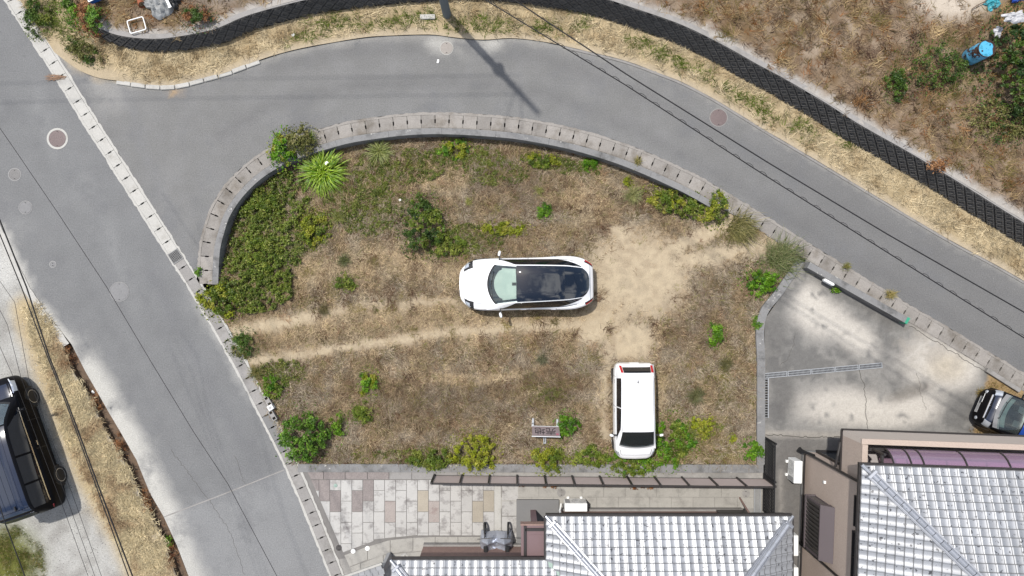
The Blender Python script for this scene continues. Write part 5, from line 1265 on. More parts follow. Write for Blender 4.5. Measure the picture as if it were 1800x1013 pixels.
van.panel('cowl', M['trim'], lambda a: vw0(a) - .014, lambda a: vw0(a) + .008, -.48, .48, off=.012, na=16, nt=2)
for a_ in (-.36, -.22, -.08, .08, .22, .36): van.panel('roof_rib', M['navy'], .40, .90, a_ - .012, a_ + .012, off=.012, na=2, nt=20)
van.panel('roof_spoiler', M['navy'], .962, .985, -.46, .46, off=.02, na=10, nt=3)
for sd in (-1, 1):
    for ta, tb, nm in ((.26, .34, 0), (.35, .56, 0), (.575, .76, 0), (.775, .94, 0)):
        van.panel('side_window', M['carglass'], (lambda a: .235 + .12 * (.93 - abs(a)) / .38) if ta < .3 else ta, tb if ta > .3 else .365, sd * .93, sd * .55, off=.006, na=8, nt=8)
    van.panel('chrome_strip', M['chrome'], .24, .93, sd * .985, sd * .955, off=.010, na=2, nt=30)
    van.panel('headlight', M['lamp'], lambda a: .012 + .02 * (1 - abs(a)) / .3, .12, sd * .55, sd * .66, off=.006, nt=8, na=5, surf=van.side(0))
    van.panel('headlight_trim', M['chrome'], .02, .13, sd * .66, sd * .685, off=.008, nt=8, na=2, surf=van.side(0))
    van.panel('tail_light', M['red'], .965, .996, sd * .56, sd * .72, off=.006, nt=6, na=5, surf=van.side(0))
    van.panel('door_seam', M['trim'], .555, .560, sd * .30, sd * .54, off=.003, nt=2, na=8, surf=van.side(0)); van.panel('door_seam', M['trim'], .345, .350, sd * .25, sd * .54, off=.003, nt=2, na=8, surf=van.side(0))
    van.panel('door_handle', M['chrome'], .50, .535, sd * .50, sd * .515, off=.02, nt=3, na=2, surf=van.side(0))
van.wheels((.186, .794), .345, .22, 10); van.mirrors(.265, 0, 1.24, M['blackpaint'], (.13, .20, .19)); van.plate(0, .5); van.plate(1, .8, True)
van.blades(0, [(-.35, .05, .19, .182), (.1, .42, .185, .205)], 0)
b = G(); b.box((.25, 4.94 / 2 - .9 * 4.94, 1.975), (.05, .16, .05), bev=.012); b.build('antenna', M['trim'], van.root)

# dark blue small car at the right edge
f = Vector((-.92, .40, 0)).normalized(); c = W(1724, 711, .5) - f * 1.70
kb = Car('parked_car', 'small dark blue car with chrome grille and white plate parked at the right edge', (c.x, c.y, 0), math.atan2(f.y, f.x) - math.pi / 2, 3.40,
  [(0, .50), (.012, .61), (.04, .68), (.09, .72), (.2, .737), (.8, .737), (.95, .71), (1, .6)], [(0, .26), (.05, .2), (.95, .24), (1, .32)],
  [(0, .58), (.03, .70), (.1, .84), (.3, .92), (.9, .94), (1, .85)], [(0, .78), (.03, .90), (.07, 1.0), (.13, 1.05), (.25, 1.06), (.9, 1.04), (1, .95)],
  [(0, .9), (.08, 1.02), (.15, 1.28), (.22, 1.52), (.26, 1.60), (.36, 1.64), (.82, 1.65), (.93, 1.60), (.97, 1.3), (1, .95)],
  [(0, .68), (.13, .665), (.3, .60), (.5, .585), (.9, .57), (1, .60)], [(0, .69), (.13, .69), (.5, .70), (.9, .69), (1, .66)], (.072, .992), M['blackpaint'], camber=.03)
bw0 = lambda a: .092 + .03 * (abs(a) / .47) ** 2
M['seatcloth'] = mat('seat cloth', (.05, .06, .065), var=.3); M['glass_reflection'] = mat('painted glass reflection', (.10, .13, .13), var=.3, scale=8)  # pale strip at the windscreen base, painted in for a reflection
kb.panel('roof_skin', M['blue'], .255, .94, -.48, .48, off=.005, na=14, nt=20)  # bluer than the body: sky reflection painted onto the roof
for a_ in (-.3, -.1, .1, .3): kb.panel('roof_rib', M['blue'], .40, .88, a_ - .012, a_ + .012, off=.014, na=2, nt=14)
kb.panel('bonnet', M['navy'], .03, .09, -.999, -.72, off=.004, na=5, nt=8, surf=kb.side(0)); kb.panel('bonnet', M['navy'], .03, .09, .999, .72, off=.004, na=5, nt=8, surf=kb.side(0))
kb.panel('dashboard', mat('car interior', (.006, .008, .009), rough=.25, var=.5, scale=9, fvar=.3), bw0, .245, -.455, .455, off=.002, na=16); [kb.panel('seat', M['seatcloth'], .185, .225, a_ - .09, a_ + .09, off=.006, na=4, nt=4) for a_ in (-.2, .2)]; kb.panel('dash_reflection', M['glass_reflection'], lambda a: bw0(a) + .012, lambda a: bw0(a) + .04, -.40, .40, off=.006, na=14, nt=3); kb.panel('windscreen', M['winglass'], bw0, .245, -.465, .465, off=.016, na=16)
kb.panel('cowl', M['seam'], lambda a: bw0(a) - .03, lambda a: bw0(a) + .01, -.47, .47, off=.010, na=16, nt=3)
kb.blades(0, [(-.2, .25, .10, .11), (.25, .44, .11, .13)], 0)
for sd in (-1, 1):
    kb.panel('side_window', M['carglass'], lambda a: .17 + .11 * (.92 - abs(a)) / .36, .56, sd * .92, sd * .565, off=.006, na=8); kb.panel('side_window', M['carglass'], .57, .88, sd * .92, sd * .565, off=.006, na=8)
    kb.panel('headlight', M['lamp'], lambda a: .008 + .02 * (1 - abs(a)) / .3, .105, sd * .55, sd * .78, off=.008, nt=8, na=5, surf=kb.side(0))
    kb.panel('tail_light', M['red'], .965, .996, sd * .56, sd * .72, off=.006, nt=6, na=5, surf=kb.side(0))
    b = G(); b.lathe([(.07, 0), (.06, .02), (.02, .03)], 14, M=Matrix.Rotation(R(-90), 3, 'X')); o = b.build('fog_light', M['lamp'], kb.root, ang=40); o.location = (sd * .50, 1.70 - .012, .52)
b = G(); b.box((0, 0, 0), (.92, .05, .13), bev=.02); o = b.build('grille', M['chrome'], kb.root); o.location = (0, 1.70 - .035, .84); o.rotation_euler = (R(-38), 0, 0)
b = G()
for k in range(3): b.box((0, -.005, -.12 + .05 * k), (.62, .03, .014))
o = b.build('lower_grille', M['plastic_grey'], kb.root); o.location = (0, 1.70 + .01, .48)
kb.wheels((.165, .855), .28, .16, 8); kb.mirrors(.255, 0, 1.10, M['chrome'], (.12, .20, .14)); kb.plate(0, .60, rot=-35, dx=.24, dy=.075); kb.plate(1, .7, True)
b = G(); b.lathe([(.035, 0), (.03, .006)], 12); o = b.build('emblem', M['chrome'], kb.root, ang=40); o.location = kb.body(.085, 1, 1) + Vector((0, 0, .004))

# ---------------------------------------------------------------- vegetation
def tri_mesh(name, V, F, colr, mt):
    """V (n,3) float, F (m,3) int, colr (n,3)"""
    me = bpy.data.meshes.new(name); n, m = len(V), len(F)
    me.vertices.add(n); me.vertices.foreach_set('co', np.ascontiguousarray(V, dtype=np.float32).ravel())
    me.loops.add(m * 3); me.loops.foreach_set('vertex_index', np.ascontiguousarray(F, dtype=np.int32).ravel())
    me.polygons.add(m); me.polygons.foreach_set('loop_start', np.arange(0, m * 3, 3, dtype=np.int32))
    a = me.color_attributes.new('Col', 'FLOAT_COLOR', 'POINT'); c = np.ones((n, 4), np.float32); c[:, :3] = colr; a.data.foreach_set('color', c.ravel())
    me.materials.append(mt); me.update(calc_edges=True); me.validate(); return me
def blade_field(name, poly, n_tuft, per, dens, colf, lenf, zf, label, cat=None, flat=.8, wid=.017, jit=.06, pxpoly=True, parent=None):
    P = np.array(poly, float); x0, y0 = P.min(0); x1, y1 = P.max(0)
    px = RNG.uniform(x0, x1, n_tuft); py = RNG.uniform(y0, y1, n_tuft)
    k = inpoly(px, py, [tuple(p) for p in poly]); px, py = px[k], py[k]
    k = RNG.random(len(px)) < dens(px, py); px, py = px[k], py[k]
    col = colf(px, py) * RNG.uniform(.55, 1.45, (len(px), 1)); ln = lenf(px, py) * RNG.uniform(.7, 1.3, len(px)); z = zf(px, py)
    flow = fbm(px / 45, py / 45, 3, 77) * 4 * math.pi
    wx, wy2 = (px - CXP) / S, -(py - CYP) / S; kf = (HC - z) / HC if pxpoly == 'field' else 1.0
    rep = lambda a: np.repeat(a, per, 0)
    n = len(px) * per; bx = rep(wx) + RNG.normal(0, jit, n); by = rep(wy2) + RNG.normal(0, jit, n); bz = rep(z) - .004
    az = np.where(RNG.random(n) < .55, rep(flow) + RNG.normal(0, .7, n), RNG.uniform(0, 2 * math.pi, n))
    L = rep(ln) * RNG.uniform(.6, 1.2, n); el = np.clip(RNG.normal((1 - flat) * math.pi / 2, .22, n), .04, 1.4)
    dx, dy = np.cos(az), np.sin(az); w = wid * RNG.uniform(.6, 1.3, n) * np.clip(rep(ln) / .22, .35, 1.1)
    V = np.empty((n, 3, 3)); V[:, 0] = np.stack([bx - dy * w / 2, by + dx * w / 2, bz], 1); V[:, 1] = np.stack([bx + dy * w / 2, by - dx * w / 2, bz + w * .3], 1)
    V[:, 2] = np.stack([bx + dx * L * np.cos(el), by + dy * L * np.cos(el), bz + L * np.sin(el) + .006], 1)
    c = rep(col) * RNG.uniform(.6, 1.4, (n, 1)); c = np.repeat(c, 3, 0)
    me = tri_mesh(name, V.reshape(-1, 3), np.arange(n * 3).reshape(-1, 3), c, M['grass'])
    return tag(link(name, me, parent), label, cat, kind='stuff')
pick = lambda cols, p, n: np.array(cols)[RNG.choice(len(cols), n, p=np.array(p) / sum(p))]

# dry grass on the plot
def plot_dens(px, py): return np.clip(1.0 - 1.02 * m_sand(px, py), .015, 1) * (.55 + .45 * sstep(.3, .6, fbm(px / 11, py / 11, 3, 12)))
def plot_col(px, py):
    n = fbm(px / 24, py / 24, 5, 41); c = mix(np.tile(np.array(C(208, 192, 168)), (len(px), 1)), np.array(C(204, 180, 144)), sstep(.35, .65, n))
    c = mix(c, np.array(C(136, 112, 88)), m_dark(px, py) * .7); c = mix(c, np.array(C(252, 226, 180)), m_straw(px, py) * .8)
    k = RNG.random(len(px)) < m_green(px, py) * .55; c[k] = np.array(C(136, 134, 66)); k = RNG.random(len(px)) < .10; c[k] = np.array(C(150, 146, 88)); k = RNG.random(len(px)) < .14; c[k] = np.array(C(130, 100, 78))
    return c
blade_field('dry_grass', plot_poly, 62000, 8, plot_dens, plot_col, lambda x, y: (.17 + .14 * fbm(x / 30, y / 30, 3, 6)) * (1 - .55 * np.clip(m_straw(x, y) + m_sand(x, y), 0, 1)), zplot, 'dry brown and straw grass covering the vacant plot', flat=.80)
blade_field('straw_clump', plot_poly, 3600, 42, lambda x, y: np.clip(.9 - 1.1 * m_sand(x, y), .01, 1) * sstep(.42, .6, fbm(x / 20, y / 20, 3, 91)), lambda x, y: pick([C(226, 204, 168), C(190, 160, 128), C(120, 92, 74), C(160, 146, 92)], (4, 3, 3, 1.5), len(x)), lambda x, y: .26 + 0 * x, zplot, 'coarser clumps of dead grass on the vacant plot', flat=.72, wid=.013, jit=.10)
# verge
def verge_dens(px, py): return sstep(4, 16, pdist(px, py, ROADTOP) + 8 * (fbm(px / 9, py / 9, 3, 2) - .5)) * (1 - .9 * stroke(px, py, [(100, 80), (140, 118), (215, 137)], 14, 10))
def verge_col(px, py):
    c = mix(np.tile(np.array(C(246, 228, 190)), (len(px), 1)), np.array(C(208, 184, 144)), sstep(.45, .7, fbm(px / 20, py / 20, 4, 52)))
    g = np.zeros(len(px))
    for q in ((130, 60, 40, 40), (110, 30, 40, 40), (600, 40, 60, 16), (680, 42, 60, 14), (740, 30, 60, 14), (850, 45, 60, 20), (1010, 50, 30, 10), (1150, 90, 60, 14, 25), (1230, 128, 50, 14, 30), (1340, 195, 50, 14, 35), (1480, 252, 40, 12, 30), (1030, 28, 40, 8), (960, 50, 40, 14), (1190, 112, 40, 12, 28), (1290, 165, 40, 12, 33), (1415, 225, 40, 12, 33), (1395, 240, 30, 8, 33), (780, 48, 40, 12), (540, 66, 50, 12, -12)): g = np.maximum(g, blob(px, py, *q))
    k = RNG.random(len(px)) < g * .92; c[k] = np.array(C(116, 132, 56)); return c
blade_field('verge_grass', verge_poly, 44000, 8, verge_dens, verge_col, lambda x, y: .20 + .14 * fbm(x / 30, y / 30, 3, 6), zverge, 'pale straw grass on the verge below the patterned retaining wall', flat=.72)
# field above the wall
fpx = [(float(MX(p[0])), float(MY(p[1]))) for p in topw + Nn * .03] + [(2250, 600), (2250, -200), (1700, -260), (500, -260), (60, -160)]
fpx = [p for p in fpx if p[0] > -100]
def field_dens(px, py): return np.clip(1 - .85 * blob(px, py, 1650, 22, 90, 48) - .97 * (1 - sstep(18, 34, pdist(px, py, FOOT) + 12 * (fbm(px / 9, py / 9, 3, 3) - .5))) - .9 * blob(px, py, 400, -20, 110, 60), .02, 1) * (.4 + .6 * sstep(.35, .6, fbm(px / 14, py / 14, 3, 12)))
def field_col(px, py):
    n = fbm(px / 30, py / 30, 4, 63); c = mix(np.tile(np.array(C(174, 152, 128)), (len(px), 1)), np.array(C(190, 164, 122)), sstep(.4, .6, n))
    r = RNG.random(len(px)); c[r < .12] = np.array(C(156, 104, 58)); c[(r > .12) & (r < .24)] = np.array(C(122, 108, 56)); c[(r > .24) & (r < .32)] = np.array(C(96, 74, 58))
    g = blob(px, py, 1640, 130, 60, 60) * .6; g = np.maximum(g, blob(px, py, 1750, 220, 70, 50) * .5); k = RNG.random(len(px)) < g; c[k] = np.array(C(104, 112, 50))
    k = RNG.random(len(px)) < blob(px, py, 1750, 60, 40, 60) * .8; c[k] = np.array(C(222, 188, 130)); return c
blade_field('field_grass', fpx, 56000, 7, field_dens, field_col, lambda x, y: .18 + .14 * fbm(x / 30, y / 30, 3, 6), zfield, 'brown scrubby grass on the raised field behind the retaining wall', flat=.8)
blade_field('field_clump', fpx, 3000, 42, lambda x, y: .8 * field_dens(x, y), lambda x, y: pick([C(222, 196, 150), C(186, 140, 92), C(106, 82, 68), C(146, 136, 76)], (3, 3, 4, 2), len(x)), lambda x, y: .28 + 0 * x, zfield, 'coarser clumps of dead weeds on the raised field', flat=.72, wid=.013, jit=.12)
# gravel lot strip
strip = [(38, 540), (70, 535), (112, 612)] + LEDGE_L[1:] + [(270, 1150), (235, 1000), (180, 900), (120, 780), (80, 660)]
blade_field('roadside_straw', strip, 26000, 8, lambda x, y: .95 * sstep(.25, .45, fbm(x / 12, y / 12, 3, 15)), lambda x, y: mix(np.tile(np.array(C(250, 232, 190)), (len(x), 1)), np.array(C(200, 172, 136)), sstep(.5, .7, fbm(x / 22, y / 22, 4, 53))), lambda x, y: .16 + .1 * fbm(x / 30, y / 30, 3, 6), lambda x, y: zflat(x, y) + .01, 'pale straw strip between the gravel and the roadside ditch', flat=.72)
blade_field('lot_grass', [(-60, 925), (30, 925), (75, 960), (85, 1060), (-60, 1060)], 7000, 6, lambda x, y: .9 * sstep(.35, .6, fbm(x / 14, y / 14, 3, 16)), lambda x, y: pick([C(110, 128, 50), C(150, 140, 80), C(190, 170, 120)], (5, 3, 2), len(x)), lambda x, y: .10 + 0 * x, lambda x, y: zflat(x, y) + .02, 'short green grass on the gravel behind the minivan', flat=.5)
blade_field('weedy_soil', [(1700, 765), (1735, 665), (1762, 672), (1900, 760), (1900, 790)], 5000, 6, lambda x, y: .7 * sstep(.4, .6, fbm(x / 10, y / 10, 3, 17)), lambda x, y: pick([C(140, 128, 62), C(196, 164, 112), C(160, 130, 90)], (3, 3, 2), len(x)), lambda x, y: .10 + 0 * x, lambda x, y: zflat(x, y) + .01, 'sparse weeds round the wheels of the dark blue car', flat=.6)

def leaves(cent, nrm, size, col, asp=.55):
    """diamond leaves: centres, normals, size -> V,F,C"""
    n = len(cent); nrm = nrm / (np.linalg.norm(nrm, axis=1)[:, None] + 1e-9)
    r = RNG.normal(size=(n, 3)); u = np.cross(nrm, r); u /= np.linalg.norm(u, axis=1)[:, None] + 1e-9; v = np.cross(nrm, u)
    s = size[:, None]; V = np.empty((n, 4, 3)); V[:, 0] = cent - u * s * .5; V[:, 1] = cent + v * s * asp * .5 + nrm * s * .08; V[:, 2] = cent + u * s * .5 - nrm * s * .06; V[:, 3] = cent - v * s * asp * .5 + nrm * s * .08
    k = np.arange(n)[:, None] * 4; F = np.concatenate([k + [0, 1, 2], k + [0, 2, 3]], 1).reshape(-1, 3)
    return V.reshape(-1, 3), F, np.repeat(col, 4, 0)
GR = {'vivid': [C(112, 162, 30), C(134, 178, 44), C(84, 134, 24)], 'mid': [C(122, 144, 46), C(98, 122, 36), C(150, 160, 66)], 'dark': [C(82, 112, 40), C(102, 130, 46), C(62, 90, 34)],
      'lime': [C(170, 178, 44), C(148, 160, 40), C(184, 182, 70)], 'round': [C(112, 156, 50), C(134, 176, 60), C(88, 130, 42)], 'olive': [C(140, 140, 76), C(116, 120, 58), C(160, 154, 96)], 'brown': [C(180, 124, 78), C(200, 150, 104), C(142, 96, 66)], 'deep': [C(60, 90, 42), C(80, 112, 52), C(96, 122, 60)]}
def bush(label, px, py, rx, ry, h, kind, n=None, leaf=.06, z0=None, rot=0, lobes=None, name='shrub', cat='shrub', asp=.6, up=.5, kind2=None, droop=0.0, stems=5, crown='crown'):
    """rx, ry in map px; crown of leaf faces gathered in clumps, on a few bare stems"""
    z = float(zplot(np.array([px]), np.array([py]))[0]) if z0 is None else z0
    root = empty(name, W(px, py, z) if z < .5 else W(px, py, z), label, cat)
    RX, RY = rx / S, ry / S; A = math.pi * RX * RY; leaf *= 1.05; n = n or int(A * 3.8 / (leaf * leaf * asp * .5)); lobes = max(9, int(A * 60))
    c, s_ = math.cos(R(-rot)), math.sin(R(-rot)); ph = RNG.uniform(0, 6, 3)
    a = RNG.uniform(0, 2 * math.pi, lobes); q = np.sqrt(RNG.uniform(0, 1, lobes)); kw = .25 if kind == 'round' else 1.0; wob = 1 if kind == 'round' else 1 + .15 * np.sin(a * 3 + ph[0]) + .10 * np.sin(a * 5 + ph[1]) + .08 * np.sin(a * 9 + ph[2])
    lx, ly = q * np.cos(a) * RX * .95 * wob, q * np.sin(a) * RY * .95 * wob; lz = h * (.22 + .62 * np.sqrt(np.clip(1 - q * q, 0, 1))) * RNG.uniform(.6, 1.15, lobes); lr = RNG.uniform(.6, 1.35, lobes) * math.sqrt(A / lobes / math.pi) * 1.25
    ck = pick(GR[kind], (3, 2, 2), lobes) * RNG.uniform(.7, 1.3, (lobes, 1))
    if kind2: m = fbm(lx * 3 + 7, ly * 3, 2, int(px)) + RNG.normal(0, .06, lobes) > .52; ck[m] = pick(GR[kind2], (3, 2, 2), int(m.sum()))
    i = RNG.integers(0, lobes, n); d = RNG.normal(size=(n, 3)); d[:, 2] = np.abs(d[:, 2]) * .9 - .2
    d *= (RNG.uniform(.25, 1.25, n) / np.linalg.norm(d, axis=1))[:, None]; rr = lr[i]
    X = lx[i] + d[:, 0] * rr; Y = ly[i] + d[:, 1] * rr; Z = np.maximum(.015, lz[i] + d[:, 2] * rr * .9 - droop * np.hypot(X / RX, Y / RY) ** 2 * h)
    fr = RNG.random(n) < (.03 if kind == 'round' else .13); aa = RNG.uniform(0, 2 * math.pi, n); qq = RNG.uniform(.8, 1.45, n); X = np.where(fr, np.cos(aa) * qq * RX, X); Y = np.where(fr, np.sin(aa) * qq * RY, Y); Z = np.where(fr, RNG.uniform(.015, .10, n), Z)
    cent = np.stack([X * c - Y * s_, X * s_ + Y * c, Z], 1); nr = d * .5 + RNG.normal(size=(n, 3)) * .5; nr[:, 2] += up
    V, F, Cc = leaves(cent, nr, leaf * RNG.uniform(.65, 1.35, n), ck[i] * RNG.uniform(.75, 1.3, (n, 1)), asp)
    link(crown, tri_mesh(crown, V, F, Cc, M['leaf']), root)
    b = G()
    for k in range(min(stems, lobes)): b.tube((RNG.normal(0, .02), RNG.normal(0, .02), -.05), (lx[k] * c - ly[k] * s_, lx[k] * s_ + ly[k] * c, lz[k]), .012, 5, .005)
    b.build('stem', M['wood'], root); return root
def tuft(label, px, py, r, h, cols, n=240, wid=.022, name='grass_tuft', cat='grass tuft', z0=None, sweep=(0, 0), spread=.05, arch=.55):
    """arching blades from one crown, four segments each"""
    z = float(zplot(np.array([px]), np.array([py]))[0]) if z0 is None else z0
    root = empty(name, W(px, py, z), label, cat); Rw = r / S
    az = RNG.uniform(0, 2 * math.pi, n); reach = Rw * np.sqrt(RNG.uniform(.05, 1.1, n)); hh = h * RNG.uniform(.6, 1.15, n); bx = RNG.normal(0, spread, n); by = RNG.normal(0, spread, n)
    t = np.linspace(0, 1, 5); Vs = np.empty((n, 9, 3)); w = wid * RNG.uniform(.6, 1.3, n)
    col = pick(cols, [1] * len(cols), n) * RNG.uniform(.75, 1.3, (n, 1))
    for k, q in enumerate(t):
        ax = bx + np.cos(az) * reach * q ** .9 + sweep[0] / S * q ** 1.5; ay = by + np.sin(az) * reach * q ** .9 + -sweep[1] / S * q ** 1.5; zz = hh * (1.9 * q - (1 + arch) * .95 * q * q); zz = np.maximum(zz, .01)
        ww = w * (1 - q) ** .6 / 2
        if k < 4: Vs[:, 2 * k] = np.stack([ax - np.sin(az) * ww, ay + np.cos(az) * ww, zz], 1); Vs[:, 2 * k + 1] = np.stack([ax + np.sin(az) * ww, ay - np.cos(az) * ww, zz], 1)
        else: Vs[:, 8] = np.stack([ax, ay, zz], 1)
    f = [[0, 1, 3], [0, 3, 2], [2, 3, 5], [2, 5, 4], [4, 5, 7], [4, 7, 6], [6, 7, 8]]
    F = (np.arange(n)[:, None, None] * 9 + np.array(f)[None]).reshape(-1, 3); cc = np.repeat(col, 9, 0)
    link('blade', tri_mesh('blade', Vs.reshape(-1, 3), F, cc, M['leaf']), root)['kind'] = 'stuff'
    b = G(); b.lathe([(.05, -.03), (.04, .03), (.015, .06)], 8); b.build('crown', M['wood'], root); return root

# low green weed mat (nobody could count its plants)
def weed_mat(name, poly_blobs, n, cols, label, leaf=.045, zf=zplot, hmax=.16, cell=9, cov=.50):
    P = []
    for cx, cy, rx, ry, rot, wgt in poly_blobs:
        m = int(n * wgt); a = RNG.uniform(0, 2 * math.pi, m); q = np.sqrt(RNG.random(m)) * 1.05; x, y = q * np.cos(a) * rx, q * np.sin(a) * ry; c, s_ = math.cos(R(rot)), math.sin(R(rot))
        X, Y = cx + x * c - y * s_, cy + x * s_ + y * c
        k = fbm(X / cell, Y / cell, 3, 19) + .28 * (1 - q) > cov; P.append(np.stack([X[k], Y[k]], 1))
    P = np.concatenate(P); d = pdist(P[:, 0], P[:, 1], PLOTTOP); P = P[d > 27]; px, py = P[:, 0], P[:, 1]; nn_ = len(px); cl = fbm(px / 7, py / 7, 3, 23); z = zf(px, py)
    cent = np.stack([(px - CXP) / S, -(py - CYP) / S, z + hmax * np.clip((cl - .3) * 2.0, .03, 1) * RNG.uniform(.4, 1, nn_)], 1); nr = RNG.normal(size=(nn_, 3)) * .6; nr[:, 2] += .8
    hue = fbm(px / 26, py / 26, 3, 29); base = mix(np.tile(np.array(cols[0]), (nn_, 1)), np.array(cols[1]), sstep(.4, .6, hue)); base = mix(base, np.array(cols[2]), (RNG.random(nn_) < .22) * 1.0)
    V, F, Cc = leaves(cent, nr, leaf * RNG.uniform(.6, 1.4, nn_), base * RNG.uniform(.65, 1.3, (nn_, 1)), .6)
    return tag(link(name, tri_mesh(name, V, F, Cc, M['leaf'])), label, kind='stuff')
weed_mat('weed_thicket', [(446, 440, 84, 104, 18, .5), (480, 352, 66, 48, -25, .2), (445, 500, 74, 48, 0, .3)], 74000, [C(138, 158, 58), C(112, 134, 48), C(172, 176, 92)], 'dense green weed thicket filling the left corner of the plot inside the curved wall', .065, hmax=.42, cell=11, cov=.475)
weed_mat('ground_cover', [(640, 345, 72, 66, 25, .3), (545, 400, 40, 40, 0, .1), (700, 290, 80, 34, 0, .16), (820, 275, 85, 22, 0, .14), (985, 288, 70, 14, 12, .08), (830, 420, 55, 26, 0, .1), (1225, 755, 45, 18, -10, .06), (870, 305, 60, 20, 0, .06), (500, 655, 40, 24, 0, .04), (720, 800, 100, 10, 0, .03)], 64000, [C(132, 146, 58), C(110, 126, 48), C(164, 164, 86)], 'scattered low green weeds across the upper part of the plot', .06, hmax=.18, cov=.43)
bush('green weed hump in the left corner pressing toward the gutter where the drive enters', 392, 528, 34, 28, .5, 'mid', leaf=.07, kind2='lime')
bush('dark green leafy hump in the middle of the left weed thicket', 468, 452, 36, 40, .42, 'mid', leaf=.06)
bush('leafy hump at the top of the left weed thicket under the curved wall', 470, 362, 34, 26, .4, 'mid', leaf=.06)
bush('yellowish weed clump between the left thicket and the spiky plant', 553, 405, 24, 28, .36, 'mid', leaf=.06, kind2='lime')
bush('tall dark green bush in the upper middle of the plot', 746, 398, 36, 46, .85, 'dark', leaf=.07, kind2='mid')
bush('low leafy weeds at the right foot of the tall dark bush', 792, 432, 36, 20, .25, 'mid', leaf=.06)
bush('large round clipped looking green bush beside the gutter at the lower left', 539, 766, 45, 44, 1.0, 'round', leaf=.075, lobes=210, up=.3)
bush('yellow green bush leaning over the pink panel fence at its left end', 834, 795, 38, 32, .6, 'lime', leaf=.06, lobes=60)
bush('low dark weed row just left of the yellow green bush on the curb', 760, 805, 44, 18, .35, 'mid', leaf=.055)
bush('leafy bush on the curb left of the small white hatchback', 966, 806, 32, 22, .4, 'mid', leaf=.06, kind2='lime')
bush('straggling weeds on the curb between the leafy bush and the white hatchback', 1036, 802, 34, 16, .35, 'mid', leaf=.06)
bush('green weeds under the nose of the white hatchback', 1110, 815, 48, 20, .35, 'mid', leaf=.06, kind2='vivid')
bush('spreading green weeds at the right flank of the white hatchback', 1180, 775, 38, 40, .4, 'mid', leaf=.06, kind2='vivid')
bush('small weed patch right of the weeds beside the white hatchback', 1236, 748, 22, 16, .25, 'lime', leaf=.055)
bush('bright green bush in the lower right corner of the plot', 1320, 789, 18, 18, .4, 'vivid', leaf=.06)
bush('bright green bush below the grass clumps by the parking corner', 1338, 494, 31, 24, .5, 'vivid', leaf=.065)
bush('small bright green bush alone in the dry right part of the plot', 1257, 588, 14, 19, .4, 'vivid', leaf=.055)
bush('bright green bush touching the fallen sign', 997, 747, 18, 22, .45, 'vivid', leaf=.06)
bush('large yellow green shrub mass under the wall at the right end of the curve', 1196, 360, 58, 26, .55, 'mid', leaf=.065, rot=12, kind2='lime', lobes=70)
bush('yellow green shrub climbing over the right end of the curved wall', 1258, 366, 19, 28, .7, 'mid', leaf=.065, kind2='lime', rot=10)
bush('leafy vine spilling over the wall onto the gutter covers at the upper left', 500, 264, 22, 30, .5, 'vivid', leaf=.08, z0=.1, kind2='lime', droop=.2)
bush('olive brown scrub beside the vine on the curved gutter', 530, 250, 26, 24, .5, 'olive', leaf=.06, z0=.1)
bush('small yellow weeds at the upper right of the white crossover', 885, 402, 40, 12, .25, 'lime', leaf=.06, lobes=12)
bush('small green weed left of the white crossover', 608, 496, 17, 14, .25, 'mid', leaf=.06)
bush('small green weed alone right of the upper middle', 958, 373, 12, 14, .25, 'vivid', leaf=.055)
bush('yellow green weeds hugging the wall at upper centre', 800, 265, 26, 16, .3, 'vivid', leaf=.06, kind2='lime')
bush('yellow green weeds hugging the wall right of upper centre', 950, 285, 30, 14, .3, 'mid', leaf=.06, kind2='lime')
bush('leafy sprig by the wall at the right of the upper edge', 1035, 292, 16, 11, .25, 'vivid', leaf=.055)
bush('tiny yellow weed clump above the pale tuft near the right shrub mass', 1102, 322, 9, 10, .25, 'lime', leaf=.05)
bush('small weed column in the lower left field', 648, 672, 16, 22, .3, 'vivid', leaf=.055, kind2='lime')
bush('small round weed below the weed column in the lower left field', 640, 725, 20, 17, .35, 'mid', leaf=.055)
bush('leafy weed between the round bush and the small round weed', 597, 746, 13, 19, .35, 'mid', leaf=.06, kind2='vivid')
bush('leafy green weed beside the concrete blocks at the left edge of the plot', 482, 679, 20, 20, .35, 'mid', leaf=.06, kind2='vivid')
bush('dark green ball of weeds at the gutter below the drive entrance', 428, 605, 22, 22, .35, 'dark', leaf=.05, kind2='olive')
bush('faint green weed near the middle of the lower dry grass', 965, 690, 22, 16, .12, 'olive', leaf=.05, n=700)
bush('little yellow weed by the lower right corner of the plot', 1286, 770, 6, 8, .2, 'lime', leaf=.045)
bush('two leaf weed on the side curb by the parking', 1329, 568, 8, 12, .15, 'vivid', leaf=.05)
bush('tiny green weed in the corner where the two gutters meet', 350, 478, 5, 8, .15, 'vivid', leaf=.05, z0=.02)
bush('small weed at the foot of the parking wall below the white lamp', 1468, 510, 8, 5, .15, 'vivid', leaf=.05, z0=.0)
bush('sprawling green bramble on the raised field left of the blue drum', 1640, 118, 52, 40, .5, 'dark', leaf=.06, z0=1.15, n=2600)
bush('small dark weed at the lower left of the bramble on the raised field', 1572, 152, 18, 22, .35, 'dark', leaf=.06, z0=1.15)
bush('large dark leafy shrub beside the blue drum at the top right', 1798, 128, 62, 82, 1.5, 'deep', leaf=.09, z0=1.2, kind2='dark', lobes=90, name='large_shrub')
bush('low olive scrub under the large dark shrub at the right edge', 1760, 215, 70, 36, .35, 'olive', leaf=.06, z0=1.15, n=2400, kind2='dark')
bush('reddish weed on the gravel edge above the retaining wall at right', 1645, 292, 14, 9, .2, 'brown', leaf=.05, z0=1.13)
bush('round clipped bush among the debris at the top left', 175, 38, 17, 18, .6, 'round', leaf=.06, z0=.85, kind2='olive')
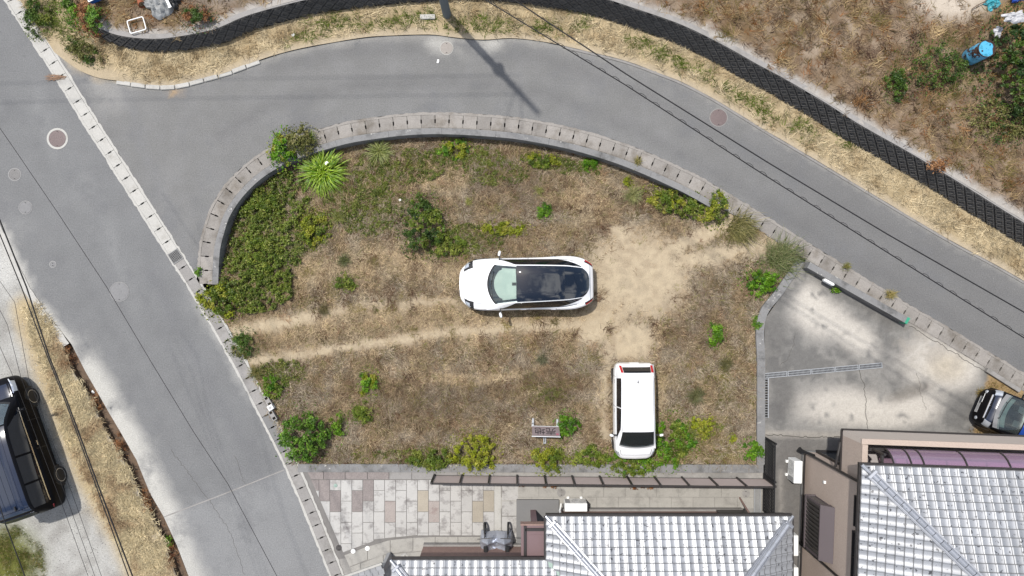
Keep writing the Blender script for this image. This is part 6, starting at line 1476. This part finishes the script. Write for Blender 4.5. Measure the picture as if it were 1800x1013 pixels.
bush('dark weeds along the left end of the retaining wall', 140, 20, 26, 24, .5, 'dark', leaf=.06, z0=.35, kind2='vivid')
bush('green weeds beside the pale gutter at the top left corner', 70, 32, 22, 30, .4, 'dark', leaf=.06, z0=.03, kind2='mid')
bush('rusty brown dead bush at the top left behind the wall end', 165, 30, 24, 26, .5, 'brown', leaf=.05, z0=.6)
bush('olive weeds at the foot of the left wall end on the verge', 150, 92, 34, 16, .3, 'olive', leaf=.05, z0=.03, kind2='dark', rot=30)
bush('rusty dead plant on the verge at the left end of the retaining wall', 178, 64, 10, 12, .3, 'brown', leaf=.05, z0=.1)
bush('reddish dead weed on the gravel behind the wall at top left', 350, 35, 24, 18, .4, 'brown', leaf=.05, z0=.85, kind2='dark')
bush('green weed growing in the ditch at the lower left', 296, 951, 8, 9, .3, 'vivid', leaf=.06, z0=-.2)
for k_, (x_, y_, r_) in enumerate(((123, 628, 14), (173, 705, 12), (215, 786, 11), (262, 884, 14), (302, 972, 12))):
    bush(['dead brown plant heap at the top end of the roadside ditch', 'dead brown plants in the upper middle of the roadside ditch', 'dead brown plants in the middle of the roadside ditch', 'dead grey brown plants in the lower middle of the roadside ditch', 'dead brown plants near the bottom end of the roadside ditch'][k_], x_, y_, r_ * .9, r_ * 2.4, .3, 'brown', leaf=.06, z0=-.22, name='dead_plant', cat='dead plant', asp=.25, n=900)
for k_, (x_, y_, r_) in enumerate(((917, 847, 7), (958, 849, 5), (973, 850, 6), (1066, 847, 9), (1114, 852, 7), (1141, 851, 14), (1186, 848, 5), (1242, 849, 5))):
    bush(['dry weed in the yard at the left end under the panel fence', 'dry weed in the yard under the third fence panel', 'dry weed beside another near the third fence panel', 'dry weed in the yard left of the hatchback nose behind the fence', 'tall dry weed in the yard behind the hatchback nose', 'widest dry weed heap in the yard below the panel fence', 'small dry weed right of the widest dry heap', 'rightmost small dry weed in the yard below the panel fence'][k_], x_, y_, r_, 6, .2, 'brown', leaf=.05, z0=.01, name='dead_weed', cat='dead weed', n=260)
tuft('big bright green spiky plant with long arching leaves under the curved wall', 571, 306, 47, .75, [C(150, 186, 36), C(176, 206, 60), C(110, 156, 24)], 430, .042, 'spiky_plant', 'spiky plant', spread=.10)
tuft('pale grey green spiky tuft by the wall right of the big spiky plant', 668, 268, 30, .45, [C(158, 168, 86), C(126, 140, 66), C(184, 188, 116)], 260, .022)
tuft('pale tuft of long grass left of the right shrub mass', 1112, 344, 22, .4, [C(150, 156, 92), C(176, 172, 112)], 220, .018)
tuft('big windswept grass clump at the upper side of the right plot entrance', 1297, 402, 29, .5, [C(142, 138, 76), C(116, 116, 56), C(176, 164, 104)], 520, .016, sweep=(8, 5), spread=.22)
tuft('big windswept green grass clump at the lower side of the right plot entrance', 1370, 455, 32, .5, [C(128, 140, 84), C(104, 120, 62), C(160, 160, 108)], 600, .016, sweep=(6, -4), spread=.25)
tuft('small grass tuft growing in the gutter by the right road edge', 1486, 469, 10, .3, [C(176, 166, 90), C(140, 142, 70)], 90, .014, z0=.01)
tuft('dry grass tuft at the road edge beside the parking wall', 1563, 519, 13, .3, [C(206, 186, 120), C(172, 160, 88)], 120, .014, z0=.01)
tuft('pale green tuft in the upper right of the dry grass', 948, 336, 11, .25, [C(160, 164, 84), C(176, 172, 100)], 90, .016)
tuft('pale green tuft right of the tall dark bush', 824, 355, 9, .25, [C(170, 172, 84), C(184, 176, 104)], 80, .016)
tuft('yellowish tuft right of the left weed thicket', 596, 384, 15, .3, [C(160, 164, 80), C(130, 136, 62)], 140, .018)
tuft('yellowish tuft at the right edge of the left weed thicket', 524, 440, 15, .3, [C(150, 160, 70), C(130, 140, 60)], 140, .018)
tuft('grey green tuft in the dry grass left of centre', 606, 458, 15, .3, [C(122, 124, 72), C(98, 104, 56)], 170, .016)
tuft('low olive tuft beside the upper wheel rut', 570, 545, 12, .2, [C(130, 116, 72), C(108, 100, 58)], 150, .016)
tuft('grey green tuft right of the small white hatchback', 1222, 695, 20, .35, [C(132, 130, 86), C(108, 110, 68)], 240, .016)
tuft('grey green tuft in the right dry grass near the side curb', 1275, 640, 16, .3, [C(132, 124, 76), C(110, 108, 64)], 170, .016)
tuft('grey tuft at the upper left of the fallen sign', 952, 632, 13, .3, [C(130, 128, 96), C(112, 114, 80)], 140, .016)
tuft('grassy clump at the gutter below the dark ball of weeds', 452, 655, 18, .3, [C(140, 130, 70), C(112, 118, 56)], 180, .018)
tuft('straw tuft at the bumper of the dark blue car', 1722, 690, 12, .25, [C(196, 172, 112), C(150, 136, 80)], 130, .014, z0=.0)
tuft('dry little tuft in the curved gutter near the right bend', 1120, 284, 10, .25, [C(190, 176, 110), C(150, 144, 80)], 90, .014, z0=.02)
tuft('small spiky plant on the curved gutter above the big spiky plant', 545, 244, 16, .4, [C(130, 150, 50), C(110, 130, 44)], 120, .02, z0=.05)

# ---------------------------------------------------------------- pole and cables
up_ = empty('utility_pole', W(786, 27), 'grey concrete utility pole on the verge at the top of the curved road', 'utility pole')
M['pole'] = mat('pole concrete', C(128, 136, 140), var=.12, scale=2, fine=20, fvar=.12)
b = G(); b.tube((0, 0, -.3), (0, 0, 11.0), .16, 20, .09); b.build('shaft', M['pole'], up_, ang=40)
for k in range(14): b = G(); b.tube((-.25 if k % 2 else .12, 0, 2.2 + k * .45), (-.12 if k % 2 else .25, 0, 2.2 + k * .45), .011, 6); b.build('step', M['galv'], up_)
b = G(); b.box((.1, -.08, 9.0), (.9, .07, .07), rz=R(-47)); b.build('crossarm', M['galv'], up_); b = G(); b.tube((0, 0, 6.1), (0, 0, 6.4), .19, 16); b.box((.14, .05, 6.0), (.14, .2, .4)); b.build('terminal_box', M['plastic_grey'], up_)
def cable(label, pts, r, loops=None, name='overhead_cable'):
    P = [Vector(p) for p in pts]; c = P[0]; root = empty(name, c, label, 'cable'); b = G(); pp = []
    for a, e in zip(P[:-1], P[1:]): pp += [a.lerp(e, k / 6) - c for k in range(6)]
    pp.append(P[-1] - c); b.path(pp, r, 6); b.build('strand', M['cable'], root)
    if loops:
        d = (P[-1] - P[0]); L = d.length; d.normalize(); sd_ = Vector((0, 0, 1)).cross(d).normalized()
        g = G(); g.path([(d * (.11 * math.cos(a)) + sd_ * (.055 * math.sin(a)) - Vector((0, 0, .02))) for a in np.linspace(0, math.pi, 8)], .006, 4); me = g.mesh('hanger_loop', M['cable'])
        n = int(L / loops)
        for k in range(1, n):
            s_ = k * loops; i = 0
            while i < len(P) - 2 and s_ > (P[i + 1] - P[i]).length: s_ -= (P[i + 1] - P[i]).length; i += 1
            o = link('hanger_loop', me, root); o.location = P[i] + (P[i + 1] - P[i]).normalized() * s_ - c
    return root
pt = W(786, 27); T = lambda x, y, z: W(x, y, z)
cable('black overhead cable with small hanging loops, lower of the two crossing the curved road', [(pt.x + .05, pt.y + .1, 8.3), T(700, -98, 8.15), T(850, -2, 8.0), T(1100, 150, 7.9), T(1325, 296, 7.9), T(1560, 444, 7.9), T(1800, 594, 8.0), T(2200, 842, 8.3)], .0145, .40)
cable('plain thick black overhead cable, upper of the two crossing the curved road', [(pt.x + .05, pt.y + .3, 8.7), T(740, -106, 8.5), T(898, -4, 8.3), T(1100, 130, 8.2), T(1350, 286, 8.1), T(1560, 412, 8.1), T(1800, 549, 8.2), T(2200, 790, 8.5)], .0165)
for k_, (z_, dy_) in enumerate(((8.75, -.05), (9.06, .75))):
    cable(['power line leaving the pole to the left at crossarm height', 'second power line leaving the pole to the left on the far crossarm end'][k_], [(pt.x, pt.y + dy_, z_), (pt.x - 14, pt.y + dy_ - .2, z_ - .05), (pt.x - 30, pt.y + dy_ - .6, z_)], .013, name='power_line')
M['conduct'] = M['cable']
cable('thick black cable crossing the straw strip, right one of the close pair at left', [T(-60, 270, 9.7), T(0, 388, 9.6), T(47, 506, 9.5), T(86, 626, 9.5), T(117, 703, 9.5), T(172, 852, 9.5), T(233, 1013, 9.5), T(285, 1150, 9.6)], .017)
cable('thick black cable crossing the straw strip, left one of the close pair at left', [T(-60, 300, 9.2), T(0, 413, 9.1), T(38, 506, 9.0), T(83, 626, 9.0), T(115, 706, 9.0), T(168, 852, 9.0), T(226, 1013, 9.0), T(276, 1150, 9.1)], .013)
cable('thin dark wire running along the middle of the left road', [T(-60, 140, 6.5), T(19, 253, 6.4), T(100, 372, 6.4), T(187, 504, 6.4), T(263, 632, 6.4), T(340, 759, 6.4), T(400, 850, 6.4), T(482, 1004, 6.4), T(560, 1150, 6.5)], .008, name='thin_wire')
for k_, x_ in enumerate((0, 13, 26)):
    cable(['leftmost of three thin wires over the gravel and the minivan', 'middle of three thin wires over the gravel and the minivan', 'rightmost of three thin wires over the gravel and the minivan'][k_], [T(-40 + x_ * .9, 500 + 10 - x_ * 1.5, 6.5), T(x_, 610 - x_ * 3, 6.5), T(24 + x_, 664, 6.5), T(108 + x_ * .95, 884, 6.5), T(155 + x_ * .9, 1013, 6.5), T(200 + x_ * .9, 1150, 6.5)], .006, name='thin_wire')
cable('dark cable crossing the grass behind the minivan at the lower left', [T(-260, 60, 10.0), T(9, 920, 9.8), T(45, 1016, 9.8), T(95, 1150, 9.8)], .012)

# ---------------------------------------------------------------- fallen land-for-sale sign
sg = empty('sale_sign', W(959, 748, 0), 'fallen grey land sale sign standing crookedly in the dry grass', 'sign', rz=R(-1.5))
M['board'] = mat('faded pink board', C(156, 141, 141), rough=.6, var=.1, scale=8, fine=40, fvar=.1)
Mt = Matrix.Rotation(R(62), 3, 'X') @ Matrix.Identity(3)
bd_w, bd_h = 1.0, .56
def on_board(u, v, o=0.0):   # u along, v up the board; board leans back to the south, faces north
    a = R(58); return Vector((u, -.02 - v * math.cos(a) * .9 + o * math.sin(a), .10 + v * math.sin(a) + o * math.cos(a)))
b = G(); q_ = [(-bd_w / 2, 0), (bd_w / 2, 0), (bd_w / 2, bd_h), (-bd_w / 2, bd_h)]
b.add([on_board(u, v, .012) for u, v in q_] + [on_board(u, v, -.012) for u, v in q_], [(0, 1, 2, 3), (7, 6, 5, 4), (0, 4, 5, 1), (1, 5, 6, 2), (2, 6, 7, 3), (3, 7, 4, 0)]); brd = b.build('board', M['board'], sg)
b = G()
for v_ in (.0, bd_h): b.tube(on_board(-bd_w / 2 - .02, v_), on_board(bd_w / 2 + .02, v_), .02, 6)
b.build('frame_bar', M['galv'], sg)
for u_ in (-.47, .42): b = G(); b.box(on_board(u_, 0) + Vector((0, .14, -.02)), (.07, .28, .05)); b.box(on_board(u_, 0) + Vector((0, .10, .008)), (.03, .05, .012), mi=1); b.build('foot', [M['galv'], M['void']], sg)
b = G(); b.box(Vector((-.02, -.48, .05)), (.10, .34, .05)); b.box(Vector((-.02, -.48, .077)), (.03, .26, .01), mi=1); b.build('rear_leg', [M['galv'], M['void']], sg)
def text_part(body, size, mt, parent, M4, name='lettering'):
    cu = bpy.data.curves.new('tmp', 'FONT'); cu.body = body; cu.size = size; cu.align_x = 'CENTER'; cu.align_y = 'CENTER'; cu.extrude = .002
    o = bpy.data.objects.new('tmp', cu); COL.objects.link(o); dg = bpy.context.evaluated_depsgraph_get(); me = bpy.data.meshes.new_from_object(o.evaluated_get(dg)); bpy.data.objects.remove(o)
    me.materials.clear(); me.materials.append(mt); me.name = name; return link(name, me, parent, M4)
M['ink'] = mat('black print', (.012, .012, .014), rough=.6, var=.1, fvar=0)
M['inkred'] = mat('faded red print', C(190, 110, 130), rough=.6, var=.1)
ux = Vector((-1, 0, 0)); vv = (on_board(0, 1) - on_board(0, 0)).normalized(); nz = ux.cross(vv)
m4 = Matrix((ux, vv, nz)).transposed().to_4x4(); m4.translation = on_board(-.02, .25, .015)
text_part('売地', .40, M['ink'], brd, m4)
b = G(); P = [on_board(.41 + .05 * math.cos(a), .43 + .05 * math.sin(a), .0145) for a in np.linspace(0, 2 * math.pi, 17)[:-1]]; b.add(P, [tuple(range(16))]); b.build('red_mark', M['inkred'], brd, fix=False)

# ---------------------------------------------------------------- blue drum and debris on the raised field
dz = 1.17; dr = empty('oil_drum', W(1704, 101, dz), 'rusty light blue steel drum standing on the raised field at top right', 'drum')
M['drum'] = mat('chipped blue drum paint', C(112, 192, 232), rough=.5, var=.12, scale=5, fine=30, fvar=.1, stain=C(84, 58, 48), stain_scale=1.9, stain_at=(.53, .55), stain2=C(60, 150, 190), s2=(.6, .66), s2_scale=14)
M['rust'] = mat('rusty rim', C(74, 54, 46), rough=.8, var=.3, scale=12, fine=40, fvar=.3)
b = G(); b.lathe([(.28, 0), (.285, .02), (.285, .27), (.291, .29), (.285, .31), (.285, .56), (.291, .58), (.285, .60), (.285, .86), (.28, .866)], 36, closed_ends=False); b.build('shell', M['drum'], dr, ang=40)
b = G(); b.lathe([(.288, .85), (.298, .865), (.295, .89), (.275, .89), (.27, .868)], 36, closed_ends=False); b.lathe([(.288, .0), (.298, .012), (.288, .03)], 36, closed_ends=False); b.build('rim', M['rust'], dr, ang=40)
b = G(); b.lathe([(.272, .862), (.15, .868), (.01, .868)], 36, closed_ends=False); lid = b.build('lid', mat('blue drum lid', C(96, 196, 236), rough=.5, var=.1, stain=C(60, 160, 190), stain_scale=9, stain_at=(.55, .6)), dr, smooth=True); b = G(); b.add([(.272 * math.cos(a) , .272 * math.sin(a), .8705) for a in np.linspace(R(-40), R(100), 14)] + [(.10 + .12 * math.cos(a), .08 + .12 * math.sin(a), .8705) for a in np.linspace(R(100), R(-40), 8)], [tuple(range(22))]); b.build('rust_patch', M['rust'], lid, fix=False)
b = G(); b.lathe([(.03, .868), (.028, .885), (.01, .886)], 12, (-.15, -.08, 0)); b.lathe([(.018, .868), (.016, .88), (.01, .881)], 10, (.12, .14, 0)); b.build('bung', M['rust'], lid)
def rag(name, label, cat, px, py, rx, ry, h, z0, mt, seed=0, n=30):
    """crumpled sheet or bag"""
    root = empty(name, W(px, py, z0), label, cat); gx, gy = np.meshgrid(np.linspace(-1, 1, n), np.linspace(-1, 1, n)); X = gx * np.sqrt(1 - gy ** 2 / 2); Y = gy * np.sqrt(1 - gx ** 2 / 2)
    q = 1 + .7 * (vnoise(np.arctan2(Y, X) * 2.5 + 19, X * 0 + seed, seed) - .6); Z = h * np.maximum(0, 1 - np.hypot(X, Y) ** 2) ** .6 * .35 + h * 2.2 * (np.abs(fbm(X * 4 + seed, Y * 4, 3, seed) - .5)) * (1 - .6 * np.hypot(X, Y) ** 4); Z[np.hypot(X, Y) > .97] = 0
    b = G(); b.grid([[Vector((X[i, j] * rx / S * q[i, j], Y[i, j] * ry / S * q[i, j], max(0, float(np.nan_to_num(Z[i, j]))))) for j in range(n)] for i in range(n)]); b.build('sheet', mt, root, smooth=True); return root
M['cyan'] = mat('faded cyan plastic', C(80, 190, 206), rough=.5, var=.25, scale=9, fine=20, fvar=.25, stain=C(170, 190, 180), stain_scale=6)
M['sheet'] = mat('white plastic sheet', C(225, 225, 228), rough=.4, var=.12, scale=6, fvar=.1)
M['tarp'] = mat('grey tarpaulin', C(170, 172, 172), rough=.5, var=.25, scale=6, fvar=.15)
rag('plastic_sack', 'crumpled faded cyan plastic sack on the field at the top edge right', 'sack', 1742, 8, 13, 12, .25, 1.15, M['cyan'], 3)
rag('plastic_sheet', 'white crumpled plastic sheet on top of the large dark shrub', 'plastic sheet', 1784, 30, 20, 9, .2, 2.2, M['sheet'], 5)
rag('plastic_sheet', 'small white plastic scrap caught in the left side of the large dark shrub', 'plastic sheet', 1754, 56, 7, 11, .15, 1.6, M['sheet'], 6)
rag('blue_bag', 'blue plastic bag at the top right corner by the white sheet', 'bag', 1786, -2, 12, 6, .2, 1.3, mat('blue plastic', C(50, 90, 190), rough=.4, var=.3, scale=8), 7)
rag('tarpaulin', 'grey and white crumpled tarpaulin heap at the top left behind the wall', 'tarpaulin', 282, 5, 26, 24, .45, .86, M['tarp'], 8, 24)
rag('dark_sheet', 'dark wet sheet beside the grey tarpaulin at the top left', 'plastic sheet', 305, -4, 16, 22, .3, .86, mat('dark sheet', C(58, 60, 62), rough=.3, var=.3), 9)
hs = empty('pipe_frame', W(241, 45, .9), 'white square frame of bent plastic pipe lying behind the wall at top left', 'pipe frame', rz=R(16)); b = G(); s_ = .29; rr = .06; pts = []
for cx_, cy_, a0_ in ((s_ - rr, s_ * .8 - rr, 0), (-s_ + rr, s_ * .8 - rr, 90), (-s_ + rr, -s_ * .8 + rr, 180), (s_ - rr, -s_ * .8 + rr, 270)):
    for k in range(5): a = R(a0_ + 22.5 * k); pts.append((cx_ + rr * math.cos(a), cy_ + rr * math.sin(a), .03))
b.path(pts, .021, 8, True); b.build('pipe', M['plastic_white'], hs, smooth=True)
fp = empty('flower_pot', W(245, 2, .9), 'tipped terracotta flower pot at the top edge left', 'flower pot'); fp.rotation_euler = (R(70), 0, R(40)); b = G(); b.lathe([(.08, 0), (.12, .2), (.135, .2), (.135, .24), (.11, .24), (.075, .02)], 20, closed_ends=False); b.build('pot', mat('terracotta', C(170, 100, 70), var=.15), fp, ang=40); b = G(); b.lathe([(.10, .17), (.02, .18)], 16, closed_ends=False); b.build('soil', M['earth'], fp)
bc = empty('blue_crate', W(172, -2, .9), 'blue crate with a white rim at the top edge left', 'crate', rz=R(25)); b = G(); b.box((0, 0, .1), (.42, .3, .04)); [b.box((sx * .2, 0, .2), (.02, .3, .2)) for sx in (-1, 1)]; [b.box((0, sy * .15, .2), (.42, .02, .2)) for sy in (-1, 1)]; b.build('crate_body', mat('blue crate plastic', C(40, 110, 200), rough=.4, var=.1), bc); b = G(); [b.box((sx * .21, 0, .31), (.03, .35, .025)) for sx in (-1, 1)]; [b.box((0, sy * .16, .31), (.39, .03, .025)) for sy in (-1, 1)]; b.build('rim', M['plastic_white'], bc)
wb_ = empty('white_board', W(300, 8, .9), 'white plank sticking out of the dark sheet at the top left', 'plank', rz=R(-65)); b = G(); b.box((0, 0, .2), (.42, .09, .03)); b.build('plank_body', M['plastic_white'], wb_); b = G(); b.box((0.2, 0, .2), (.03, .1, .04)); b.build('end_cap', M['galv'], wb_)
bl_ = empty('concrete_slab', W(752, 31, .03), 'pale concrete slab lying in the verge grass left of the utility pole', 'slab', rz=R(1)); b = G(); b.box((0, 0, .05), (.55, .17, .10), bev=.012); b.build('slab_body', M['conc_light'], bl_)
log_ = empty('fallen_branch', W(1722, 8, 1.2), 'bare brown branch lying on pale soil at the top right', 'branch', rz=R(28)); b = G(); b.path([(-.35, -.02, .03), (-.1, .01, .06), (.15, 0, .05), (.4, .05, .08)], .016, 6); b.path([(.1, 0, .05), (.25, -.12, .05)], .010, 5); b.build('branch', M['wood'], log_)
tw = empty('straw_bundle', W(97, 137), 'little heap of dead twigs lying across the pale gutter at upper left', 'twigs'); b = G()
for k in range(26): y_ = random.uniform(-.10, .10); x_ = random.uniform(-.25, .2); a = random.uniform(-.25, .45); b.tube((x_ - .2 * math.cos(a), y_ - .2 * math.sin(a), .03), (x_ + .25 * math.cos(a), y_ + .25 * math.sin(a), .03 + random.uniform(0, .03)), .006, 4)
tag(b.build('twig', mat('dead twig', C(176, 140, 112), var=.2), tw), kind='stuff')

# ---------------------------------------------------------------- concrete blocks at the left edge of the plot
for k_, (x_, y_, lb_, mt_) in enumerate(((474, 704, 'grey hollow concrete block topmost of the row beside the gutter', 'conc_grey'), (482, 729, 'grey hollow concrete block nearest the round bush in the row beside the gutter', 'conc_grey'))):
    r_ = empty('concrete_block', W(x_, y_, 0), lb_, 'concrete block', rz=R(-59)); b = G(); w_, d_, h_ = .40, .17, .19
    for sy in (-1, 1): b.box((0, sy * (d_ / 2 - .015), h_ / 2), (w_, .03, h_))
    for sx in (-.5, 0, .5): b.box((sx * (w_ - .04), 0, h_ / 2), (.04 if sx else .14, d_ - .06, h_ - .004))
    b.build('block_body', M[mt_], r_); b = G(); b.box((0, 0, .012), (w_ - .06, d_ - .062, .02)); b.build('hole_bed', M['void'], r_)
r_ = empty('white_stone', W(479, 715, .0), 'square white meter lid between the two grey concrete blocks', 'lid', rz=R(-59)); b = G(); b.box((0, 0, .12), (.19, .2, .24), bev=.012); b.build('lid_body', M['plastic_white'], r_); b = G(); b.box((0, 0, .243), (.09, .1, .006)); b.build('inset', M['plastic_grey'], r_)

# ---------------------------------------------------------------- bicycles under a silver cover
for k_, x_ in enumerate((853, 893)):
    r_ = empty('bicycle', W(x_, 926, .0), ['left bicycle under the silver cover in the bungalow yard', 'right bicycle under the silver cover in the bungalow yard'][k_], 'bicycle', rz=R(4 - 6 * k_))
    for y_ in (0, -.62):
        b = G(); Rm = Matrix.Rotation(R(90), 3, 'Y') @ Matrix.Identity(3); b.path([(random.uniform(0, .0) + .0, y_ + .22 * math.cos(a), .25 + .22 * math.sin(a)) for a in np.linspace(0, 2 * math.pi, 29)[:-1]], .036, 8, True); wh = b.build('wheel', M['tyre'], r_, smooth=True)
        b = G()
        for a in np.linspace(0, math.pi, 9)[:-1]: b.tube((0, y_ - .2 * math.cos(a), .25 - .2 * math.sin(a)), (0, y_ + .2 * math.cos(a), .25 + .2 * math.sin(a)), .003, 4)
        b.tube((-.04, y_, .25), (.04, y_, .25), .02, 8); b.build('spoke', M['galv'], wh)
    b = G(); b.tube((0, 0, .25), (0, -.12, .78), .018); b.tube((0, -.1, .62), (0, -.45, .3), .018); b.tube((0, -.45, .3), (0, -.55, .72), .018); b.tube((0, -.45, .3), (0, -.78, .25), .014); b.build('frame', M['dark_metal'], r_)
    b = G(); b.tube((-.26, -.14, .82), (.26, -.14, .82), .014); b.build('handlebar', M['dark_metal'], r_); b = G(); b.box((0, -.56, .75), (.14, .24, .05), bev=.02); b.build('saddle', M['trim'], r_)
cv = empty('bicycle_cover', W(873, 946, 0), 'wrinkled silver sheet covering two bicycles in the bungalow yard', 'bicycle cover')
nx_, ny_ = 49, 33; P = []
for j in range(ny_):
    row = []
    for i in range(nx_):
        u = i / (nx_ - 1) * 2 - 1; v = j / (ny_ - 1); x = u * .62
        ax_ = abs(x) - .31; y = .34 - v * .92
        tent = max(0, 1 - abs(ax_) / .31)                       # a ridge over each bicycle
        top = (.62 + .30 * math.exp(-((v - .25) / .14) ** 2)) * (.62 + .38 * tent)
        edge = min(1, (1 - abs(u)) / .10) * min(1, v / .08 + .1) * min(1, (1 - v) / .12 + .02)
        fold = .035 * math.sin(14 * math.atan2(y - .1, ax_)) * math.hypot(ax_, y - .1) * 2
        ysc = y - (.10 * tent if v > .6 else 0) * (v - .6) / .4
        row.append(Vector((x * (1 - .12 * abs(2 * v - .9)), ysc, max(.10, top * edge ** .4 + fold))))
    P.append(row)
M['cover'] = mat('silver cover cloth', (0.33, .35, .40), rough=.32, metal=.5, var=.12, scale=8, fvar=.06)
b = G(); b.grid(P); b.build('cloth', M['cover'], cv, ang=28)
b = G(); b.path([P[ny_ - 1][i] + Vector((0, 0, .004)) for i in range(nx_)], .010, 5); b.build('hem', M['plastic_grey'], cv)

# litter and stones
for k_, (x_, y_, z_, lb_) in enumerate(((516, 62, .05, 'white paper scrap on the straw verge at the upper left'), (770, 108, .006, 'white paper scrap on the curved road below the sandy manhole'), (164, 689, -.2, 'white can lying in the roadside ditch'), (704, 352, .0, 'white paper scrap in the upper plot above the tall dark bush'), (574, 287, .42, 'white plastic scrap caught on the big spiky plant'))):
    r_ = empty('litter', W(x_, y_, z_), lb_, 'litter', rz=R(30 + 50 * k_)); b = G(); s_ = .07
    b.add([(-s_, -.03, .01), (0, -.05, .04), (s_, -.02, .015), (s_ * .8, .04, .02), (0, .03, .05), (-s_ * .9, .05, .01)], [(0, 1, 4, 5), (1, 2, 3, 4)]); b.build('scrap', M['plastic_white'], r_, fix=False)
def pebbles(name, label, n, poly, zf, cols, size, dens=None):
    P_ = np.array(poly, float); px = RNG.uniform(P_[:, 0].min(), P_[:, 0].max(), n); py = RNG.uniform(P_[:, 1].min(), P_[:, 1].max(), n); k = inpoly(px, py, poly)
    if dens is not None: k &= RNG.random(n) < dens(px, py)
    px, py = px[k], py[k]; m = len(px); s_ = size * RNG.uniform(.4, 1.2, m); o_ = np.array([(1, 0, 0), (0, 1, 0), (-1, 0, 0), (0, -1, 0), (0, 0, .8)]); c0 = np.stack([(px - CXP) / S, -(py - CYP) / S, zf(px, py)], 1)
    a = RNG.uniform(0, 6, m); ca, sa = np.cos(a), np.sin(a); V = np.empty((m, 5, 3))
    for i, q in enumerate(o_): V[:, i] = c0 + np.stack([(q[0] * ca - q[1] * sa) * s_, (q[0] * sa + q[1] * ca) * s_ * .8, q[2] * s_ - .002], 1)
    F = (np.arange(m)[:, None, None] * 5 + np.array([[0, 1, 4], [1, 2, 4], [2, 3, 4], [3, 0, 4]])[None]).reshape(-1, 3)
    return tag(link(name, tri_mesh(name, V.reshape(-1, 3), F, np.repeat(pick(cols, [1] * len(cols), m) * RNG.uniform(.8, 1.2, (m, 1)), 5, 0), M['grit'])), label, kind='stuff')
M['grit'] = leaf_mat('stone grit', 0, .9, .1)
pebbles('gravel_stone', 'loose grey gravel of the lot at the left', 60000, gr_poly, lambda x, y: zflat(x, y) + .008, [C(214, 212, 206), C(186, 183, 176), C(150, 146, 140), C(120, 116, 112)], .022, lambda x, y: np.where((x > -120) & (y > 330), .9, .0) * (1 - .9 * inpoly(x, y, strip)))
pebbles('field_stone', 'pale stones scattered over the raised field', 9000, fpx, lambda x, y: zfield(x, y) + .005, [C(220, 214, 206), C(190, 178, 164), C(160, 140, 120)], .022, lambda x, y: .25 + .7 * (1 - sstep(20, 40, pdist(x, y, FOOT))))
pebbles('road_grit', 'pale grit along the road edges', 5000, [(-200, -100), (2000, -100), (2000, 1100), (-200, 1100)], lambda x, y: zflat(x, y) + .001, [C(220, 218, 212), C(200, 196, 190)], .011, lambda x, y: (pdist(x, y, ROADTOP) < 26) * (y > np.interp(x, [p[0] for p in ROADTOP], [p[1] for p in ROADTOP])) * .9 + (pdist(x, y, LEDGE_R) < 44) * (x > np.interp(y, [p[1] for p in LEDGE_R], [p[0] for p in LEDGE_R])) * .9)
pebbles('plot_stone', 'small clods and stones on the sandy tracks of the plot', 9000, plot_poly, zplot, [C(196, 176, 146), C(150, 128, 100), C(120, 100, 76)], .014, lambda x, y: .2 + .8 * m_sand(x, y))
